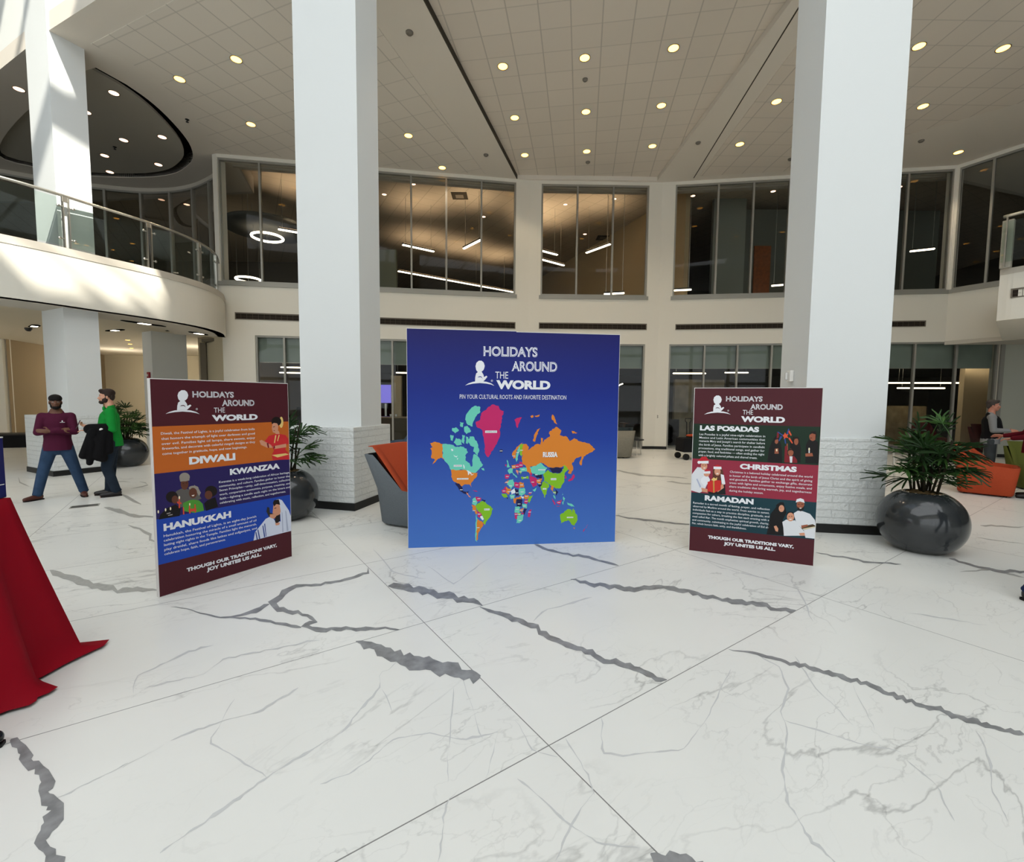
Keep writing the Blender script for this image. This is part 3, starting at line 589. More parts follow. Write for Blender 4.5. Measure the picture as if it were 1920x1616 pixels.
[(0.027,2.27,0.027,2.271),(0.051,2.23,0.053,2.232),(0.064,2.187,0.066,2.189),(0.08,2.146,0.083,2.149),(0.09,2.105,0.095,2.109),(0.106,2.067,0.112,2.074),(0.135,2.054,0.136,2.056),(0.165,2.043,0.166,2.048),(0.195,2.032,0.196,2.038),(0.226,2.025,0.226,2.027)],
[(0.277,2.143,0.279,2.144),(0.286,2.1,0.293,2.106),(0.302,2.064,0.307,2.068),(0.316,2.029,0.319,2.031),(0.33,1.994,0.333,1.996),(0.336,1.957,0.338,1.959),(0.35,1.925,0.358,1.93),(0.352,1.89,0.357,1.892),(0.356,1.856,0.362,1.858),(0.362,1.822,0.363,1.823)],
[(0.036,1.9,0.037,1.902),(0.056,1.877,0.063,1.886),(0.079,1.859,0.084,1.865),(0.1,1.839,0.102,1.842),(0.119,1.819,0.121,1.82),(0.137,1.798,0.141,1.802),(0.155,1.778,0.159,1.782),(0.172,1.757,0.177,1.763),(0.187,1.735,0.193,1.742),(0.202,1.716,0.211,1.725),(0.221,1.699,0.225,1.704),(0.238,1.682,0.244,1.69),(0.258,1.669,0.26,1.672),(0.279,1.658,0.28,1.659),(0.297,1.643,0.297,1.644),(0.316,1.63,0.319,1.633),(0.331,1.613,0.334,1.618),(0.352,1.605,0.355,1.612),(0.376,1.604,0.378,1.61),(0.399,1.6,0.401,1.608),(0.422,1.598,0.423,1.602),(0.445,1.597,0.448,1.603),(0.469,1.596,0.47,1.6),(0.491,1.593,0.492,1.594)],
[(0.168,1.54,0.168,1.54),(0.185,1.56,0.181,1.562),(0.197,1.583,0.194,1.585),(0.208,1.607,0.2,1.611),(0.221,1.632,0.213,1.635),(0.237,1.655,0.229,1.659),(0.25,1.681,0.242,1.685),(0.269,1.706,0.26,1.711),(0.285,1.732,0.279,1.736),(0.299,1.76,0.297,1.761),(0.321,1.784,0.32,1.785),(0.341,1.809,0.34,1.81),(0.365,1.834,0.364,1.835)],
[(-0.325,2.53,-0.324,2.53),(-0.321,2.473,-0.315,2.473),(-0.317,2.418,-0.311,2.418),(-0.314,2.366,-0.307,2.365),(-0.31,2.315,-0.303,2.315),(-0.309,2.267,-0.304,2.267),(-0.303,2.22,-0.298,2.22),(-0.298,2.175,-0.293,2.175),(-0.294,2.132,-0.289,2.132),(-0.29,2.091,-0.289,2.091),(-0.29,2.051,-0.29,2.051),(-0.29,2.012,-0.288,2.012),(-0.281,1.975,-0.278,1.975),(-0.278,1.939,-0.274,1.939),(-0.269,1.904,-0.267,1.904),(-0.265,1.87,-0.265,1.87)],
[(-0.32,2.742,-0.32,2.742),(-0.299,2.674,-0.298,2.674),(-0.28,2.608,-0.276,2.61),(-0.261,2.546,-0.259,2.548),(-0.246,2.486,-0.243,2.487),(-0.224,2.431,-0.223,2.432),(-0.206,2.377,-0.204,2.378),(-0.189,2.325,-0.189,2.326),(-0.178,2.274,-0.176,2.275),(-0.166,2.225,-0.163,2.227),(-0.155,2.178,-0.148,2.181),(-0.131,2.138,-0.13,2.138)],
[(-0.845,4.473,-0.845,4.475),(-0.772,4.379,-0.772,4.389),(-0.705,4.278,-0.703,4.29),(-0.642,4.175,-0.64,4.192),(-0.579,4.087,-0.576,4.104),(-0.515,4.008,-0.519,4.036),(-0.473,4.097,-0.476,4.104),(-0.436,4.193,-0.442,4.208),(-0.398,4.295,-0.403,4.309),(-0.351,4.386,-0.36,4.411),(-0.315,4.51,-0.319,4.522),(-0.266,4.617,-0.268,4.624),(-0.209,4.722,-0.21,4.725),(-0.164,4.859,-0.165,4.863),(-0.108,4.988,-0.108,4.99)],
[(0.691,3.769,0.691,3.765),(0.633,3.753,0.632,3.727),(0.575,3.711,0.574,3.691),(0.519,3.681,0.518,3.639),(0.462,3.639,0.462,3.62),(0.408,3.598,0.408,3.581),(0.354,3.569,0.354,3.557),(0.299,3.546,0.3,3.536),(0.249,3.497,0.255,3.474),(0.207,3.42,0.213,3.404),(0.173,3.336,0.174,3.333)],
[(2.379,2.22,2.383,2.221),(2.359,2.181,2.368,2.184),(2.333,2.141,2.343,2.145),(2.309,2.104,2.316,2.106),(2.269,2.062,2.281,2.066),(2.244,2.027,2.259,2.031),(2.215,1.993,2.232,1.995),(2.18,1.956,2.186,1.956),(2.147,1.92,2.15,1.92),(2.109,1.885,2.111,1.885),(2.078,1.852,2.085,1.854),(2.064,1.823,2.073,1.826),(2.052,1.797,2.056,1.798),(2.03,1.768,2.033,1.769),(2.014,1.741,2.021,1.744),(1.997,1.715,1.999,1.716)],
[(1.86,2.026,1.862,2.027),(1.859,1.999,1.865,2.002),(1.863,1.975,1.867,1.978),(1.864,1.95,1.873,1.956),(1.868,1.928,1.872,1.93),(1.872,1.906,1.874,1.908),(1.869,1.881,1.87,1.882),(1.853,1.851,1.862,1.855),(1.83,1.82,1.84,1.824),(1.814,1.791,1.822,1.794),(1.806,1.766,1.81,1.767),(1.791,1.738,1.799,1.741),(1.784,1.714,1.785,1.714)],
[(1.873,2.894,1.874,2.895),(1.853,2.828,1.866,2.837),(1.837,2.769,1.842,2.772),(1.823,2.71,1.837,2.719),(1.807,2.654,1.817,2.661),(1.795,2.601,1.803,2.606),(1.783,2.551,1.791,2.556),(1.784,2.51,1.79,2.514),(1.783,2.47,1.786,2.472),(1.79,2.435,1.794,2.437),(1.787,2.396,1.79,2.398),(1.787,2.359,1.793,2.363),(1.777,2.318,1.783,2.322),(1.776,2.284,1.779,2.286),(1.781,2.253,1.782,2.254)],
[(2.028,2.586,2.031,2.588),(1.996,2.525,1.998,2.526),(1.97,2.467,1.975,2.47),(1.949,2.413,1.953,2.415),(1.93,2.362,1.936,2.365),(1.904,2.311,1.906,2.311),(1.89,2.264,1.895,2.267),(1.861,2.215,1.862,2.216)],
[(-2.117,2.458,-2.118,2.458),(-2.162,2.513,-2.167,2.514),(-2.196,2.569,-2.205,2.572),(-2.222,2.618,-2.23,2.623),(-2.213,2.647,-2.221,2.654),(-2.194,2.669,-2.206,2.68),(-2.18,2.696,-2.19,2.705),(-2.173,2.729,-2.186,2.741),(-2.16,2.758,-2.164,2.763),(-2.143,2.785,-2.154,2.796),(-2.126,2.813,-2.145,2.831),(-2.114,2.844,-2.132,2.863),(-2.102,2.879,-2.12,2.898),(-2.07,2.892,-2.081,2.905),(-2.052,2.921,-2.073,2.946),(-2.025,2.942,-2.032,2.95),(-1.998,2.963,-2,2.965)],
[(-2.088,2.496,-2.09,2.498),(-2.073,2.517,-2.079,2.523),(-2.041,2.523,-2.051,2.532),(-2.019,2.538,-2.032,2.552),(-1.999,2.556,-2.012,2.57),(-1.971,2.567,-1.978,2.575),(-1.943,2.578,-1.951,2.587),(-1.926,2.601,-1.93,2.606),(-1.89,2.604,-1.894,2.609),(-1.87,2.625,-1.871,2.627),(-1.845,2.641,-1.848,2.644),(-1.84,2.679,-1.841,2.68),(-1.838,2.72,-1.84,2.722),(-1.829,2.757,-1.834,2.761),(-1.823,2.795,-1.835,2.808),(-1.799,2.816,-1.809,2.828),(-1.759,2.816,-1.769,2.83),(-1.742,2.848,-1.749,2.858),(-1.706,2.855,-1.718,2.873),(-1.675,2.871,-1.687,2.888),(-1.638,2.878,-1.647,2.891),(-1.617,2.908,-1.623,2.916),(-1.58,2.915,-1.586,2.926),(-1.54,2.918,-1.553,2.939),(-1.518,2.95,-1.524,2.959),(-1.485,2.965,-1.489,2.972),(-1.445,2.969,-1.453,2.983),(-1.416,2.992,-1.425,3.008),(-1.386,3.016,-1.399,3.039),(-1.348,3.026,-1.354,3.036),(-1.312,3.041,-1.313,3.043)],
[(-1.737,1.941,-1.739,1.942),(-1.733,1.961,-1.736,1.963),(-1.722,1.977,-1.724,1.98),(-1.71,1.994,-1.712,1.995),(-1.696,2.009,-1.698,2.011),(-1.688,2.029,-1.689,2.03),(-1.672,2.045,-1.673,2.045),(-1.663,2.064,-1.664,2.065),(-1.656,2.086,-1.656,2.086),(-1.646,2.106,-1.646,2.107),(-1.627,2.119,-1.634,2.125),(-1.614,2.136,-1.622,2.143),(-1.595,2.148,-1.605,2.158),(-1.577,2.162,-1.589,2.176),(-1.563,2.181,-1.572,2.191),(-1.537,2.188,-1.545,2.197),(-1.521,2.206,-1.531,2.217),(-1.502,2.22,-1.507,2.227),(-1.484,2.238,-1.488,2.243),(-1.465,2.253,-1.467,2.257),(-1.44,2.264,-1.441,2.266),(-1.414,2.274,-1.417,2.277),(-1.391,2.287,-1.393,2.288),(-1.366,2.297,-1.368,2.3),(-1.336,2.305,-1.346,2.317),(-1.313,2.322,-1.328,2.338),(-1.305,2.353,-1.318,2.368),(-1.288,2.376,-1.302,2.391),(-1.281,2.409,-1.288,2.417),(-1.26,2.431,-1.273,2.445),(-1.239,2.453,-1.25,2.465),(-1.228,2.485,-1.24,2.499),(-1.217,2.52,-1.219,2.522)],
[(-1.882,1.775,-1.882,1.775),(-1.872,1.789,-1.875,1.79),(-1.856,1.799,-1.86,1.802),(-1.84,1.809,-1.85,1.817),(-1.839,1.83,-1.843,1.832),(-1.83,1.845,-1.833,1.847),(-1.813,1.856,-1.818,1.86),(-1.805,1.873,-1.809,1.877),(-1.791,1.887,-1.796,1.89),(-1.781,1.904,-1.783,1.905),(-1.767,1.917,-1.77,1.92),(-1.756,1.934,-1.759,1.936),(-1.745,1.951,-1.752,1.956),(-1.737,1.97,-1.739,1.971)],
[(-0.255,1.529,-0.255,1.529),(-0.25,1.552,-0.253,1.552),(-0.247,1.575,-0.253,1.576),(-0.251,1.601,-0.259,1.602),(-0.25,1.627,-0.254,1.627),(-0.254,1.654,-0.257,1.654),(-0.254,1.681,-0.255,1.681),(-0.259,1.71,-0.267,1.711),(-0.252,1.738,-0.26,1.739),(-0.253,1.768,-0.262,1.77),(-0.247,1.796,-0.249,1.798),(-0.229,1.818,-0.23,1.819),(-0.215,1.844,-0.215,1.844)],
[(2.034,4.7,2.034,4.701),(2.062,4.624,2.067,4.633),(2.085,4.544,2.088,4.549),(2.105,4.463,2.118,4.484),(2.166,4.445,2.168,4.448),(2.193,4.381,2.199,4.391),(2.235,4.346,2.239,4.352),(2.275,4.307,2.287,4.328),(2.318,4.274,2.336,4.304),(2.357,4.237,2.367,4.254),(2.402,4.211,2.416,4.233),(2.449,4.189,2.451,4.192),(2.488,4.155,2.492,4.162),(2.534,4.133,2.538,4.139),(2.559,4.085,2.561,4.087)],
[(-1.525,4.947,-1.524,4.952),(-1.421,4.772,-1.419,4.791),(-1.326,4.612,-1.324,4.634),(-1.238,4.459,-1.235,4.478),(-1.153,4.303,-1.154,4.327),(-1.072,4.248,-1.076,4.271),(-0.996,4.204,-0.999,4.223),(-0.923,4.178,-0.926,4.201),(-0.851,4.138,-0.852,4.152),(-0.781,4.136,-0.782,4.137)],
[(3.149,3.519,3.15,3.519),(3.198,3.513,3.201,3.517),(3.245,3.505,3.252,3.513),(3.273,3.479,3.291,3.498),(3.306,3.459,3.325,3.478),(3.345,3.445,3.355,3.455),(3.387,3.434,3.401,3.448),(3.416,3.411,3.437,3.431),(3.449,3.393,3.46,3.403),(3.496,3.387,3.502,3.393),(3.514,3.357,3.52,3.362),(3.548,3.34,3.553,3.345),(3.598,3.339,3.602,3.342)],
[(2.636,4.211,2.636,4.212),(2.591,4.076,2.598,4.082),(2.552,3.951,2.566,3.963),(2.498,3.822,2.522,3.839),(2.456,3.706,2.471,3.715),(2.396,3.582,2.419,3.597),(2.338,3.468,2.348,3.474),(2.308,3.371,2.311,3.373)]],
}
PRINT_map = [('o',[(.2468,1.1801),(.3029,1.1967),(.3854,1.1709),(.3843,1.018),(.4223,.9921),(.3644,1.0182),(.3228,.9931),(.2728,.9427),(.3013,.9934),(.257,1.0193),(.2657,1.0785),(.2496,1.1209),(.2744,1.1377)]),
 ('t',[(.3854,1.1709),(.4401,1.1671),(.485,1.1618),(.5316,1.136),(.5985,1.1389),(.6488,1.1181),(.6655,1.0752),(.6351,1.0412),(.6398,.9812),(.6819,.955),(.6986,.9118),(.7156,.9202),(.7124,.9804),(.7329,1.0574),(.7752,1.0313),(.8005,.9794),(.8344,.9359),(.8003,.9019),(.7662,.8592),(.7322,.8338),(.6646,.8606),(.6394,.8782),(.4766,.8804),(.4304,.9579),(.3843,1.018)]),
 ('t',[(.7347,1.5948),(.802,1.5816),(.8018,1.5272),(.7596,1.4845),(.7257,1.4249),(.7171,1.3653),(.6667,1.3823),(.6334,1.4417),(.642,1.4926),(.6842,1.5521)]),
 ('t',[(.683,1.2545),(.7251,1.2544),(.7755,1.1686),(.7923,1.0999),(.7752,1.0399),(.7246,1.0832),(.7332,1.1346),(.6911,1.152),(.666,1.2034)]),
 ('t',[(.5321,1.2381),(.5822,1.2208),(.5987,1.1611),(.54,1.1529),(.5068,1.1872)]),
 ('t',[(.469,1.2722),(.5073,1.2636),(.4953,1.2042),(.4737,1.2128)]),
 ('t',[(.4911,1.3485),(.5328,1.3569),(.566,1.3229),(.5241,1.289),(.4909,1.3146)]),
 ('t',[(.5748,1.4162),(.6165,1.4078),(.6079,1.3568),(.5796,1.3653)]),
 ('t',[(.6247,1.3653),(.6583,1.3738),(.7001,1.3142),(.6495,1.2802),(.6245,1.3058)]),
 ('t',[(.5992,1.2718),(.6327,1.2632),(.6239,1.1695),(.5988,1.1867)]),
 ('t',[(.641,1.2547),(.6662,1.2461),(.6625,1.1693),(.6407,1.1779)]),
 ('t',[(.8139,.8931),(.8428,.8961),(.8513,.8666),(.8257,.8756)]),
 ('m',[(.9375,1.613),(1.0055,1.5963),(1.0226,1.5537),(1.0653,1.5368),(1.0397,1.4424),(1.0226,1.3394),(1.0226,1.2534),(.9883,1.1674),(.9369,1.0901),(.8891,1.0181),(.8517,1.0736),(.8519,1.1682),(.8267,1.3225),(.7592,1.3653),(.7509,1.4164),(.8016,1.442),(.8102,1.5102),(.8695,1.553),(.895,1.5872)]),
 ('o',[(.4766,.8804),(.6394,.8782),(.6984,.8515),(.7797,.8452),(.749,.7818),(.6979,.7222),(.7062,.6788),(.681,.7139),(.6303,.7148),(.5964,.6895),(.5461,.7249),(.5043,.7514),(.4795,.8033)]),
 ('n',[(.521,.7288),(.5629,.7246),(.5964,.6895),(.613,.6375),(.6552,.628),(.6756,.6397),(.6636,.5984),(.6298,.606),(.5793,.6381)]),
 ('s',[(.6468,.623),(.667,.6104),(.7007,.5629),(.677,.5704)]),
 ('m',[(.7146,.6458),(.7452,.6417),(.7757,.6272),(.7451,.6313)]),
 ('m',[(.7483,.5688),(.8165,.5586),(.8079,.5206),(.7737,.5127)]),
 ('t',[(.7143,.5401),(.7517,.5653),(.7737,.5127),(.748,.4611),(.7107,.4968)]),
 ('o',[(.7107,.4829),(.7565,.4644),(.7734,.3908),(.7648,.3649),(.7223,.4183)]),
 ('m',[(.7735,.4169),(.8246,.372),(.8074,.3288),(.7733,.3472)]),
 ('g',[(.7514,.461),(.7788,.4951),(.825,.5202),(.8677,.5017),(.9501,.4298),(.919,.3343),(.8759,.283),(.8587,.2397),(.833,.2668),(.8536,.3099),(.8195,.3721),(.7735,.4169)]),
 ('w',[(.804,.3463),(.8297,.3508),(.8468,.3101),(.8296,.2984)]),
 ('o',[(.7732,.321),(.833,.2755),(.8415,.2403),(.8191,.2112),(.7899,.163),(.7777,.0757),(.7605,.0623),(.7644,.2164)]),
 ('t',[(.7614,.3737),(.7732,.321),(.7661,.2163),(.7605,.0763),(.7741,.0478),(.7502,.0679),(.7541,.2167)]),
 ('n',[(.8165,.5412),(.8677,.5314),(.8506,.5056)]),
 ('m',[(.8295,.2634),(.8501,.2575),(.8398,.2421)]),
 ('m',[(1.1857,1.4426),(1.2323,1.4634),(1.2721,1.4687),(1.2463,1.4169),(1.2205,1.3478),(1.2031,1.3996)]),
 ('o',[(1.3676,1.481),(1.3989,1.4949),(1.406,1.4742),(1.3816,1.4637)]),
 ('o',[(1.4164,1.4863),(1.4758,1.5021),(1.4689,1.4813),(1.4287,1.4742)]),
 ('o',[(1.4871,1.3475),(1.4644,1.3128),(1.4419,1.2519),(1.4247,1.191),(1.4001,1.1998),(1.4121,1.2694),(1.4468,1.3302)]),
 ('o',[(1.6216,1.5043),(1.6483,1.4695),(1.6807,1.3911),(1.6523,1.405),(1.6131,1.4573)]),
 ('o',[(1.8505,1.3173),(1.881,1.312),(1.9171,1.2943),(1.8633,1.2856)]),
 ('o',[(1.2903,1.1656),(1.3199,1.1689),(1.3549,1.1339),(1.3428,1.0957),(1.3655,1.1094),(1.4388,1.1648),(1.488,1.161),(1.4946,1.2378),(1.5175,1.2307),(1.5126,1.1678),(1.5352,1.2167),(1.5968,1.2514),(1.5876,1.3038),(1.6668,1.3649),(1.7292,1.321),(1.7118,1.2685),(1.7921,1.2507),(1.8283,1.1978),(1.8818,1.2328),(1.945,1.1972),(2.0627,1.17),(2.1326,1.0985),(2.1001,1.0721),(2.046,1.0459),(1.9974,1.0197),(1.9714,.9133),(1.9476,.9403),(1.9739,1.0199),(1.9109,1.0028),(1.8576,.9325),(1.8761,.879),(1.8497,.8172),(1.8137,.8266),(1.8313,.8619),(1.777,.9246),(1.7414,.8985),(1.6523,.8908),(1.5812,.9005),(1.5014,.9542),(1.4399,.9199),(1.3698,.9032),(1.3875,.8504),(1.3701,.8243),(1.3349,.8511),(1.326,.9038),(1.2787,.9568),(1.2784,1.0788)]),
 ('t',[(1.3663,.898),(1.44,.9146),(1.4891,.9509),(1.5724,.8918),(1.5374,.8271),(1.4757,.8104),(1.3964,.8292)]),
 ('n',[(1.5902,.8828),(1.6701,.8994),(1.7558,.8894),(1.7241,.8279),(1.635,.8292)]),
 ('g',[(1.5285,.8308),(1.5814,.8688),(1.635,.8292),(1.7241,.8279),(1.763,.8805),(1.7555,.9248),(1.7859,.9333),(1.8258,.8797),(1.7743,.8183),(1.7697,.7208),(1.7255,.6505),(1.6718,.6515),(1.586,.7027),(1.5326,.7426)]),
 ('g',[(1.4974,.7043),(1.5379,.7389),(1.5968,.6849),(1.574,.6357),(1.5479,.5423),(1.5209,.6049),(1.4994,.6549)]),
 ('m',[(1.3667,.8016),(1.4494,.7704),(1.4533,.691),(1.4146,.6706),(1.374,.7277)]),
 ('m',[(1.37,.8506),(1.3964,.8292),(1.3877,.8012),(1.3666,.8156)]),
 ('n',[(1.4087,.8238),(1.5074,.8135),(1.5077,.7694),(1.4494,.7757)]),
 ('o',[(1.446,.7528),(1.5147,.7676),(1.485,.7116),(1.455,.7174)]),
 ('n',[(1.4586,.6945),(1.5149,.7376),(1.5028,.6813),(1.4799,.6694)]),
 ('g',[(1.2652,.7909),(1.3526,.7983),(1.3563,.7666),(1.2758,.7644)]),
 ('m',[(1.3498,.6014),(1.406,.6249),(1.385,.5901)]),
 ('t',[(1.4024,.6391),(1.4534,.6646),(1.4272,.6174)]),
 ('o',[(1.6181,.6915),(1.6503,.6732),(1.64,.6025),(1.6184,.6384)]),
 ('g',[(1.6435,.6255),(1.6756,.6159),(1.6634,.5771)]),
 ('n',[(1.6682,.6552),(1.7043,.6065),(1.6831,.566),(1.6756,.6159)]),
 ('t',[(1.6473,.5774),(1.6653,.5628),(1.6727,.5235),(1.6547,.5453)]),
 ('m',[(1.6298,.5405),(1.655,.5061),(1.6767,.4629),(1.6553,.4652)]),
 ('m',[(1.6801,.4878),(1.7176,.5047),(1.748,.5218),(1.7305,.4616),(1.6946,.4732)]),
 ('m',[(1.6696,.4559),(1.7306,.4419),(1.7002,.4373)]),
 ('t',[(1.7518,.4932),(1.7769,.5033),(1.7629,.4572)]),
 ('t',[(1.8021,.492),(1.8347,.4734),(1.8637,.4691),(1.9002,.4323),(1.8621,.4369),(1.8313,.452)]),
 ('t',[(1.7509,.6091),(1.7619,.5786),(1.7512,.5699)]),
 ('t',[(1.7656,.5571),(1.7874,.5334),(1.7769,.498),(1.7623,.5215)]),
 ('m',[(1.8144,.7413),(1.8591,.7691),(1.8821,.8167),(1.8967,.7934),(1.8719,.7457),(1.8289,.7304)]),
 ('m',[(1.7815,.8058),(1.7997,.7807),(1.7927,.7595),(1.7782,.7775)]),
 ('g',[(1.7278,.3383),(1.7726,.364),(1.8173,.4076),(1.8625,.3974),(1.8719,.3613),(1.8859,.4148),(1.9357,.3236),(1.9398,.2785),(1.9059,.211),(1.8659,.2248),(1.8365,.2725),(1.786,.265),(1.743,.2393),(1.7336,.2934)]),
 ('o',[(1.8916,.188),(1.9098,.1838),(1.9009,.1661)]),
 ('m',[(2.0663,.2187),(2.0484,.1831),(2.0339,.1727),(2.0517,.2083)]),
 ('m',[(2.0302,.1764),(2.0123,.1335),(2.005,.141)]),
 ('o',[(1.1605,1.045),(1.2123,1.1314),(1.2851,1.1865),(1.247,1.1346),(1.2123,1.0967),(1.2038,1.0098),(1.1779,1.0014)]),
 ('t',[(1.2004,1.0012),(1.221,1.1001),(1.2608,1.1571),(1.2679,1.1136),(1.2385,1.053),(1.2299,.9922),(1.2126,.961)]),
 ('g',[(1.2556,1.1658),(1.2903,1.1726),(1.2993,1.0786),(1.2681,1.0231),(1.2472,1.0529)]),
 ('t',[(1.1052,.99),(1.1226,.9498),(1.1434,.9061),(1.1053,.9014),(1.1122,.9378)]),
 ('m',[(1.0811,.933),(1.1018,.9362),(1.0949,.9102)]),
 ('t',[(1.114,.8717),(1.1434,.8922),(1.1746,.8883),(1.1747,.836),(1.1348,.8261)]),
 ('m',[(1.0829,.8164),(1.1383,.8191),(1.1193,.7723),(1.0864,.7745)]),
 ('o',[(1.1572,.9233),(1.2023,.9315),(1.2058,.8879),(1.1607,.885)]),
 ('m',[(1.2023,.9315),(1.2457,.9432),(1.2475,.896),(1.2076,.8896)]),
 ('t',[(1.2475,.8943),(1.3313,.8985),(1.3314,.8512),(1.2686,.8486)]),
 ('m',[(1.2456,.9641),(1.2857,.9532),(1.2859,.9078),(1.2475,.9048)]),
 ('g',[(1.2389,.87),(1.279,.8519),(1.2617,.8224)]),
 ('t',[(1.1695,.8395),(1.1955,.8182),(1.2269,.7827),(1.2095,.7865),(1.1782,.815)]),
 ('s',[(1.2093,.8739),(1.2389,.8595),(1.2338,.8141)]),
 ('n',[(1.0191,1.1016),(1.0432,1.1083),(1.0604,1.0978),(1.0483,1.0702),(1.0226,1.0756)]),
 ('o',[(1.0778,.7206),(1.1227,.7617),(1.1211,.7181)]),
 ('t',[(1.1055,.7114),(1.1383,.758),(1.1782,.7661),(1.1905,.7046),(1.1541,.6493)]),
 ('m',[(1.1887,.7257),(1.2514,.7298),(1.2516,.6596),(1.1993,.6782)]),
 ('o',[(1.2514,.7298),(1.3004,.7237),(1.3005,.6675),(1.2516,.6632)]),
 ('m',[(1.0467,.6427),(1.1003,.6835),(1.1125,.6186),(1.0571,.6075)]),
 ('o',[(1.1003,.68),(1.1576,.644),(1.1229,.5886),(1.1004,.6101)]),
 ('w',[(1.1489,.6266),(1.1958,.6642),(1.2064,.6167),(1.1611,.5878)]),
 ('n',[(1.2011,.6554),(1.2447,.6457),(1.2413,.572),(1.2082,.5622)]),
 ('t',[(1.2481,.6597),(1.3093,.6621),(1.3217,.6055),(1.2746,.5678),(1.2448,.586)]),
 ('t',[(1.1403,.5865),(1.1994,.5852),(1.1908,.545),(1.1525,.5353)]),
 ('g',[(1.045,.6025),(1.1004,.5961),(1.1126,.5485),(1.0658,.5636)]),
 ('n',[(1.0883,.5648),(1.1212,.5571),(1.116,.5344)]),
 ('o',[(1.21,.5551),(1.2798,.5659),(1.2694,.5274),(1.2135,.5269)]),
 ('o',[(1.3148,.588),(1.3675,.5693),(1.336,.5312),(1.3009,.5443)]),
 ('g',[(1.3605,.5571),(1.4097,.5807),(1.3678,.4863),(1.3466,.5133)]),
 ('w',[(1.2623,.5716),(1.3044,.5619),(1.2939,.5321)]),
 ('n',[(1.21,.5288),(1.2834,.5306),(1.2837,.4477),(1.2277,.4421)]),
 ('o',[(1.1856,.5504),(1.217,.5286),(1.2066,.4814),(1.1857,.4942)]),
 ('m',[(1.315,.5299),(1.3537,.5114),(1.3362,.4694),(1.3063,.4913)]),
 ('t',[(1.2836,.483),(1.3362,.4765),(1.3364,.4217),(1.2942,.4369)]),
 ('t',[(1.2014,.4498),(1.2591,.4431),(1.2558,.3778),(1.2016,.3758)]),
 ('o',[(1.2487,.4133),(1.3065,.433),(1.2874,.3823)]),
 ('n',[(1.3048,.4207),(1.3434,.4197),(1.305,.3447),(1.2944,.3856)]),
 ('m',[(1.1964,.3759),(1.2418,.3782),(1.2315,.3043),(1.2087,.305)]),
 ('g',[(1.2313,.3697),(1.2733,.3721),(1.2594,.3389)]),
 ('m',[(1.2663,.3776),(1.3049,.3765),(1.291,.3415)]),
 ('t',[(1.2244,.3345),(1.305,.3535),(1.2964,.2971),(1.2526,.2541),(1.2176,.2552)]),
 ('m',[(1.3594,.3928),(1.3963,.4131),(1.3755,.3214),(1.349,.3275)]),
 ('w',[(.4747,1.1125),(.4914,1.1158),(.5047,1.0987),(.4879,1.0886)]),
 ('w',[(.5044,1.0509),(.5177,1.0372),(.5377,1.0301),(.5512,1.0437),(.5393,1.0199),(.5143,1.0304)]),
 ('w',[(.5426,1.0062),(.5577,1.0128),(.5475,.9924)]),
 ('w',[(.611,.9369),(.6193,.8956),(.6277,.8921),(.6178,.9385)]),
 ('w',[(.6478,.8712),(.6815,.8604),(.6984,.8498),(.7118,.822),(.6949,.8292),(.6848,.8431),(.6678,.8158),(.6646,.8434)]),
 ('w',[(.6915,.8155),(.7322,.8338),(.7186,.8185)])]
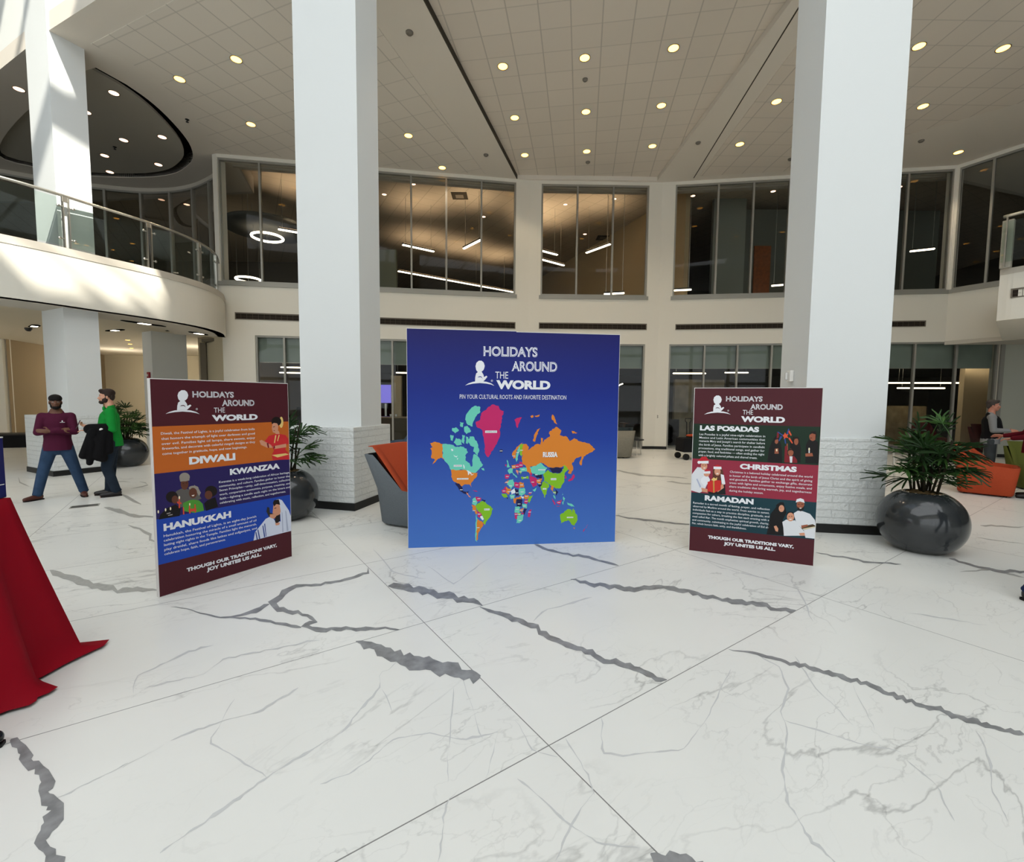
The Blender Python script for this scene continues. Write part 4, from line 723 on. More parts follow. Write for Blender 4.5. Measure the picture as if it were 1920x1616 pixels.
PRINT_lab = [('RUSSIA',1.6034,1.0445,.1701,.0598,0),
 ('GREENLAND',.9235,1.3069,.1329,.0258,1),
 ('CANADA',.5522,.9256,.0905,.0205,1),
 ('UNITED STATES',.6069,.7772,.128,.0172,1),
 ('BRAZIL',.8796,.4229,.0618,.021,1),
 ('CHINA',1.6461,.7601,.0641,.023,1),
 ('INDIA',1.542,.6487,.0425,.0159,1),
 ('KAZAKHSTAN',1.5071,.8698,.0812,.0123,1),
 ('AUSTRALIA',1.8489,.3081,.076,.0143,1),
 ('MEXICO',.5912,.6534,.0304,.0086,1),
 ('ARGENTINA',.7815,.2159,.0308,.0087,1),
 ('PERU',.7342,.4127,.0307,.0087,1),
 ('BOLIVIA',.7921,.3711,.0308,.0088,1),
 ('COLOMBIA',.738,.517,.0306,.0087,1),
 ('VENEZUELA',.7875,.5489,.0307,.0087,1),
 ('ICELAND',1.038,1.0894,.0309,.0087,1),
 ('IRAN',1.4038,.7289,.0317,.0088,1),
 ('AFGHANISTAN',1.4725,.7436,.0318,.0088,1),
 ('UZBEKISTAN',1.4439,.8127,.0317,.0088,1),
 ('TURKEY',1.3107,.7814,.0315,.0088,1),
 ('LIBYA',1.2201,.6988,.0313,.0088,1),
 ('EGYPT',1.276,.6978,.0315,.0088,1),
 ('ALGERIA',1.1471,.6879,.0312,.0088,1),
 ('MALI',1.1298,.6217,.0313,.0087,1),
 ('MAURITANIA',1.0744,.6316,.0312,.0088,1),
 ('CHAD',1.2238,.6075,.0314,.0088,1),
 ('SUDAN',1.2832,.6169,.0315,.0088,1),
 ('NIGERIA',1.1716,.563,.0313,.0088,1),
 ('ETHIOPIA',1.3324,.5648,.0316,.0088,1),
 ('KENYA',1.3291,.5084,.0316,.0088,1),
 ('DR CONGO',1.2486,.4786,.0315,.0088,1),
 ('TANZANIA',1.3117,.4541,.0316,.0088,1),
 ('ANGOLA',1.2277,.4174,.0315,.0088,1),
 ('ZAMBIA',1.2768,.4055,.0315,.0089,1),
 ('NAMIBIA',1.2174,.3595,.0315,.0089,1),
 ('BOTSWANA',1.2524,.3585,.0315,.0088,1),
 ('MADAGASCAR',1.3718,.3818,.0317,.0088,1),
 ('SOUTH AFRICA',1.2595,.2858,.0315,.0088,1),
 ('INDONESIA',1.7124,.487,.0323,.0089,1),
 ('PAKISTAN',1.485,.7081,.0318,.0088,1),
 ('THAILAND',1.6597,.6021,.0321,.0089,1),
 ('SPAIN',1.1106,.7968,.0312,.0087,1),
 ('GERMANY',1.1815,.9074,.0312,.0087,1),
 ('POLAND',1.2232,.9121,.0313,.0087,1),
 ('UKRAINE',1.2912,.8762,.0314,.0087,1),
 ('SWEDEN',1.2263,1.0705,.0312,.0087,1),
 ('NORWAY',1.1813,1.0309,.0312,.0087,1),
 ('FINLAND',1.2714,1.0962,.0314,.0087,1),
 ('BELARUS',1.2649,.9255,.0314,.0088,1),
 ('ROMANIA',1.2581,.8487,.0314,.0087,1),
 ('MOROCCO',1.1055,.7324,.0311,.0087,1),
 ('YEMEN',1.3779,.6079,.0317,.0088,1)]
PRINT_mt = [('HOLIDAYS',.8336,2.1474,.6077,.1073,'i'),
 ('AROUND',1.1488,1.9872,.5206,.1087,'i'),
 ('THE',.9666,1.9015,.1447,.0762,'t'),
 ('WORLD',.9784,1.7852,.615,.0984,'x'),
 ('PIN YOUR CULTURAL ROOTS AND FAVORITE DESTINATION',.5727,1.6736,1.2069,.0472,'m'),
 ('®',.9174,1.8644,.0237,.022,'m')]
PRINT_lt = [('HOLIDAYS',.3062,1.6634,.3445,.0527,'i'),
 ('AROUND',.5438,1.587,.2961,.0556,'i'),
 ('THE',.4747,1.5282,.0933,.0445,'t'),
 ('WORLD',.456,1.4527,.4101,.0547,'x'),
 ('®',.328,1.554,.0172,.0164,'m'),
 ('DIWALI',.2615,1.0838,.384,.0654,'x'),
 ('KWANZAA',.593,.9476,.4842,.0568,'x'),
 ('HANUKKAH',.0535,.551,.5372,.0605,'x'),
 ('THOUGH OUR TRADITIONS VARY,',.2094,.153,.8152,.0328,'x'),
 ('JOY UNITES US ALL.',.3678,.1052,.4942,.034,'x'),
 ('Diwali, the Festival of Lights, is a joyful celebration from India',.0638,1.3546,.7702,.0203,'b'),
 ('that honors the triumph of light over darkness and good',.0652,1.3116,.7685,.0203,'b'),
 ('over evil. Families light oil lamps, share sweets, enjoy',.0656,1.2699,.7679,.0204,'b'),
 ('fireworks, and decorate with colorful rangoli designs as they',.0669,1.2296,.768,.0204,'b'),
 ('come together in gratitude, hope, and new beginnings.',.0673,1.1869,.6888,.0204,'b'),
 ('Kwanzaa is a week-long celebration of African heritage,',.4952,.886,.6871,.0199,'b'),
 ('community, and culture. Families gather to honor the',.4949,.8476,.6861,.0199,'b'),
 ('Seven Principles—unity, self-determination, collective',.4959,.8104,.687,.02,'b'),
 ('work, cooperative economics, purpose, creativity, and',.4957,.7719,.6874,.0199,'b'),
 ('faith—lighting a candle each night on the kinara and',.4967,.7331,.6866,.0199,'b'),
 ('celebrating with music, reflection, and togetherness.',.4964,.6948,.6384,.02,'b'),
 ('Hanukkah, the Festival of Lights, is an eight-day Jewish',.0513,.5003,.7719,.0206,'b'),
 ('celebration honoring the miracle of a small amount of oil',.0507,.462,.7725,.0206,'b'),
 ('lasting eight nights in the Temple. Families light the menorah,',.0513,.4246,.7734,.0206,'b'),
 ('play dreidel, share foods like latkes and sufganiyot, and',.0517,.3841,.7744,.0206,'b'),
 ('celebrate hope, faith, and perseverance.',.0512,.3465,.4837,.0206,'b')]
PRINT_rt = [('HOLIDAYS',.3168,1.6701,.3449,.0534,'i'),
 ('AROUND',.551,1.5879,.2963,.0552,'i'),
 ('THE',.4828,1.5332,.0961,.0476,'t'),
 ('WORLD',.4698,1.4542,.4026,.061,'x'),
 ('®',.3358,1.5621,.0156,.0174,'m'),
 ('LAS POSADAS',.0715,1.351,.5711,.0547,'x'),
 ('CHRISTMAS',.4785,.9544,.5189,.0562,'x'),
 ('RAMADAN',.1465,.5828,.4754,.0581,'x'),
 ('THOUGH OUR TRADITIONS VARY,',.1947,.1636,.8119,.0347,'x'),
 ('JOY UNITES US ALL.',.354,.112,.4905,.0344,'x'),
 ('Las Posadas is a joyful nine-night celebration in',.0687,1.2999,.6335,.0219,'b'),
 ('Mexico and Latin American communities that',.0688,1.263,.6328,.0219,'b'),
 ('reenacts Mary and Joseph’s search for shelter before',.0677,1.2261,.6345,.022,'b'),
 ('the birth of Jesus. Families participate in candlelit',.0668,1.1858,.6349,.022,'b'),
 ('processions, sing traditional songs, and gather for',.0658,1.1473,.6353,.022,'b'),
 ('prayer, food, and festivities — often ending the night',.066,1.1097,.6357,.022,'b'),
 ('with a brightly colored piñata and shared treats.',.065,1.0692,.5728,.0221,'b'),
 ('Christmas is a beloved holiday celebrated around the world',.3842,.9066,.7536,.0216,'b'),
 ('in honor of the birth of Jesus Christ and the spirit of giving',.3835,.8652,.7543,.0216,'b'),
 ('and goodwill. Families gather to exchange gifts, decorate',.3839,.827,.7536,.0216,'b'),
 ('trees with lights and ornaments, enjoy festive meals, and',.3844,.7874,.7528,.0217,'b'),
 ('share traditions that bring warmth, joy, and togetherness',.3837,.7478,.7522,.0217,'b'),
 ('during the holiday season.',.3842,.7033,.3244,.0217,'b'),
 ('Ramadan is a sacred month of fasting, prayer, and reflection',.0297,.5368,.744,.021,'b'),
 ('observed by Muslims around the world. From sunrise to sunset,',.0286,.4986,.7446,.021,'b'),
 ('individuals fast as a way to practice discipline, gratitude, and',.0288,.4596,.745,.021,'b'),
 ('compassion for others, breaking the fast each evening with a',.0277,.422,.7455,.021,'b'),
 ('meal called iftar. The month emphasizes spiritual growth, charity,',.0279,.3837,.7448,.021,'b'),
 ('and community, culminating in the joyful celebration of Eid al-',.0268,.3446,.7454,.0211,'b'),
 ('Fitr, which honors faith, unity, and thankfulness.',.027,.3066,.5387,.021,'b')]
PRINT_lbands = [('orange',[(.0032,1.4164),(1.1935,1.4208),(1.191,1.0355),(.0021,1.0298)]),
 ('indigo',[(.0021,1.0298),(1.191,1.0355),(1.189,.6624),(.0066,.6524)]),
 ('royal',[(.0066,.6524),(1.189,.6624),(1.1883,.277),(.0008,.2662)])]
PRINT_rbands = [('forest',[(-0.004,1.431),(1.1891,1.4306),(1.1867,1.0497),(-0.0057,1.0462)]),
 ('crimson',[(-0.0057,1.0462),(1.1867,1.0497),(1.184,.6714),(.0029,.6601)]),
 ('teal',[(.0029,.6601),(1.184,.6714),(1.1856,.2884),(.0046,.2844)])]
PRINT_lart = [('gold',[(1.1275,1.4171),(1.1255,1.3977),(1.121,1.3808),(1.1146,1.3685),(1.1072,1.3621),(1.0995,1.3624),(1.0926,1.3694),(1.0873,1.3823),(1.0841,1.3993),(1.0835,1.4186),(1.0855,1.4378),(1.0899,1.4546),(1.0962,1.467),(1.1036,1.4735),(1.1113,1.4733),(1.1182,1.4664),(1.1236,1.4536),(1.1269,1.4365)]),
 ('hair',[(1.1073,1.4267),(1.1035,1.4106),(1.0937,1.3966),(1.0792,1.3866),(1.0617,1.3817),(1.0435,1.3825),(1.0267,1.3888),(1.0134,1.3998),(1.0049,1.4141),(1.0024,1.4302),(1.0061,1.446),(1.0156,1.4598),(1.0297,1.4699),(1.0469,1.475),(1.0652,1.4746),(1.0822,1.4685),(1.0959,1.4576),(1.1047,1.4431)]),
 ('skin',[(1.0122,1.4065),(1.0311,1.4234),(1.0617,1.4194),(1.0729,1.3864),(1.0679,1.3334),(1.0423,1.3112),(1.0151,1.3215),(1.0044,1.3601)]),
 ('skin',[(1.0399,1.329),(1.0772,1.3329),(1.0883,1.2937),(1.0445,1.2875)]),
 ('hair',[(1.0059,1.4009),(1.0191,1.4296),(1.0698,1.4279),(1.0792,1.3862),(1.0583,1.4106),(1.0277,1.4147)]),
 ('red',[(.9731,1.2889),(1.0389,1.3025),(1.0963,1.2992),(1.1514,1.284),(1.1758,1.2463),(1.187,1.194),(1.151,1.1847),(1.1427,1.1341),(1.1768,1.0947),(1.1875,1.0297),(1.0048,1.0433),(.9977,1.097),(1.0205,1.136),(1.0009,1.1847),(.9217,1.2286)]),
 ('skin',[(.8757,1.2462),(.8992,1.2532),(.9923,1.1971),(1.0094,1.1664),(.9552,1.1709),(.8916,1.205)]),
 ('skin',[(1.0099,1.181),(1.1514,1.1967),(1.1533,1.1603),(1.0272,1.1531)]),
 ('gold',[(1.0385,1.2908),(1.0508,1.29),(1.0325,1.2116),(1.0234,1.2152)]),
 ('gold',[(1.0758,1.2945),(1.0849,1.288),(1.064,1.227),(1.058,1.2334)]),
 ('gold',[(.9976,1.094),(1.1446,1.0977),(1.1797,1.0823),(1.0564,1.0645)]),
 ('darkred',[(.948,1.2179),(.966,1.2195),(.9731,1.1694),(.9582,1.1707)]),
 ('darkred',[(1.0161,1.1835),(1.0315,1.1852),(1.0336,1.1584),(1.0182,1.1568)]),
 ('brow',[(1.0172,1.377),(1.0388,1.382),(1.0385,1.3761),(1.02,1.3711)]),
 ('darkred',[(1.0188,1.3389),(1.0372,1.3409),(1.0338,1.3322)]),
 ('pattern',[(.1551,.8703),(.1948,.8861),(.2697,.8663),(.3077,.8446),(.3467,.7732),(.2444,.7412),(.1861,.7249),(.1435,.7955)]),
 ('brown',[(.2504,.9176),(.2479,.9006),(.242,.8864),(.2336,.8764),(.2236,.8721),(.2133,.8738),(.2039,.8813),(.1966,.8937),(.1921,.9095),(.191,.9267),(.1934,.9434),(.1991,.9576),(.2074,.9676),(.2173,.9721),(.2276,.9706),(.2371,.9633),(.2446,.9509),(.2492,.935)]),
 ('headwrap',[(.2628,.9765),(.2599,.9639),(.2525,.9536),(.2415,.9467),(.2283,.9442),(.2145,.9462),(.2019,.9526),(.1918,.9624),(.1855,.9746),(.1836,.9876),(.1865,1),(.1937,1.0103),(.2045,1.0172),(.2175,1.0199),(.2313,1.0181),(.2441,1.0119),(.2544,1.0021),(.2609,.9898)]),
 ('headwrap',[(.1832,.9777),(.2606,.9768),(.2572,.9469),(.1885,.9471)]),
 ('brow',[(.2053,.9295),(.2164,.9303),(.2162,.9266),(.2052,.9258)]),
 ('brow',[(.2297,.9308),(.2409,.9317),(.2407,.9279),(.2295,.9258)]),
 ('headwrap',[(.2917,.9035),(.3206,.8785),(.3441,.8255),(.3289,.7971),(.3056,.8501)]),
 ('headwrap',[(.3272,.8697),(.3245,.863),(.3175,.858),(.3069,.8552),(.2942,.8549),(.2808,.8571),(.2684,.8616),(.2584,.8678),(.2521,.8749),(.2501,.8822),(.2526,.8887),(.2595,.8937),(.2698,.8966),(.2824,.897),(.2958,.8949),(.3084,.8905),(.3186,.8843),(.3251,.877)]),
 ('brown',[(.3139,.8281),(.3114,.8127),(.3053,.7999),(.2963,.7912),(.2857,.7876),(.2747,.7896),(.2647,.7969),(.2567,.8085),(.2518,.8232),(.2506,.839),(.2531,.8542),(.2591,.8669),(.2678,.8757),(.2783,.8794),(.2893,.8777),(.2995,.8705),(.3076,.8589),(.3126,.8442)]),
 ('teeth',[(.2699,.8153),(.2928,.8164),(.2877,.8045),(.2741,.8069)]),
 ('green',[(.2029,.7593),(.2457,.7739),(.2797,.7752),(.3274,.7587),(.3542,.7251),(.3634,.6606),(.2863,.656),(.2001,.6919)]),
 ('hair',[(.4787,.8158),(.4749,.7991),(.4654,.7856),(.4513,.7768),(.4344,.7738),(.4168,.777),(.4006,.7858),(.3878,.7992),(.3797,.8155),(.3774,.8329),(.3811,.8492),(.3903,.8626),(.404,.8715),(.4207,.8748),(.4382,.872),(.4547,.8634),(.4679,.8501),(.4763,.8335)]),
 ('brown',[(.4358,.7887),(.4334,.7755),(.4275,.7647),(.4188,.7574),(.4084,.7547),(.3976,.7566),(.3877,.7631),(.3799,.7733),(.375,.786),(.3737,.7996),(.3761,.8126),(.3819,.8233),(.3904,.8306),(.4007,.8336),(.4115,.8318),(.4215,.8254),(.4295,.8152),(.4345,.8025)]),
 ('dark',[(.366,.7254),(.3955,.7486),(.4594,.7659),(.4806,.6739),(.3799,.6546)]),
 ('hair',[(.1681,.8183),(.1647,.8019),(.1563,.7885),(.1439,.7797),(.1291,.7766),(.1138,.7796),(.0997,.7881),(.0885,.8011),(.0815,.8171),(.0796,.8342),(.0829,.8503),(.0911,.8636),(.1031,.8725),(.1177,.8758),(.1331,.8732),(.1474,.8649),(.1589,.8519),(.1661,.8357)]),
 ('brown',[(.1672,.796),(.1653,.7844),(.1608,.7748),(.1542,.7683),(.1464,.7657),(.1382,.7672),(.1308,.7728),(.1249,.7816),(.1213,.7927),(.1204,.8047),(.1223,.8161),(.1267,.8257),(.1332,.8323),(.141,.835),(.1491,.8336),(.1566,.8281),(.1626,.8193),(.1663,.8081)]),
 ('dark',[(.0347,.6946),(.0819,.7384),(.1463,.7602),(.1837,.7203),(.1745,.6546),(.0786,.6558),(.0229,.656)]),
 ('stripe',[(.0802,.6971),(.1076,.6987),(.1073,.6914),(.0799,.6898)]),
 ('stripe',[(.09,.6803),(.1217,.6809),(.1214,.6735),(.0897,.673)]),
 ('candle',[(.1717,.8002),(.1803,.7986),(.1794,.7212),(.1686,.7234)]),
 ('candle',[(.1993,.7248),(.208,.723),(.2099,.6596),(.1989,.6619)]),
 ('candle',[(.2461,.7281),(.2551,.7264),(.2568,.6572),(.2456,.6595)]),
 ('candle',[(.2894,.7324),(.2985,.7306),(.3002,.6583),(.2888,.6606)]),
 ('candle',[(.158,.7828),(.1901,.7692),(.1915,.7514),(.1595,.7651)]),
 ('candle',[(.2428,.7008),(.3017,.694),(.303,.6706),(.244,.6752)]),
 ('flame',[(.0266,.7206),(.0261,.7161),(.0251,.7123),(.0236,.7097),(.0219,.7085),(.0202,.7088),(.0186,.7107),(.0174,.714),(.0167,.7181),(.0165,.7227),(.017,.7271),(.0181,.7309),(.0195,.7335),(.0212,.7348),(.023,.7344),(.0246,.7325),(.0258,.7293),(.0265,.7251)]),
 ('flame',[(.0783,.7269),(.0778,.7224),(.0768,.7186),(.0753,.7159),(.0735,.7146),(.0717,.715),(.0701,.7169),(.0689,.7202),(.0682,.7244),(.068,.729),(.0685,.7335),(.0696,.7373),(.0711,.74),(.0728,.7413),(.0746,.7409),(.0762,.739),(.0775,.7357),(.0782,.7315)]),
 ('flame',[(.1142,.7294),(.1136,.7249),(.1126,.721),(.1111,.7183),(.1093,.7171),(.1075,.7174),(.1058,.7194),(.1045,.7227),(.1038,.7269),(.1037,.7315),(.1042,.7361),(.1052,.7399),(.1068,.7427),(.1085,.7439),(.1104,.7435),(.112,.7416),(.1133,.7383),(.114,.7341)]),
 ('flame',[(.1819,.8108),(.1814,.8062),(.1803,.8023),(.1787,.7995),(.1769,.7982),(.175,.7985),(.1733,.8005),(.172,.8038),(.1713,.808),(.1711,.8128),(.1716,.8174),(.1727,.8213),(.1743,.8241),(.1761,.8254),(.178,.825),(.1797,.8231),(.181,.8198),(.1818,.8155)]),
 ('flame',[(.2578,.7385),(.2574,.7347),(.2565,.7314),(.2552,.7291),(.2536,.7281),(.2521,.7284),(.2507,.73),(.2496,.7328),(.249,.7364),(.2488,.7403),(.2493,.7441),(.2502,.7474),(.2515,.7497),(.253,.7508),(.2545,.7505),(.256,.7488),(.257,.7461),(.2577,.7425)]),
 ('tallit',[(1.0329,.636),(1.0611,.6368),(1.092,.619),(1.1634,.4985),(1.1922,.4308),(1.1883,.277),(.916,.2793),(.7904,.2773),(.8077,.3563),(.9169,.4642),(.9779,.4803),(1.0183,.4088),(1.0714,.4027),(1.0689,.5059),(1.056,.5837)]),
 ('skin',[(1.0005,.5945),(1.0628,.5974),(1.0753,.5076),(1.0505,.4345),(1.0103,.4435),(.9876,.4961)]),
 ('hair',[(.9949,.6104),(1.0081,.6346),(1.0578,.6344),(1.0714,.5747),(1.0313,.5915),(1.0057,.5696)]),
 ('beard',[(1.0112,.4672),(1.0679,.4789),(1.0655,.4131),(1.0267,.3828),(1.0123,.4131)]),
 ('brow',[(1.0052,.5549),(1.03,.5559),(1.0297,.5484),(1.008,.5483)]),
 ('horn',[(.9362,.5805),(.9569,.5705),(.961,.5165),(1.0121,.4908),(1.0047,.4596),(.9505,.4774),(.9256,.5357)]),
 ('skin',[(.9603,.4989),(1.0061,.4951),(1.0266,.4638),(.995,.4469),(.9592,.4696)]),
 ('skin',[(1.0118,.3983),(1.0648,.3951),(1.0544,.3703),(1.0201,.3724)]),
 ('stripeblue',[(.8104,.3528),(.8193,.3592),(.8335,.2775),(.8218,.2747)]),
 ('stripeblue',[(.8312,.3707),(.8402,.3772),(.8569,.28),(.8451,.2773)]),
 ('stripeblue',[(.8819,.3992),(.891,.4058),(.9073,.2845),(.8953,.2817)]),
 ('stripeblue',[(.9002,.4153),(.9094,.422),(.9193,.2873),(.9133,.2859)]),
 ('fold',[(1.1232,.5098),(1.1355,.492),(1.1542,.2885),(1.1346,.2872)]),
 ('fold',[(1.0846,.5026),(1.0935,.4856),(1.0991,.2868),(1.0863,.2869)])]
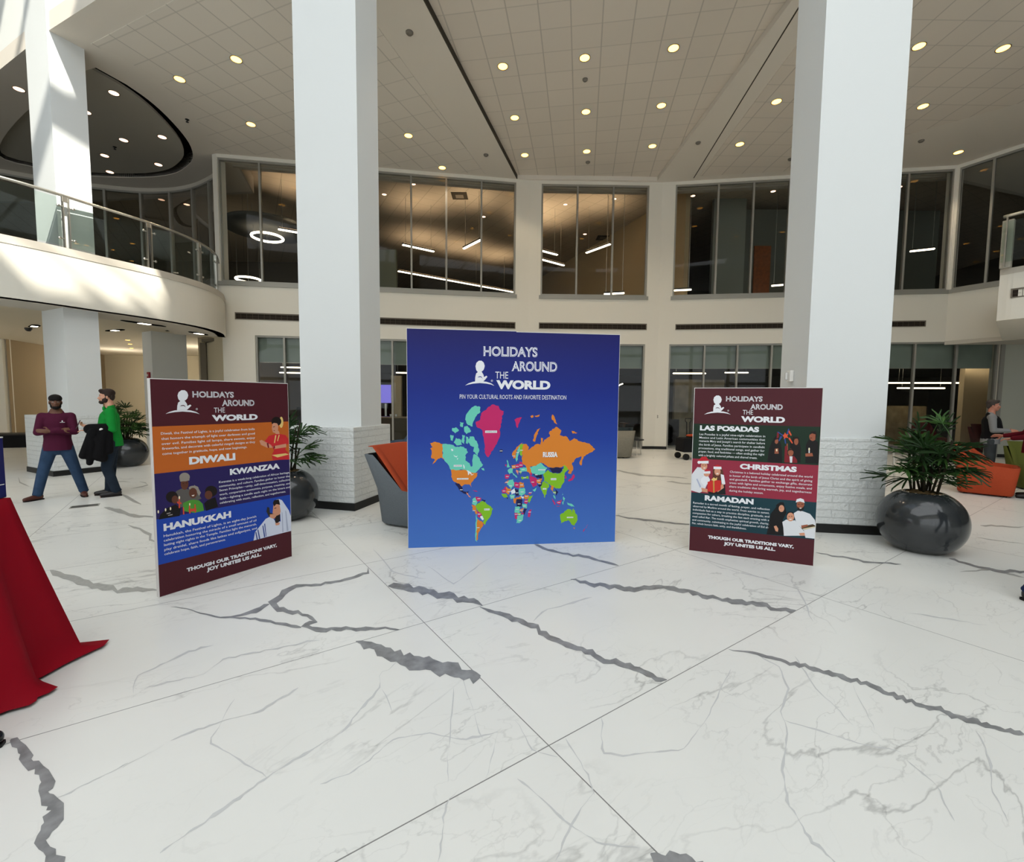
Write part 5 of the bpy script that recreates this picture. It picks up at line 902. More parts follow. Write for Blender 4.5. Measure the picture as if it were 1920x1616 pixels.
PRINT_rart = [('dark',[(.7421,1.1827),(.7669,1.2624),(.8096,1.3165),(.8468,1.2405),(.8594,1.1634),(.8649,1.0443),(.7312,1.0457)]),
 ('skin2',[(.822,1.2678),(.8215,1.2571),(.819,1.2476),(.8148,1.2404),(.8095,1.2364),(.8036,1.2361),(.798,1.2395),(.7931,1.2463),(.7898,1.2555),(.7883,1.2661),(.7888,1.2768),(.7913,1.2863),(.7955,1.2935),(.8008,1.2974),(.8067,1.2977),(.8123,1.2943),(.8171,1.2875),(.8205,1.2783)]),
 ('dark',[(.777,1.289),(.7983,1.3185),(.8238,1.3016),(.8178,1.2857),(.7934,1.2767),(.7884,1.2375)]),
 ('skin2',[(.7953,1.1857),(.8244,1.1926),(.8315,1.1358),(.7932,1.1335)]),
 ('darkred',[(.8078,1.3553),(.8247,1.356),(.8237,1.3042),(.8063,1.2904)]),
 ('dark',[(.9246,1.2446),(.9542,1.318),(.9982,1.3149),(1.0256,1.1987),(1.027,1.0553),(.9613,1.0509)]),
 ('skin2',[(.9993,1.2689),(.9987,1.2566),(.996,1.2457),(.9915,1.2375),(.9856,1.2329),(.9792,1.2326),(.9729,1.2365),(.9676,1.2442),(.9638,1.2548),(.9621,1.267),(.9627,1.2794),(.9654,1.2903),(.97,1.2985),(.9758,1.3031),(.9823,1.3034),(.9885,1.2994),(.9938,1.2917),(.9976,1.2811)]),
 ('hair',[(.9564,1.2719),(.9599,1.3131),(.9925,1.3197),(1.0132,1.2747),(1.0091,1.2234),(.9945,1.2994),(.9706,1.2957)]),
 ('skin2',[(.898,1.2432),(.9069,1.2436),(.9123,1.1768),(.8988,1.1786)]),
 ('darkred',[(.8837,1.2166),(.9036,1.2202),(.9154,1.0633),(.8848,1.0508)]),
 ('darkred',[(.8881,1.0744),(.9035,1.1272),(.9362,1.1163),(.9692,1.1184),(.9962,1.0815),(.9998,1.0509),(.8871,1.0484)]),
 ('skin2',[(.9619,1.1565),(.961,1.1433),(.9574,1.1314),(.9513,1.1224),(.9436,1.1174),(.9352,1.1168),(.9271,1.1209),(.9202,1.1292),(.9154,1.1405),(.9133,1.1536),(.9142,1.1669),(.9179,1.1788),(.9239,1.1878),(.9316,1.1928),(.9401,1.1933),(.9482,1.1892),(.955,1.1809),(.9598,1.1696)]),
 ('hair',[(.9129,1.164),(.9161,1.19),(.9558,1.1922),(.9637,1.1644),(.9454,1.1787),(.9234,1.1749)]),
 ('shirt',[(.9285,1.1132),(.955,1.1149),(.9536,1.0503),(.936,1.0491)]),
 ('dark',[(1.067,1.2393),(1.0861,1.2911),(1.1289,1.2932),(1.1705,1.27),(1.1874,1.0561),(1.0695,1.0531)]),
 ('skin2',[(1.1508,1.3245),(1.1497,1.3098),(1.1452,1.2967),(1.1377,1.2867),(1.1283,1.2811),(1.1179,1.2806),(1.1079,1.2852),(1.0994,1.2945),(1.0936,1.3071),(1.091,1.3218),(1.0921,1.3366),(1.0967,1.3497),(1.1042,1.3597),(1.1137,1.3652),(1.1241,1.3656),(1.1341,1.361),(1.1425,1.3517),(1.1483,1.3391)]),
 ('hair',[(1.0943,1.3422),(1.1035,1.3755),(1.1417,1.3796),(1.1589,1.3325),(1.1438,1.2939),(1.1433,1.3469),(1.1151,1.3558)]),
 ('brow',[(1.098,1.3119),(1.1151,1.3128),(1.1154,1.3064),(1.0983,1.3056)]),
 ('skin2',[(1.0648,1.1499),(1.1248,1.1586),(1.1328,1.1261),(1.0685,1.1195)]),
 ('flame',[(1.1026,1.1954),(1.1024,1.1898),(1.1016,1.1847),(1.1,1.181),(1.098,1.1789),(1.0958,1.1788),(1.0936,1.1806),(1.0917,1.1842),(1.0903,1.1891),(1.0897,1.1947),(1.0898,1.2003),(1.0907,1.2054),(1.0922,1.2091),(1.0942,1.2112),(1.0964,1.2113),(1.0986,1.2095),(1.1005,1.2059),(1.1019,1.201)]),
 ('shirt',[(1.0915,1.1795),(1.1022,1.1801),(1.1033,1.1573),(1.0926,1.1567)]),
 ('flame',[(.8174,1.1714),(.8173,1.1669),(.8165,1.1629),(.8152,1.16),(.8134,1.1583),(.8114,1.1582),(.8095,1.1596),(.8079,1.1624),(.8067,1.1663),(.8062,1.1707),(.8063,1.1752),(.8071,1.1791),(.8085,1.1821),(.8103,1.1838),(.8122,1.1839),(.8141,1.1824),(.8157,1.1796),(.8169,1.1758)]),
 ('star',[(.8493,1.3312),(.8715,1.3348),(.8771,1.3583),(.8891,1.3382),(.911,1.3443),(.8987,1.3231),(.9109,1.3005),(.8863,1.3045),(.8716,1.2857),(.8705,1.3089)]),
 ('stripeblue',[(.8076,1.3605),(.8211,1.361),(.8651,1.3293),(.8589,1.3187)]),
 ('stripeblue',[(.9063,1.3981),(.9154,1.3933),(.9025,1.3362),(.8911,1.3434)]),
 ('stripeblue',[(.8734,1.2936),(.8845,1.2941),(.8936,1.2429),(.8825,1.2424)]),
 ('star',[(.9136,1.3829),(.938,1.3352),(.932,1.3221),(.9081,1.3596)]),
 ('stripeblue',[(.8388,1.3178),(.8569,1.3135),(.8322,1.2657),(.823,1.2704)]),
 ('star',[(.9216,1.3087),(.953,1.2512),(.9444,1.2456),(.9111,1.2954)]),
 ('shirt',[(.0015,.8628),(.0596,.945),(.1104,.9431),(.1684,.8757),(.1654,.7651),(.1406,.6937),(.0912,.6614),(.0034,.6812)]),
 ('fold',[(.0522,.8111),(.0646,.8177),(.1061,.7323),(.0941,.7173)]),
 ('skin',[(.1066,.7212),(.1701,.7102),(.1716,.6716),(.1159,.6776)]),
 ('skin',[(.1599,.9632),(.1585,.9481),(.1534,.9344),(.1452,.924),(.1347,.918),(.1234,.9171),(.1125,.9216),(.1034,.9308),(.0972,.9437),(.0946,.9586),(.096,.9738),(.1011,.9875),(.1095,.9979),(.1199,1.0039),(.1313,1.0046),(.1421,1.0001),(.1511,.9909),(.1573,.9781)]),
 ('teeth',[(.1179,.9437),(.1429,.9482),(.1385,.9341),(.1234,.933)]),
 ('santa',[(.062,1.0145),(.1006,1.0612),(.1457,1.0668),(.1723,1.0273),(.1586,.9961),(.0701,1.0012)]),
 ('white',[(.0621,1.0117),(.17,1.0216),(.1713,.9915),(.0681,.9872)]),
 ('white',[(.0917,.9999),(.0909,.9942),(.0883,.989),(.0841,.985),(.0788,.9827),(.0731,.9823),(.0676,.9839),(.0631,.9873),(.06,.9921),(.0588,.9977),(.0596,1.0034),(.0622,1.0086),(.0665,1.0126),(.0718,1.0149),(.0775,1.0153),(.0829,1.0136),(.0874,1.0102),(.0905,1.0055)]),
 ('brow',[(.1067,.9733),(.1218,.9743),(.122,.9688),(.1069,.9678)]),
 ('brow',[(.1343,.9752),(.1493,.9762),(.1496,.9708),(.1345,.9697)]),
 ('white',[(.1026,.8208),(.1292,.8506),(.1717,.8567),(.1934,.8144),(.1799,.7774),(.1389,.7351),(.0989,.7872)]),
 ('skin',[(.1858,.8798),(.1844,.8694),(.1796,.8599),(.1719,.8525),(.1622,.8481),(.1518,.8473),(.1418,.8501),(.1336,.8563),(.128,.865),(.1257,.8752),(.1271,.8857),(.132,.8952),(.1397,.9026),(.1494,.9069),(.1598,.9077),(.1698,.9048),(.178,.8987),(.1836,.89)]),
 ('santa',[(.127,.9057),(.1537,.9297),(.1892,.9186),(.1901,.8967)]),
 ('white',[(.1222,.8998),(.192,.9106),(.1931,.8832),(.1256,.878)]),
 ('brownhair',[(.2165,.9206),(.2349,.9576),(.2962,.9647),(.3179,.9145),(.3351,.7961),(.3067,.7718),(.2183,.8164)]),
 ('skin',[(.2934,.9127),(.2922,.8977),(.2874,.8842),(.2797,.8738),(.2699,.8679),(.2592,.867),(.2489,.8714),(.2403,.8805),(.2344,.8933),(.2319,.9081),(.2332,.9232),(.238,.9367),(.2458,.947),(.2556,.9529),(.2663,.9537),(.2766,.9493),(.2851,.9401),(.291,.9274)]),
 ('teeth',[(.2499,.893),(.277,.8951),(.2701,.8809),(.2554,.8797)]),
 ('santa',[(.2296,.9654),(.2559,.9864),(.2909,.9752),(.299,.9567),(.2301,.9518)]),
 ('white',[(.2223,.9622),(.2986,.9649),(.3022,.9379),(.2234,.9348)]),
 ('white',[(.2946,.8855),(.3268,.8771),(.3455,.7806),(.3119,.764)]),
 ('black',[(.179,.6751),(.2425,.7717),(.341,.772),(.3527,.6667),(.1849,.6535)]),
 ('skin',[(.2805,.7503),(.3233,.7841),(.3326,.7385),(.2709,.6836)]),
 ('gift',[(.1694,.7903),(.2407,.8155),(.3024,.8152),(.3017,.7139),(.2365,.6749),(.171,.6882)]),
 ('goldd',[(.2212,.8057),(.236,.8096),(.2413,.6781),(.229,.677)]),
 ('gold',[(.2034,.8152),(.2271,.8446),(.2474,.8325),(.2615,.8501),(.2604,.8171),(.2288,.8035)]),
 ('hairblk',[(.8314,.5989),(.8682,.6342),(.8976,.632),(.914,.5681),(.9136,.5288),(.8643,.5233),(.8338,.5464)]),
 ('hairblk',[(.7846,.5013),(.8388,.5864),(.9134,.5812),(.9271,.5276),(.8972,.448),(.9204,.2875),(.7567,.2796),(.7723,.3935)]),
 ('skin',[(.905,.5698),(.9041,.5571),(.9003,.5457),(.8942,.5368),(.8863,.5316),(.8777,.5306),(.8695,.5341),(.8625,.5416),(.8577,.5521),(.8556,.5645),(.8566,.5772),(.8603,.5887),(.8665,.5976),(.8744,.6028),(.883,.6037),(.8912,.6002),(.8981,.5927),(.9029,.5821)]),
 ('brow',[(.8665,.5736),(.8778,.5748),(.8779,.5709),(.8667,.5697)]),
 ('skin',[(.819,.3726),(.8413,.3833),(.861,.3513),(.8579,.3191),(.8372,.3245)]),
 ('shirt',[(.8937,.4266),(.9282,.4569),(.9688,.4486),(1.006,.4582),(1.0369,.4123),(1.0995,.342),(1.112,.3098),(.9138,.284),(.9053,.37)]),
 ('hairblk',[(.928,.5094),(.94,.5395),(.9844,.5418),(1.0012,.5124),(.9937,.4854),(.9336,.4838)]),
 ('skin',[(.9967,.491),(.9955,.4752),(.9906,.4609),(.9826,.4498),(.9724,.4431),(.9613,.4418),(.9505,.446),(.9414,.4552),(.9352,.4683),(.9325,.4837),(.9337,.4995),(.9387,.5138),(.9468,.525),(.957,.5316),(.9682,.5328),(.9789,.5285),(.9879,.5193),(.9941,.5063)]),
 ('teeth',[(.9523,.4676),(.9788,.4707),(.9728,.4569),(.9573,.4551)]),
 ('brow',[(.9465,.4957),(.9598,.4972),(.96,.492),(.9467,.4905)]),
 ('brow',[(.9686,.4982),(.9819,.4998),(.9822,.4946),(.9689,.493)]),
 ('skin',[(1.0454,.3273),(1.1038,.3426),(1.1098,.3096),(1.0574,.3053)]),
 ('shirt',[(.9916,.5295),(1.0255,.5593),(1.0672,.5587),(1.1335,.5376),(1.1772,.4808),(1.1855,.4432),(1.1845,.2883),(1.1043,.288),(1.0899,.359),(1.0207,.4286),(.9975,.4989)]),
 ('skin2',[(1.0805,.6222),(1.0794,.6026),(1.0744,.585),(1.0661,.5714),(1.0554,.5634),(1.0436,.5622),(1.0322,.5677),(1.0226,.5794),(1.0159,.5959),(1.0129,.6151),(1.014,.6348),(1.0191,.6525),(1.0275,.6661),(1.0383,.6739),(1.05,.6751),(1.0613,.6695),(1.0709,.6577),(1.0776,.6413)]),
 ('beard',[(1.0143,.6101),(1.0284,.5908),(1.0676,.595),(1.0816,.6223),(1.0772,.5779),(1.0499,.5542),(1.025,.5697)]),
 ('teeth',[(1.0371,.5917),(1.0589,.5941),(1.0551,.5833),(1.042,.5819)]),
 ('white',[(1.0039,.6428),(1.0111,.6773),(1.0434,.6908),(1.0723,.6807),(1.0827,.6457),(1.0406,.6569)]),
 ('brow',[(1.0222,.6291),(1.0397,.6309),(1.0399,.6257),(1.0224,.6239)]),
 ('brow',[(1.0527,.6322),(1.0701,.634),(1.0704,.6289),(1.053,.6271)]),
 ('book',[(1.0639,.3999),(1.1622,.4352),(1.1865,.4227),(1.1831,.4042),(1.096,.3701),(1.0672,.3769)]),
 ('page',[(1.0759,.378),(1.1826,.4145),(1.1831,.4055),(1.0959,.3714)]),
 ('skin2',[(1.0612,.41),(1.1172,.4272),(1.1222,.4123),(1.0691,.3824)])]
PRINT_mlogo = {'a':[(.7527,1.9968),(.7461,2.0337),(.7563,2.0708),(.7831,2.0948),(.8133,2.0954),(.8368,2.0757),(.8485,2.0389),(.8434,2.0152),(.8383,2),(.8265,1.9846),(.813,1.976),(.8231,1.9609),(.8365,1.9375),(.8398,1.914),(.8668,1.9312),(.8786,1.9196),(.8532,1.8871),(.833,1.8666),(.7422,1.8654),(.7441,1.9126),(.7526,1.9531),(.7727,1.9703),(.7594,1.9835)],'b':[(.6317,1.8202),(.6686,1.8442),(.7188,1.8617),(.7943,1.8711),(.8701,1.8637),(.9208,1.8474),(.958,1.8207),(.9207,1.8338),(.87,1.8434),(.7942,1.8492),(.7187,1.8415),(.6685,1.8307)],'c':[(.7692,1.9096),(.7827,1.9216),(.8028,1.9252),(.8163,1.917),(.8263,1.8935),(.8162,1.9069),(.8028,1.9151),(.786,1.9132)]}
PRINT_llogo = {'a':[(.1985,1.6513),(.1944,1.6782),(.2033,1.7053),(.2249,1.723),(.2487,1.7237),(.2668,1.7092),(.2751,1.682),(.2704,1.6645),(.2659,1.6532),(.2561,1.6419),(.2452,1.6357),(.2527,1.6245),(.2627,1.6071),(.2647,1.5897),(.2867,1.6021),(.2959,1.5934),(.2746,1.5697),(.2579,1.5548),(.1868,1.5556),(.1895,1.5899),(.1972,1.6194),(.2134,1.6317),(.2033,1.6415)],'b':[(.1017,1.5253),(.13,1.5417),(.1687,1.5534),(.2275,1.5589),(.2874,1.552),(.3279,1.5389),(.3577,1.5181),(.3275,1.5288),(.2868,1.537),(.2268,1.5428),(.1681,1.5387),(.1296,1.532)],'c':[(.2089,1.5874),(.2198,1.596),(.2357,1.5984),(.2461,1.5922),(.2534,1.5748),(.2458,1.5848),(.2354,1.591),(.2222,1.5898)]}
PRINT_rlogo = {'a':[(.2013,1.6584),(.1947,1.6859),(.2017,1.7137),(.2226,1.7315),(.2467,1.7318),(.2661,1.717),(.2766,1.6897),(.2733,1.6721),(.2698,1.6608),(.2609,1.6494),(.2504,1.6429),(.2589,1.6318),(.2704,1.6145),(.2738,1.597),(.2946,1.61),(.3043,1.6014),(.2853,1.5772),(.2699,1.5618),(.1972,1.56),(.1971,1.5953),(.2026,1.6256),(.2183,1.6385),(.2071,1.6484)],'b':[(.1085,1.5247),(.1379,1.5433),(.1783,1.557),(.2389,1.5648),(.2994,1.56),(.3398,1.5485),(.3697,1.5294),(.3402,1.5386),(.3,1.545),(.2395,1.5484),(.1789,1.5418),(.1383,1.5331)],'c':[(.2175,1.5932),(.2279,1.6023),(.2439,1.6051),(.2549,1.5991),(.2637,1.5817),(.2552,1.5916),(.2442,1.5976),(.2308,1.596)]}

# ================================================================= the setting
PAINT = mat('white wall paint', (222, 218, 206), 0.75, 0.2, bump=0.06, bscale=120)
COLPAINT = mat('white column paint', (218, 221, 220), 0.7, 0.25, bump=0.08, bscale=160)
BRICK = brick_mat('painted brick', (216, 219, 217))
DRYWALL = mat('ceiling paint', (218, 211, 199), 0.9, 0.1, bump=0.04, bscale=150)
SOFFIT = mat('soffit paint', (196, 190, 178), 0.9, 0.1)
BLACK = mat('black rubber base', (26, 26, 25), 0.5, 0.3)
DARKGAP = mat('dark gap', (10, 10, 10), 0.9, 0.0)
ALU = mat('aluminium frame', (150, 148, 140), 0.45, 0.4, metal=0.3)
STEEL = mat('brushed steel', (190, 188, 180), 0.28, 0.5, metal=0.9)
CAP = mat('coping paint', (190, 184, 172), 0.6, 0.3)
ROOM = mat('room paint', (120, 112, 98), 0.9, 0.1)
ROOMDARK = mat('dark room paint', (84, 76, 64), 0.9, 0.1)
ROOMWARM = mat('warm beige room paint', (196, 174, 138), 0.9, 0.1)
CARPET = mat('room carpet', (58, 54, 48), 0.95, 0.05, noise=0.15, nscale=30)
GLASS = glass_mat('window glass', (0.88, 0.91, 0.89), 0.8)
GLASS_UP = glass_mat('upper window glass', (0.86, 0.88, 0.86), 0.45)
RAILGLASS = glass_mat('railing glass', (0.80, 0.90, 0.85), 1.0)
VEIN_D = mat('grey marble vein', (132, 133, 134), 0.32, 0.4, noise=0.30, nscale=13)
VEIN_L = mat('pale marble vein', (164, 164, 160), 0.32, 0.4, noise=0.12, nscale=30)
VEIN_T = mat('faint marble vein', (196, 197, 196), 0.32, 0.4, noise=0.05, nscale=9)
CZ = 8.95
RZ = 9.5

# floor: slabs with the large veins lying in its surface
mb = MB()
mb.box(-34, 34, -15, 52, -0.3, 0.0, floor_mat())
for key, m in (('d', VEIN_D), ('l', VEIN_L), ('t', VEIN_T)):
    for n, strip in enumerate(VEINS[key]):
        vs, fs = [], []
        z = 0.0005 if key == 't' else 0.0011
        z += 0.00002 * n
        for i, (a, b, c, d) in enumerate(strip):
            vs += [(a, b, z + 0.000004 * i), (c, d, z + 0.000004 * i)]
        for i in range(len(strip) - 1):
            fs.append((2 * i, 2 * i + 1, 2 * i + 3, 2 * i + 2))
        mb.add(vs, fs, m)
struct(mb.build('floor'))

P0, P1, P2, P3 = (-8.934, 14.191), (0.50, 15.69), (4.95, 15.77), (13.578, 14.493)
P5 = (15.05, 11.87)


def wall(name, A, B, z0, z1, openings, m=PAINT, thick=0.32, base=True, s0=0.0, s1=None, black=0.1):
    F, L = frame_at(A, B)
    L = s1 if s1 is not None else L
    cuts = sorted({s0, L} | {o[0] for o in openings} | {o[1] for o in openings})
    mb = MB()
    for a, b in zip(cuts[:-1], cuts[1:]):
        zs = [z0]
        for o in sorted([o for o in openings if o[0] <= a + 1e-6 and o[1] >= b - 1e-6], key=lambda o: o[2]):
            zs += [o[2], o[3]]
        zs.append(z1)
        for c, d in zip(zs[::2], zs[1::2]):
            if d - c > 1e-4:
                mb.box(a, b, 0, thick, c, d, m)
    o = struct(mb.build(name, matrix=F))
    if base:
        bb = MB()
        for a, b in zip(cuts[:-1], cuts[1:]):
            if not any(q[0] <= a + 1e-6 and q[1] >= b - 1e-6 and q[2] <= z0 + 0.1 for q in openings):
                bb.box(a - 0.012, b + 0.012, -0.012, 0, z0, z0 + black, BLACK)
        if bb.f:
            struct(bb.build('baseboard_' + name.split('_', 1)[1], matrix=F))
    return F


WIN_N = [0]


def window(A, B, s0, s1, z0, z1, mull, glass, sill=False, door=None):
    WIN_N[0] += 1
    F, L = frame_at(A, B)
    mb = MB()
    t = 0.055
    mb.box(s0, s1, 0.03, 0.13, z1 - t, z1, ALU)
    mb.box(s0, s1, 0.03, 0.13, z0, z0 + t, ALU)
    mb.box(s0, s0 + t, 0.03, 0.13, z0 + t, z1 - t, ALU)
    mb.box(s1 - t, s1, 0.03, 0.13, z0 + t, z1 - t, ALU)
    for q in mull:
        mb.box(q - 0.028, q + 0.028, 0.03, 0.13, z0 + t, z1 - t, ALU)
    w = struct(mb.build('window_%d' % WIN_N[0], matrix=F))
    g = MB()
    ed = [s0 + t] + list(mull) + [s1 - t]
    for i in range(len(ed) - 1):
        a = ed[i] + (0.028 if i else 0)
        b = ed[i + 1] - (0.028 if i < len(ed) - 2 else 0)
        g.add([(a, 0.08, z0 + t), (b, 0.08, z0 + t), (b, 0.08, z1 - t), (a, 0.08, z1 - t)], [(0, 1, 2, 3)], glass)
    g.build('pane', parent=w)
    if sill:
        s = MB()
        s.box(s0 - 0.05, s1 + 0.05, -0.03, 0.1, z0 - 0.115, z0, ALU)
        s.build('sill', parent=w)
    return w


# three facets of the back wall, each two storeys high
ZH, ZS, ZT = 3.60, 5.20, 8.85
LL = (Vector(P1) - Vector(P0)).length
LC = (Vector(P2) - Vector(P1)).length
LR = (Vector(P3) - Vector(P2)).length
wall('wall_left', P0, P1, 0, CZ + .05, [(0.93, 9.12, 0, ZH), (0.0, 9.12, ZS, ZT)])
wall('wall_back', P1, P2, 0, CZ + .05, [(0.42, 4.03, 0, ZH), (0.42, 4.03, ZS, ZT)])
wall('wall_right', P2, P3, ZH, CZ + .05, [(0.44, LR - 0.06, ZS, ZT)], base=False)
wall('wall_right_lower', P2, P3, 0, ZH, [(0.39, 10.25, 0, ZH - 0.001)], s1=16.0)
wall('wall_turned', P3, P5, ZH - 0.05, CZ + .05, [(0.06, 2.9, ZS, ZT)], base=False, thick=0.3)
window(P0, P1, 0.0, 9.12, ZS, ZT, [1.172, 2.31, 3.44, 4.57, 5.704, 6.825, 7.973], GLASS_UP, True)
window(P1, P2, 0.42, 4.03, ZS, ZT, [1.634, 2.838], GLASS_UP, True)
window(P2, P3, 0.44, LR - 0.04, ZS, ZT, [1.812, 2.906, 3.994, 5.13, 6.28, 7.43], GLASS_UP, True)
window(P3, P5, 0.04, 2.9, ZS, ZT, [0.80, 1.9], GLASS_UP, True)
window(P0, P1, 0.93, 9.12, 0, ZH, [1.765, 2.87, 3.96, 5.07, 6.15, 7.25, 8.3], GLASS)
window(P1, P2, 0.42, 4.03, 0, ZH, [1.6, 2.8], GLASS)
window(P2, P3, 0.39, 10.25, 0, ZH, [1.554, 2.609, 3.677, 4.75, 5.82, 6.88, 7.932, 9.101], GLASS)

# frosted wall panels to the right of the lower windows
F, _ = frame_at(P2, P3)
mb = MB()
fp = mat('frosted panel', (176, 178, 166), 0.35, 0.4)
for a, b in ((10.36, 12.4), (12.46, 14.5)):
    mb.box(a, b, -0.02, -0.001, 0.1, 3.52, fp)
mb.box(10.25, 10.36, -0.05, -0.001, 0.0, 3.6, ALU)
struct(mb.build('trim_1', matrix=F), 'frosted pale green panels beside the lower right windows')

# floor between the storeys, and the rooms behind the glass
mb = MB()
mb.prism([(-8.8, 14.55), (0.5, 16.03), (4.95, 16.1), (13.6, 14.83), (15.3, 12.1), (30, 14), (30, 34), (-30, 34), (-30, 26.6), (-8.9, 26.5)], 3.62, 4.6, SOFFIT)
mb.prism([(-8.8, 14.6), (0.5, 16.08), (4.95, 16.15), (13.6, 14.9), (15.3, 12.2), (30, 14), (30, 34), (-8.9, 34)], 4.6, 4.62, CARPET)
struct(mb.build('floor_upper'))
mb = MB()
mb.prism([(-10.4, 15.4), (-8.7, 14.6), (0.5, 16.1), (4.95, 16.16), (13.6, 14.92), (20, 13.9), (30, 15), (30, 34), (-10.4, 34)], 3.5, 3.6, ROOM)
struct(mb.build('ceiling_lower'))
mb = MB()
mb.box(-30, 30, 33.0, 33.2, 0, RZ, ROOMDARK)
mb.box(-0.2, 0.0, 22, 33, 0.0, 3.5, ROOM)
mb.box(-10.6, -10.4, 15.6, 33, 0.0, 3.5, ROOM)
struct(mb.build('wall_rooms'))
F, _ = frame_at((5.56, 19.9), (3.03, 26.7))
mb = MB()
mb.box(-2.6, 11, -0.1, 0.1, 4.62, RZ, ROOMWARM)
struct(mb.build('wall_partition', matrix=F))
mb = MB()
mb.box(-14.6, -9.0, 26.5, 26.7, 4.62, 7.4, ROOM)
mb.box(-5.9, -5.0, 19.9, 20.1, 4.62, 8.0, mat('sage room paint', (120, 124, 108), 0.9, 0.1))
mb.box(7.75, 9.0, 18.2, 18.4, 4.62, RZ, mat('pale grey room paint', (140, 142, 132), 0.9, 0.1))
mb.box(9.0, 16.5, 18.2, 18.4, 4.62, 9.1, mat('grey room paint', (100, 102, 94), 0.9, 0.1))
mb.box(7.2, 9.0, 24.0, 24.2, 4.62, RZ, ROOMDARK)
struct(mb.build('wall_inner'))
mb = MB()
mb.box(9.35, 9.98, 18.12, 18.2, 4.62, 7.7, mat('brown wood', (134, 74, 36), 0.5, 0.3, noise=0.2, nscale=9))
mb.box(9.88, 9.94, 18.07, 18.12, 5.6, 5.75, STEEL)
struct(mb.build('door_1'), 'brown wooden door upstairs behind the dark right windows')
# pale stretches of wall and stone seen through the lower windows
mb = MB()
bw = mat('pale beige room wall', (206, 188, 156), 0.9, 0.1)
mb.box(16.75, 20.5, 17.0, 17.2, 0, 3.5, bw)
mb.box(6.6, 8.6, 18.6, 18.8, 0, 2.55, mat('veined concrete', (128, 118, 98), 0.8, 0.2, noise=0.3, nscale=2.5))
mb.box(15.0, 15.5, 19.2, 19.6, 0, 3.0, bw)
mb.box(-4.9, -4.5, 18.5, 18.7, 0.6, 2.6, bw)
mb.box(1.6, 3.9, 21.0, 21.2, 0, 2.4, ROOM)
mb.box(8.7, 10.6, 22.0, 22.2, 0, 3.5, ROOMDARK)
struct(mb.build('wall_downstairs'))
mb = MB()
st = mat('rough stacked stone', (122, 108, 82), 0.9, 0.1, noise=0.3, nscale=3, bump=0.8, bscale=7)
mb.box(12.6, 16.6, 18.3, 18.9, 0, 1.55, st)
struct(mb.build('wall_stone'), 'low stone clad wall behind the lower right windows')
# grey strips standing in for the bright reflection atop the lower windows
bl = mat('grey reflection band', (138, 146, 136), 0.85, 0.15, noise=0.1, nscale=1.4)
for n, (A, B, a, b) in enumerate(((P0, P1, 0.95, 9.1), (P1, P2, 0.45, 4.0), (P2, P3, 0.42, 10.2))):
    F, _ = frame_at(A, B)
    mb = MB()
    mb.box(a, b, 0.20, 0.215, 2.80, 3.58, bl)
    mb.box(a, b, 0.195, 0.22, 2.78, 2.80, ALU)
    o = mb.build('reflection_band', matrix=F)
    tag(o, ('pale grey strip painted as a reflection in the lower left windows', 'pale grey strip painted as a reflection in the lower centre windows, beside the map board',
            'pale grey strip painted as a reflection in the lower right windows')[n], 'blind', 'painted reflections of the lower windows')

# ------------------------------------------------------------- columns
def column(name, B, ang, W, D, d, bw, bd, z1, zb=1.24, e=0.03):
    """B = front right corner of the brick base; shaft set back by d"""
    M = Matrix.Translation((B[0], B[1], 0)) @ Matrix.Rotation(ang, 4, 'Z')
    mb = MB()
    mb.box(-e - W, -e, d, d + D, zb - 0.02, z1, COLPAINT)
    o = struct(mb.build('column', matrix=M), name)
    b = MB()
    b.box(-bw, 0, 0, bd, 0.11, zb, BRICK)
    b.build('brick_base', parent=o, bevel=0.008)
    k = MB()
    k.box(-bw - 0.012, 0.012, -0.012, bd + 0.012, 0, 0.11, BLACK)
    k.build('black_skirting', parent=o)
    return o


column('white column with brick base left of the map board', (-2.324, 6.668), math.radians(-14.2), 1.06, 0.58, 0.25, 1.12, 1.07, 14)
column('white column with brick base behind the right poster', (4.692, 5.66), math.radians(-9), 0.93, 0.80, 0.03, 0.99, 0.88, 14, 1.22)
column('white column with brick base behind the two standing men', (-9.455, 9.330), math.radians(-27.4), 1.06, 0.58, 0.30, 1.35, 0.93, 14, 1.25)
mb = MB()
Mc = Matrix.Translation((-11.45, 14.6, 0)) @ Matrix.Rotation(math.radians(-30), 4, 'Z')
mb.box(-0.62, 0, 0, 1.0, 0, 3.75, COLPAINT)
struct(mb.build('column', matrix=Mc), 'white column under the balcony, above the left poster')

# ------------------------------------------------------------- main ceiling
A_L, A_C = math.radians(21.0 - 42.0 + 0), math.radians(-8.6)
TILE_L_M = tile_mat('left bay tiles', (218, 211, 199), 0.61, math.radians(-21), -6.0, 10.3)
TILE_C_M = tile_mat('centre bay tiles', (216, 207, 194), 0.61, math.radians(-8.6), 1.2, 10.2)
TILE_R_M = tile_mat('right bay tiles', (216, 207, 194), 0.61, math.radians(0.5), 6.1, 11.0)
TILE_IN = tile_mat('room tiles', (196, 184, 164), 0.61, math.radians(30), 0, 0)
E_ = [(-22, 15.6), (-11.54, 10.74), (-9.417, 9.676), (-7.737, 8.925), (-2.60, 6.72), (4.60, 5.75), (11.6, 7.2), (18, 10.6), (26, 18)]
cove = [(-9.32, 10.66), (-9.10, 11.2), (-9.02, 11.75), (-9.06, 12.4), (-9.22, 13.2), (-9.45, 13.85), (-9.85, 14.5), (-10.4, 15.0), (-11.05, 15.42),
        (-11.8, 15.66), (-12.7, 15.75), (-14.09, 15.67), (-15.0, 15.3), (-15.79, 14.68), (-15.1, 13.9), (-13.31, 12.7), (-11.3, 11.55), (-9.95, 10.85)]
_c = crom(cove[1:] , 3)
cove = [cove[0]] + [(p.x, p.y) for p in _c]
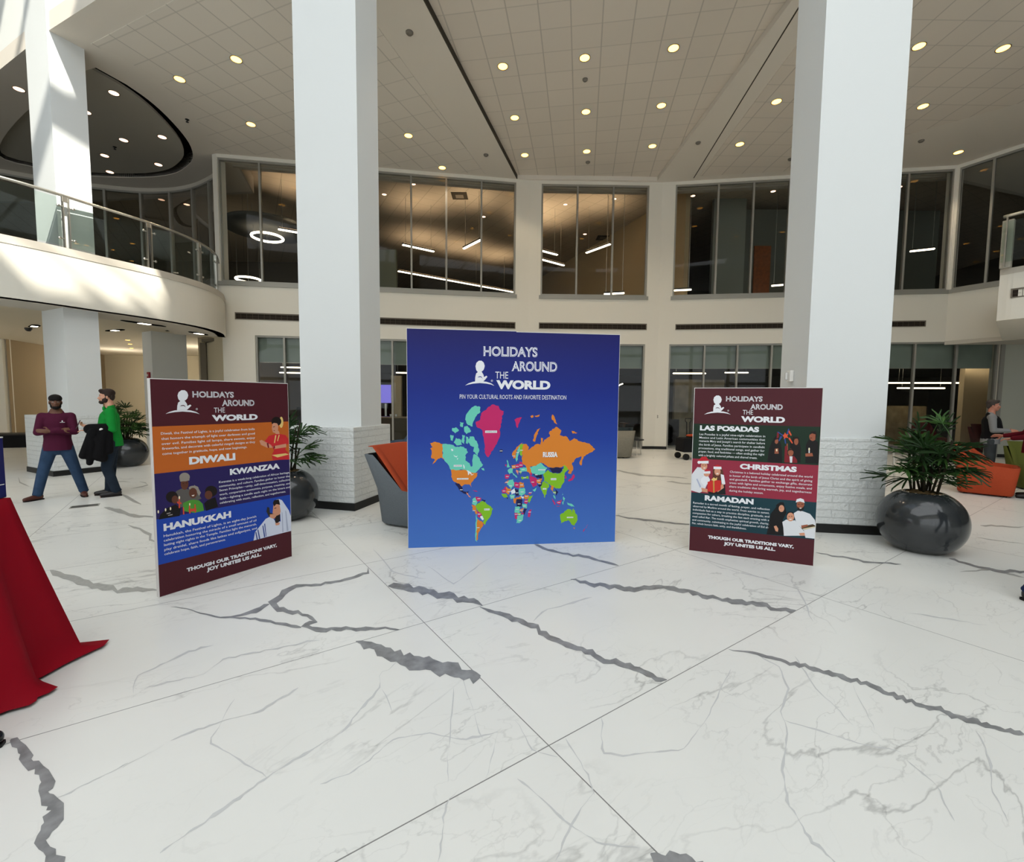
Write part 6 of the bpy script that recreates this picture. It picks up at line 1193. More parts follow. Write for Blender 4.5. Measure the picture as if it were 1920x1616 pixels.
cbay = [(-1.79, 8.5), (0.08, 15.61), (4.75, 15.66), (5.05, 8.0)]
mb = MB()
BB_ = [(26, 19), (14.3, 15.3), (5.1, 16.55), (0.45, 16.48), (-8.75, 15.0), (-9.3, 16.7), (-17, 17.7), (-30, 17.7)]
mb.prism(E_ + BB_, CZ, CZ + 0.35, DRYWALL, holes=[cove, cbay])
struct_mb, mb = mb, MB()
# rooms behind: a bulkhead over the glass, then their own higher ceiling
for a, b in zip(BB_[:-1], BB_[1:]):
    mb.prism([a, b, (b[0], b[1] + 0.15), (a[0], a[1] + 0.15)], CZ, RZ, SOFFIT)
mb.prism([(26, 16), (14.3, 15.2), (5.1, 16.4), (0.45, 16.3), (-8.75, 14.9), (-9.3, 16.6), (-30, 17.4), (-30, 34), (26, 34)], RZ, RZ + 0.2, TILE_IN)
struct(mb.build('ceiling_rooms'))
mb = struct_mb
# centre bay: set up into the slab
mb.prism([(-1.9, 8.4), (-0.03, 15.68), (4.85, 15.72), (5.15, 7.9)], CZ + 0.13, CZ + 0.3, TILE_C_M)
# tiled field of the left bay and of the right bay, a hair below the slab
lb = [(-8.80, 9.97), (-8.48, 10.3), (-8.27, 10.95), (-8.22, 11.6), (-8.30, 12.3), (-8.48, 13.03), (-8.86, 14.05), (-0.95, 15.30), (-3.3, 7.5), (-6.3, 8.911)]
mb.prism(lb, CZ - 0.012, CZ, TILE_L_M)
mb.prism([(6.0, 15.3), (9.9, 14.75), (10.7, 12.9), (14.6, 9.5), (11.5, 7.7), (5.6, 6.6)], CZ - 0.012, CZ, TILE_R_M)
for A, B, a, b in ((P0, P1, 0.2, 9.3), (P1, P2, 0.0, 4.4), (P2, P3, 0.2, 8.8)):
    mb.box(a, b, 0.60, 0.70, CZ - 0.06, CZ - 0.001, SOFFIT, frame_at(A, B)[0])
struct(mb.build('ceiling'))
# dark shadow gap on the right edge of the beam beside the centre bay
mb = MB()
gap = [Vector((5.20, 8.6)), Vector((5.87, 15.45))]
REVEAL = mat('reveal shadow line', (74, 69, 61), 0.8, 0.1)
for g0, g1, w in ((gap[0], gap[1], 0.014),):
    mb.prism([(g0.x - w, g0.y), (g0.x + w, g0.y), (g1.x + w, g1.y), (g1.x - w, g1.y)], CZ - 0.004, CZ + 0.002, REVEAL)
struct(mb.build('trim_2'), 'dark groove along the ceiling beam right of the centre bay')
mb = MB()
mb.prism([(-1.79, 8.5), (-1.765, 8.5), (0.105, 15.61), (0.08, 15.61)], CZ - 0.002, CZ + 0.129, REVEAL)  # dark colour stands in for shade on the recess side
struct(mb.build('trim_7'), 'dark strip painted as shade along the left side of the centre bay')
# oval tray: a smooth panel hung inside the opening, dark gap around it
cove_ = cove
cx = sum(p[0] for p in cove) / len(cove)
cy = sum(p[1] for p in cove) / len(cove)
inner = [(cx - 0.10 + (p[0] - cx) * 0.94, cy - 0.06 + (p[1] - cy) * 0.955) for p in cove]
mb = MB()
mb.prism(inner, CZ + 0.06, CZ + 0.12, mat('oval panel paint', (176, 172, 160), 0.9, 0.1))
big = [(cx + (p[0] - cx) * 1.06, cy + (p[1] - cy) * 1.06) for p in cove]
mb.prism(big, CZ + 0.36, CZ + 0.4, DARKGAP)
n = len(cove)
mb.add([(p[0], p[1], CZ + 0.02) for p in cove] + [(p[0], p[1], CZ + 0.36) for p in cove],
       [(i, (i + 1) % n, (i + 1) % n + n, i + n) for i in range(n)], DARKGAP)
struct(mb.build('ceiling_oval'))

# upper wall above the inner edge of the ceiling ring, up to the roof
mb = MB()
UW = mat('upper wall paint', (224, 226, 222), 0.8, 0.15)
for a, b in zip(E_[:-1], E_[1:]):
    d = (Vector(b) - Vector(a)).normalized()
    n_ = Vector((-d.y, d.x)) * 0.25
    mb.prism([a, b, (b[0] + n_.x, b[1] + n_.y), (a[0] + n_.x, a[1] + n_.y)], CZ + 0.35, 14.0, UW)
struct(mb.build('wall_upper'))
# outer shell of the atrium behind the camera, roof and skylight
mb = MB()
mb.box(-34.3, -34, -15, 52, 0, 14, ROOM)
mb.box(34, 34.3, -15, 52, 0, 14, ROOM)
mb.box(-34, 34, 51.7, 52, 0, 14, ROOMDARK)
struct(mb.build('wall_outer'))
mb = MB()
mb.box(-34, 34, -15.3, -15, 0, 14, PAINT)
struct(mb.build('wall_rear'))
SUNHOLE = [(-8.4, 2.2), (-1.95, 1.7), (-0.95, 3.66), (-3.0, 5.74), (-5.0, 7.6), (-8.4, 9.1)]  # unseen roof opening, outlined to limit where the sun lands
mb = MB()
mb.prism([(-34.3, -15.3), (34.3, -15.3), (34.3, 52), (-34.3, 52)], 14.0, 14.2, UW, holes=[SUNHOLE])
struct(mb.build('ceiling_roof'))
mb = MB()  # unseen bars over the roof opening, added to streak the sunlight
for x in (-6.9, -4.6):
    mb.box(x - 0.06, x + 0.06, 1.5, 9.3, 14.2, 14.4, ALU)
mb.prism([(-4.4 + (a * 0.42 + b * 0.9) * 0.7071, 5.0 + (-a * 0.42 + b * 0.9) * 0.7071) for a, b in ((-1, -1), (1, -1), (1, 1), (-1, 1))], 14.2, 14.35, ALU)  # slab added to keep the sun off part of the far left column
for y0, y1 in ((2.35, 2.50), (2.95, 3.07), (3.35, 3.45)):
    mb.prism([(-3.2, y0 - 0.5), (-0.6, y0 + 0.5), (-0.6, y1 + 0.5), (-3.2, y1 - 0.5)], 14.2, 14.3, ALU)
struct(mb.build('sun_blockers'))
sky = mat('frosted skylight glazing', (235, 238, 240), 0.5, 0.2, emit=(240, 243, 246), estr=SKYLIGHT)
mb = MB()
for i in range(8):
    for j in range(4):
        x0, y0 = -16.2 + i * 3.4, -12.5 + j * 3.95
        y1 = y0 + 3.65 if j < 3 or i > 4 else 1.3
        mb.box(x0, x0 + 3.1, y0, y1, 13.86, 13.9, sky)
struct(mb.build('window_%d' % (WIN_N[0] + 1)), 'frosted skylight')
rg = mat('entrance glazing', (235, 238, 240), 0.5, 0.2, emit=(236, 241, 246), estr=REAR_GLAZING)
mb = MB()
for i in range(9):
    for j in range(3):
        mb.box(-14.5 + i * 3.3, -11.5 + i * 3.3, -14.98, -14.95, 0.6 + j * 2.9, 3.2 + j * 2.9, rg)
struct(mb.build('window_%d' % (WIN_N[0] + 2)), 'entrance glazing')
mb = MB()  # glow panels added out of view to brighten the columns' left faces
for i in range(6):
    for j in range(3):
        mb.box(-33.98, -33.95, -14.5 + i * 3.2, -11.6 + i * 3.2, 0.6 + j * 3.4, 3.7 + j * 3.4, rg)
struct(mb.build('window_%d' % (WIN_N[0] + 3)), 'added glowing panels on the unseen left wall')

# ------------------------------------------------------------- left balcony
CURVE = crom([(-13.0, 4.9), (-11.2, 6.75), (-9.95, 8.1), (-9.47, 8.72), (-9.13, 9.3), (-8.86, 9.9), (-8.45, 10.8), (-8.22, 11.6), (-8.16, 12.4), (-8.36, 13.3), (-8.80, 14.16)], 6)
IN = offset(CURVE, 0.22)


def band(mb, c0, c1, z0, z1, m):
    n = len(c0)
    vs = [(p.x, p.y, z) for z in (z0, z1) for c in (c0, c1) for p in c]
    fs = []
    for i in range(n - 1):
        fs += [(i, i + 1, 2 * n + i + 1, 2 * n + i), (n + i + 1, n + i, 3 * n + i, 3 * n + i + 1),
               (2 * n + i, 2 * n + i + 1, 3 * n + i + 1, 3 * n + i), (i + 1, i, n + i, n + i + 1)]
    fs += [(0, 2 * n, 3 * n, n), (n - 1, 2 * n - 1, 4 * n - 1, 3 * n - 1)]
    mb.add(vs, fs, m)


mb = MB()
band(mb, CURVE, IN, 3.5, 4.50, PAINT)
band(mb, offset(CURVE, -0.015), offset(CURVE, 0.24), 4.50, 4.65, CAP)
back = [(-9.0, 14.35), (-9.35, 15.0), (-10.13, 15.56), (-11.05, 16.15), (-12.04, 16.45), (-13.1, 16.5), (-14.17, 16.28), (-16.5, 15.4), (-20, 13), (-20, 5)]
inn = [(p.x, p.y) for p in offset(CURVE, 0.2)]
mb.prism(inn + back, 4.38, 4.6, CARPET)
struct(mb.build('trim_4', smooth=False), 'curved white balcony front')
# underside: flat soffit band, then the lower hall ceiling one step up
mb = MB()
in2 = [(p.x, p.y) for p in offset(CURVE, 1.3)]
mb.prism([(p.x, p.y) for p in CURVE[:1]] + [(p.x, p.y) for p in offset(CURVE, 0.02)] + in2[::-1], 3.5, 3.8, SOFFIT)
mb.prism(in2 + [(-9.0, 14.6), (-8.7, 27), (-30, 27), (-30, 5)], 3.74, 3.84, mat('hall ceiling paint', (206, 198, 178), 0.9, 0.1))
struct(mb.build('ceiling_hall'))
# walls of the lower hall
mb = MB()
HALL = mat('hall beige paint', (196, 186, 160), 0.85, 0.15)
mb.box(-30, -8.6, 23.2, 23.4, 0, 3.74, HALL)
mb.box(-30, -8.6, 23.18, 23.2, 0, 0.12, BLACK)
mb.box(-11.0, -10.7, 16.1, 23.2, 0, 3.74, HALL)
mb.prism([(-8.95, 14.52), (-9.1, 14.50), (-10.9, 16.1), (-10.6, 16.1)], 0, 3.74, HALL)
struct(mb.build('wall_hall'))
mb = MB()
mb.prism([(-26, 15.5), (-18.75, 16.9), (-18.75, 17.2), (-26, 15.9)], 0, 3.74, PAINT)
mb.prism([(-18.8, 17.2), (-18.7, 17.0), (-20.6, 23.2), (-20.8, 23.2)], 0, 3.74, mat('hall brown paint', (150, 134, 108), 0.85, 0.1))
struct(mb.build('wall_hall_left'))
# curved glass wall upstairs
gp = crom([(-8.98, 14.28), (-9.35, 15.0), (-10.13, 15.62), (-11.05, 16.15), (-12.04, 16.45), (-13.1, 16.5), (-14.17, 16.28), (-15.3, 15.9), (-17.0, 15.0)], 4)
mb, gl = MB(), MB()
band(mb, gp, offset(gp, -0.12), 8.83, CZ + .05, SOFFIT)
band(mb, offset(gp, 0.0), offset(gp, -0.1), 8.77, 8.83, ALU)
band(mb, offset(gp, 0.0), offset(gp, -0.1), 4.6, 4.68, ALU)
for i, p in enumerate(gp):
    if i % 4 == 0:
        t = (gp[min(i + 1, len(gp) - 1)] - gp[max(i - 1, 0)])
        M = Matrix.Translation((p.x, p.y, 0)) @ Matrix.Rotation(math.atan2(t.y, t.x), 4, 'Z')
        mb.box(-0.035, 0.035, -0.1, 0.02, 4.6, 8.8, ALU, M)
w = struct(mb.build('window_20'), 'curved glass wall behind the balcony')
for i in range(0, len(gp) - 1, 4):
    a, b = gp[i], gp[min(i + 4, len(gp) - 1)]
    gl.add([(a.x, a.y + .04, 4.68), (b.x, b.y + .04, 4.68), (b.x, b.y + .04, 8.77), (a.x, a.y + .04, 8.77)], [(0, 1, 2, 3)], GLASS_UP)
gl.build('pane', parent=w)
# pier between the curved glass and the straight wall
mb = MB()
mb.prism([(-8.93, 14.19), (-8.86, 14.5), (-9.32, 15.0), (-9.10, 14.25)], 4.6, CZ, PAINT)
struct(mb.build('trim_5'))
# room behind the curved glass
mb = MB()
mb.box(-26, -9.0, 27.0, 27.2, 3.8, RZ, ROOMDARK)
struct(mb.build('wall_lounge'))
mb = MB()
mb.prism([(-9.0, 16.4), (-9.0, 26.4), (-26, 26.4), (-26, 16.0), (-15, 16.6), (-12, 16.9)], 4.4, 4.6, CARPET)
struct(mb.build('floor_lounge'))

# ------------------------------------------------------------- right balcony corner
rb = [(10.82, 10.36), (10.98, 10.03), (11.6, 9.1), (12.6, 7.9), (14.0, 6.6)]
rc = crom(rb, 4)
mb = MB()
bk = [(15.6, 8.0), (15.3, 11.6), (14.2, 13.4)]
poly = [(p.x, p.y) for p in rc]
mb.prism(poly + bk, 3.52, 4.52, PAINT)
pc = [(p.x, p.y) for p in offset(rc, -0.012)]
mb.prism(pc + bk, 4.52, 4.64, CAP)
struct(mb.build('trim_6'), 'white balcony corner at the right edge')
mb = MB()
mb.prism([(13.55, 14.48), (14.3, 13.2), (15.2, 11.5), (22, 8), (22, 13.3)], 3.5, 3.62, SOFFIT)
struct(mb.build('ceiling_right_soffit'))

# ================================================================= fixtures
WARM = mat('warm lamp lens', (255, 236, 190), 0.4, 0.2, emit=(255, 214, 128), estr=1.7)
WARMDIM = mat('dim warm lamp lens', (235, 220, 205), 0.4, 0.2, emit=(255, 226, 205), estr=1.0)
TRIMW = mat('lamp trim ring', (120, 108, 84), 0.5, 0.3)


def downlight(x, y, z, label, group, lens, r=0.105, watts=0):
    t = empty('ceiling_light', (x, y, z))
    tag(t, label, 'ceiling light', group)
    mb = MB()
    mb.lathe([(r, -0.001), (r + 0.018, -0.006), (r + 0.018, 0.0)], TRIMW, 24)
    mb.build('trim_ring', t, smooth=True)
    mb = MB()
    mb.lathe([(1e-6, -0.003), (r, -0.003)], lens, 24)
    mb.build('lens', t)
    if watts:
        ld = bpy.data.lights.new('ceiling_light_beam', 'SPOT')
        ld.energy = watts
        ld.color = (1.0, 0.82, 0.60)
        ld.spot_size = math.radians(95)
        ld.spot_blend = 0.6
        ld.shadow_soft_size = 0.1
        lo = bpy.data.objects.new('ceiling_light_beam', ld)
        COL.objects.link(lo)
        lo.location = (x, y, z - 0.03)
    return t


G = 'recessed warm ceiling lights'
rows = ('front row', 'middle row', 'back row')
cols = ('leftmost', 'middle one', 'rightmost')
cl = [[(-0.27, 10.51), (1.48, 10.24), (3.27, 9.95)], [(0.0, 12.33), (1.80, 12.06), (3.62, 11.79)], [(0.31, 14.13), (2.12, 13.90), (3.95, 13.59)]]
for i in range(3):
    for j in range(3):
        k = 1 + 0.018
        x, y = cl[i][j]
        downlight(x * k, y * k, CZ + 0.128, 'lit warm ceiling light in the middle bay, %s, %s' % (rows[i], cols[j]), G, WARM, watts=120)
downlight(-0.62, 8.78, CZ + 0.128, 'lit warm ceiling light cut off by the top edge, middle bay', G, WARM, watts=120)
for (x, y), s in zip([(-2.94, 13.16), (-2.27, 14.9), (-6.02, 10.36), (-7.70, 10.99), (-7.04, 12.70)],
                     ('right of the left brick column, nearer one', 'just above the second-floor window left of the middle bay',
                      'left of the left column, highest one', 'beside the oval ceiling, leftmost one', 'left of the left column, lowest one')):
    downlight(x, y, CZ - 0.012, 'lit warm ceiling light ' + s, G, WARM, watts=120)
for (x, y), s in zip([(6.35, 11.59), (6.38, 13.44), (10.0, 9.87), (8.24, 9.83), (10.02, 11.72), (12.90, 13.78)],
                     ('left of the right column, upper one', 'left of the right column, lower one', 'in the top right corner of the photo',
                      'half hidden by the right column edge', 'right of the right column, second down', 'above the turned upper window at right')):
    z = CZ - 0.012 if y < 13.7 else CZ
    downlight(x, y, z, 'lit warm ceiling light ' + s, G, WARM, watts=120)
G = 'dim round lights of the oval ceiling'
for (x, y), s in zip([(-9.67, 11.52), (-11.04, 12.27), (-11.15, 13.54), (-9.92, 13.37), (-12.45, 14.39), (-11.21, 14.90), (-13.18, 15.40)],
                     ('nearest the tip of the oval', 'touching the column edge', 'upper one of the middle pair', 'closest to the thick dark gap', 'second lowest beside the column',
                      'lowest on the right', 'lowest one by the column')):
    k = 1.0 + 0.05 / 7.3
    downlight(x * k, y * k, CZ + 0.058, 'pale dim ceiling light in the oval panel, ' + s, G, WARMDIM, 0.10)
downlight(-11.83, 11.40, CZ, 'pale dim ceiling light left of the far left column', G, WARMDIM, 0.10)


def sprinkler(x, y, z, label):
    t = empty('sprinkler', (x, y, z))
    tag(t, label, 'sprinkler', 'ceiling sprinklers')
    mb = MB()
    mb.lathe([(0.05, 0), (0.045, -0.012), (0.012, -0.016), (0.012, -0.06), (0.035, -0.062), (0.035, -0.07), (1e-6, -0.07)], BLACK, 12)
    mb.build('head', t, smooth=True)


def detector(x, y, z, label, r=0.07):
    t = empty('smoke_detector', (x, y, z))
    tag(t, label, 'smoke detector', 'ceiling detectors')
    mb = MB()
    mb.lathe([(r, 0), (r, -0.02), (r * 0.7, -0.045), (1e-6, -0.048)], mat('grey plastic', (120, 114, 104), 0.5, 0.3), 16)
    mb.build('body', t, smooth=True)


sprinkler(-8.62, 12.53, CZ, 'small black sprinkler between the oval gap and the tiles')
sprinkler(-11.8, 14.0, CZ + 0.06, 'small black sprinkler in the middle of the oval panel')
detector(-2.11, 9.60, CZ, 'grey disc on the plain beam at the top, right of the left column', 0.075)
detector(-0.85, 14.13, CZ, 'small detector on the plain beam near the left upper window')
detector(1.62, 11.08, CZ + 0.128, 'small square grey detector under the first middle bay light', 0.06)
detector(2.29, 14.75, CZ + 0.128, 'small detector close to the middle upper window')
detector(5.18, 13.39, CZ, 'small detector on the plain beam right of the middle bay')
detector(11.3, 13.2, CZ, 'small detector right of the right column')
detector(8.27, 14.19, CZ - 0.012, 'small detector just left of the right column')

# long slot air vents in the band between the storeys
VB = mat('vent shadow', (46, 40, 34), 0.8, 0.1)
VF = mat('vent frame', (112, 104, 92), 0.5, 0.3)


def vent(A, B, s0, s1, z0, z1, label):
    F, _ = frame_at(A, B)
    t = empty('air_vent')
    t.matrix_world = F @ Matrix.Translation((s0, 0, z0))
    tag(t, label, 'air vent', 'slot air vents in the white band')
    L, h = s1 - s0, z1 - z0
    mb = MB()
    mb.box(0, L, -0.004, -0.001, 0, h, VB)
    mb.build('backing', t)
    mb = MB()
    for a, b, c, d in ((0, L, 0, 0.02), (0, L, h - 0.035, h), (0, 0.025, 0.02, h - 0.035), (L - 0.025, L, 0.02, h - 0.035)):
        mb.box(a, b, -0.02, -0.001, c, d, VF)
    mb.build('frame', t)
    mb = MB()
    mb.box(0.025, L - 0.025, -0.006, -0.0045, h * 0.44, h * 0.47, mat('vent fin', (74, 66, 56), 0.6, 0.2))
    n = int(L / 0.16)
    for i in range(1, n):
        x = L * i / n
        mb.box(x - 0.004, x + 0.004, -0.012, -0.004, 0.02, h - 0.035, mat('vent fin', (74, 66, 56), 0.6, 0.2))
    mb.build('grille', t)


vent(P0, P1, 0.38, 2.9, 4.07, 4.28, 'dark slot air vent left of the left brick column')
vent(P0, P1, 4.2, 9.13, 4.06, 4.28, 'dark slot air vent above the left half of the map board')
vent(P1, P2, 0.38, 4.06, 4.08, 4.29, 'dark slot air vent above the right half of the map board')
vent(P2, P3, 0.57, 8.14, 4.08, 4.27, 'dark slot air vent running behind the right column')
d = (rc[8] - rc[2]).normalized()
A2 = rc[3]
vent((A2.x - d.y * -0.0, A2.y), (A2.x + d.x, A2.y + d.y), -0.02, 1.2, 3.98, 4.18, 'short slot air vent on the balcony corner at the right edge')

# linear pendants and ring lamps in the rooms upstairs
TUBE = mat('pendant diffuser', (255, 246, 226), 0.4, 0.2, emit=(255, 236, 205), estr=7.0)
UPL = mat('pendant uplight', (255, 236, 200), 0.4, 0.2, emit=(255, 205, 150), estr=3.0)
HOUS = mat('pendant housing', (70, 66, 60), 0.5, 0.3)


def pendant(a, b, z, ztop, label, group, up=True, cables=2, w=0.05):
    a, b = Vector(a), Vector(b)
    d = b - a
    L = d.length
    t = empty('pendant_lamp', ((a.x + b.x) / 2, (a.y + b.y) / 2, z), math.atan2(d.y, d.x))
    tag(t, label, 'pendant lamp', group)
    mb = MB()
    mb.box(-L / 2, L / 2, -w, w, -0.045, 0, TUBE)
    mb.build('diffuser', t, bevel=0.02)
    mb = MB()
    mb.box(-L / 2, L / 2, -w, w, 0.0, 0.05, HOUS)
    mb.build('housing', t)
    if up:
        mb = MB()
        mb.box(-L / 2 + .03, L / 2 - .03, -w * .8, w * .8, 0.05, 0.056, UPL)
        mb.build('uplight', t)
        n_ = max(1, round(L / 2))
        for q in range(n_):
            ld = bpy.data.lights.new('pendant_uplight_beam', 'SPOT')
            ld.energy = 105
            ld.color = (1.0, 0.74, 0.50)
            ld.spot_size = math.radians(118)
            ld.spot_blend = 1.0
            ld.shadow_soft_size = 0.1
            lo = bpy.data.objects.new('pendant_uplight_beam', ld)
            COL.objects.link(lo)
            f = (q + 0.5) / n_
            lo.location = (a.x + d.x * f, a.y + d.y * f, z + 0.12)
            lo.rotation_euler = (math.pi, 0, 0)
    for k in range(cables):
        x = (-0.4 + 0.8 * k / max(cables - 1, 1)) * L
        mb = MB()
        mb.tube([(x, 0, 0.05), (x, 0, ztop - z)], 0.008, STEEL, 6)
        mb.build('cable', t)
    return t


GP = 'glowing linear pendant lamps upstairs'
TC_ = RZ
pendant((-4.35, 18.3), (-3.25, 19.1), 7.7, TC_, 'upper left glowing bar in the upstairs window left of the middle', GP)
pendant((-2.0, 18.7), (-1.24, 17.68), 7.7, TC_, 'tilted glowing bar in the upstairs window left of the middle', GP)
pendant((-5.45, 22.0), (0.05, 26.05), 7.7, TC_, 'long low glowing bar in the upstairs window left of the middle', GP, cables=4)
pendant((0.5, 18.4), (1.82, 19.39), 7.7, TC_, 'upper glowing bar at the left edge of the middle upstairs window', GP)
pendant((0.5, 19.45), (2.27, 20.88), 7.7, TC_, 'lower glowing bar at the left edge of the middle upstairs window', GP)
pendant((2.97, 19.1), (3.72, 18.02), 7.7, TC_, 'tilted glowing bar in the middle of the middle upstairs window', GP)
pendant((-8.5, 16.9), (-7.3, 17.6), 7.75, TC_, 'glowing bar beside the ring lamp, left of the left column', GP)
pendant((13.9, 16.4), (14.5, 16.1), 7.0, TC_, 'small glowing bar in the dark upstairs window right of the right column', GP, up=False)
pendant((5.5, 17.2), (6.5, 16.95), 5.75, TC_, 'low glowing bar at the lower left of the dark right upstairs window', GP, up=False)
pendant((9.6, 17.3), (10.3, 17.0), 6.0, TC_, 'low glowing bar beside the brown upstairs door', GP, up=False)
pendant((3.3, 16.9), (4.0, 16.7), 5.55, TC_, 'low glowing bar at the lower right of the middle upstairs window', GP, up=False)


def ring_lamp(x, y, z, R, ztop, label):
    t = empty('ring_lamp', (x, y, z))
    tag(t, label, 'ring lamp', 'glowing ring lamps')
    mb = MB()
    mb.tube([(R * math.cos(i * math.pi / 20), R * math.sin(i * math.pi / 20), 0) for i in range(40)], 0.045, TUBE, 8, closed=True)
    mb.build('ring', t, smooth=True)
    for k in range(3):
        q = k * 2.094
        mb = MB()
        mb.tube([(R * math.cos(q), R * math.sin(q), 0.04), (R * math.cos(q), R * math.sin(q), ztop - z)], 0.008, STEEL, 6)
        mb.build('cable', t)


ring_lamp(-9.6, 18.25, 7.9, 0.55, 8.185, 'round glowing ring lamp upstairs left of the left column')
ring_lamp(-11.9, 20.9, 6.95, 0.5, TC_, 'lower thin glowing ring lamp behind the balcony end')
# big oval canopy above the ring lamp
t = empty('acoustic_cloud', (-9.6, 18.3, 8.25), math.radians(25))
tag(t, 'large grey round canopy hung above the glowing ring lamp upstairs', 'canopy')
mb = MB()
mb.lathe([(1e-6, -0.06), (1.55, -0.06), (1.6, 0), (1.55, 0.06), (1e-6, 0.06)], mat('canopy felt', (92, 92, 88), 0.9, 0.1), 40)
mb.build('disc', t, smooth=True)
mb = MB()
for q in range(3):
    mb.tube([(1.2 * math.cos(q * 2.1), 1.2 * math.sin(q * 2.1), 0.05), (1.2 * math.cos(q * 2.1), 1.2 * math.sin(q * 2.1), RZ - 8.25)], 0.01, STEEL, 6)
mb.build('cable', t)
# downlights in the rooms upstairs
G = 'small room lights upstairs'
for x, y, s in ((-4.6, 16.7, 'left window left of the middle bay, left one'), (-3.4, 15.9, 'left window left of the middle bay, upper one'), (-1.2, 18.6, 'left window, beside the square vent'),
                (1.9, 17.4, 'middle window, upper left one'), (3.6, 16.9, 'middle window, upper right one'), (3.1, 20.4, 'middle window, lower one'),
                (6.3, 16.6, 'dark right window, upper left one'), (8.9, 16.2, 'dark right window, upper right one'), (6.4, 18.6, 'dark right window, lower left one'),
                (12.9, 15.8, 'dark window right of the right column, upper one'), (14.9, 14.2, 'turned right window, upper one'), (16.6, 15.4, 'turned right window, lower one')):
    downlight(x * 1.085, y * 1.085, TC_, 'small dim room light upstairs, ' + s, G, WARMDIM, 0.085)
for x, y, s in ((-2.0, 17.3, 'beside the right mullion of the window left of the middle'), (4.1, 21.5, 'behind the tilted glowing bar in the middle window')):
    t = empty('ceiling_diffuser', (x * 1.05, y * 1.05, TC_))
    tag(t, 'dark square air diffuser upstairs ' + s, 'air diffuser', 'square ceiling diffusers')
    mb = MB()
    mb.box(-0.3, 0.3, -0.3, 0.3, -0.02, 0, mat('diffuser dark', (70, 64, 54), 0.7, 0.1))
    mb.build('plate', t)
    mb = MB()
    mb.box(-0.15, 0.15, -0.15, 0.15, -0.035, -0.02, mat('diffuser light', (130, 122, 108), 0.7, 0.1))
    mb.build('core', t)
# linear lamps downstairs
GD = 'glowing linear lamps downstairs'
for a, b, z, s in (((-10.2, 18.4), (-8.0, 18.75), 3.12, 'upper bar between the left poster and the left column'),
                   ((-10.0, 19.8), (-8.6, 20.0), 3.0, 'second bar between the left poster and the left column'),
                   ((-9.6, 18.9), (-8.2, 19.1), 2.72, 'third bar between the left poster and the left column'),
                   ((-4.6, 17.0), (-3.0, 17.2), 3.0, 'upper bar just right of the left column'),
                   ((-4.9, 19.3), (-4.2, 19.4), 2.78, 'lower bar just right of the left column'),
                   ((-4.0, 17.4), (-3.4, 17.5), 2.72, 'short bar touching the map board left edge'),
                   ((5.5, 18.0), (8.3, 17.7), 3.05, 'long upper bar left of the right poster top'),
                   ((6.6, 18.9), (7.9, 18.75), 2.83, 'short lower bar above the right poster'),
                   ((8.6, 18.6), (9.5, 18.5), 2.86, 'short bar above the right poster, right one'),
                   ((14.2, 17.3), (18.1, 16.6), 3.03, 'long upper bar right of the right column'),
                   ((14.6, 17.9), (18.6, 17.0), 2.47, 'long lower bar right of the right column'),
                   ((15.2, 18.1), (16.8, 17.8), 2.28, 'shorter bar under the long bars, right of the right column'),
                   ((3.6, 18.0), (4.5, 17.9), 3.05, 'short bar right of the map board')):
    pendant(a, b, z, 3.5, 'glowing lamp seen downstairs, ' + s, GD, up=False, w=0.035)
# wavy lamp over the table behind the glass
t = empty('wavy_lamp', (4.0, 19.0, 2.3))
tag(t, 'curved glowing lamp over the table right of the map board', 'pendant lamp')
mb = MB()
mb.tube([(-0.62 + 0.1 * i, 0, 0.07 * math.cos(i * 1.05)) for i in range(13)], 0.022, TUBE, 8)
mb.build('tube', t, smooth=True)
mb = MB()
mb.tube([(-0.3, 0, 0.05), (-0.3, 0, 1.2)], 0.01, STEEL, 6)
mb.tube([(0.3, 0, 0.05), (0.3, 0, 1.2)], 0.01, STEEL, 6)
mb.build('cable', t)

# slots with lamps in the underside of the balcony
for (x, y, a, L, s) in ((-9.25, 11.6, 1.2, 1.0, 'first by the far left column'), (-9.65, 12.3, 1.35, 0.9, 'second, with a bright lamp end'), (-10.4, 14.4, 2.85, 1.1, 'third, straight one at the back'),
                        (-9.05, 13.3, 1.5, 0.7, 'last, near the wall'), (-12.5, 14.5, 2.7, 1.0, 'short one right of the far left column'), (-14.3, 13.8, 2.5, 0.9, 'short one left of the far left column')):
    t = empty('slot_light', (x, y, 3.5 if x > -9.6 else 3.74), a)
    tag(t, 'dark slot lamp under the balcony, ' + s, 'slot light', 'slot lamps under the balcony')
    mb = MB()
    pts = [(-L / 2, -0.04), (-L / 3, -0.10), (L / 3, -0.10), (L / 2, -0.02), (L / 2, 0.04), (L / 3, 0.10), (-L / 3, 0.10), (-L / 2, 0.04)]
    mb.prism(pts, -0.012, -0.001, DARKGAP)
    mb.build('recess', t)
    mb = MB()
    mb.prism([(-0.12, -0.07), (0.12, -0.07), (0.12, 0.07), (-0.12, 0.07)], -0.02, -0.012, mat('slot lamp', (255, 250, 235), 0.4, 0.2, emit=(255, 246, 225), estr=5.0))
    mb.build('lens', t)
for x, y, s in ((-14.2, 17.0, 'nearest'), (-15.2, 18.3, 'second'), (-16.4, 19.8, 'third')):
    downlight(x, y, 3.74, 'small warm light in the hall ceiling under the balcony, %s' % s, 'hall ceiling lights', WARM, 0.07)
for k in range(3):
    ld = bpy.data.lights.new('hall_glow', 'POINT')
    ld.energy = 85
    ld.color = (1.0, 0.90, 0.78)
    ld.shadow_soft_size = 0.12
    lo = bpy.data.objects.new('hall_glow', ld)
    COL.objects.link(lo)
    lo.location = ((-13.0, 19.0, 2.7), (-17.5, 20.5, 2.7), (-18, 12.5, 2.7))[k]
t = empty('camera_dome', (-14.9, 14.2, 3.74))
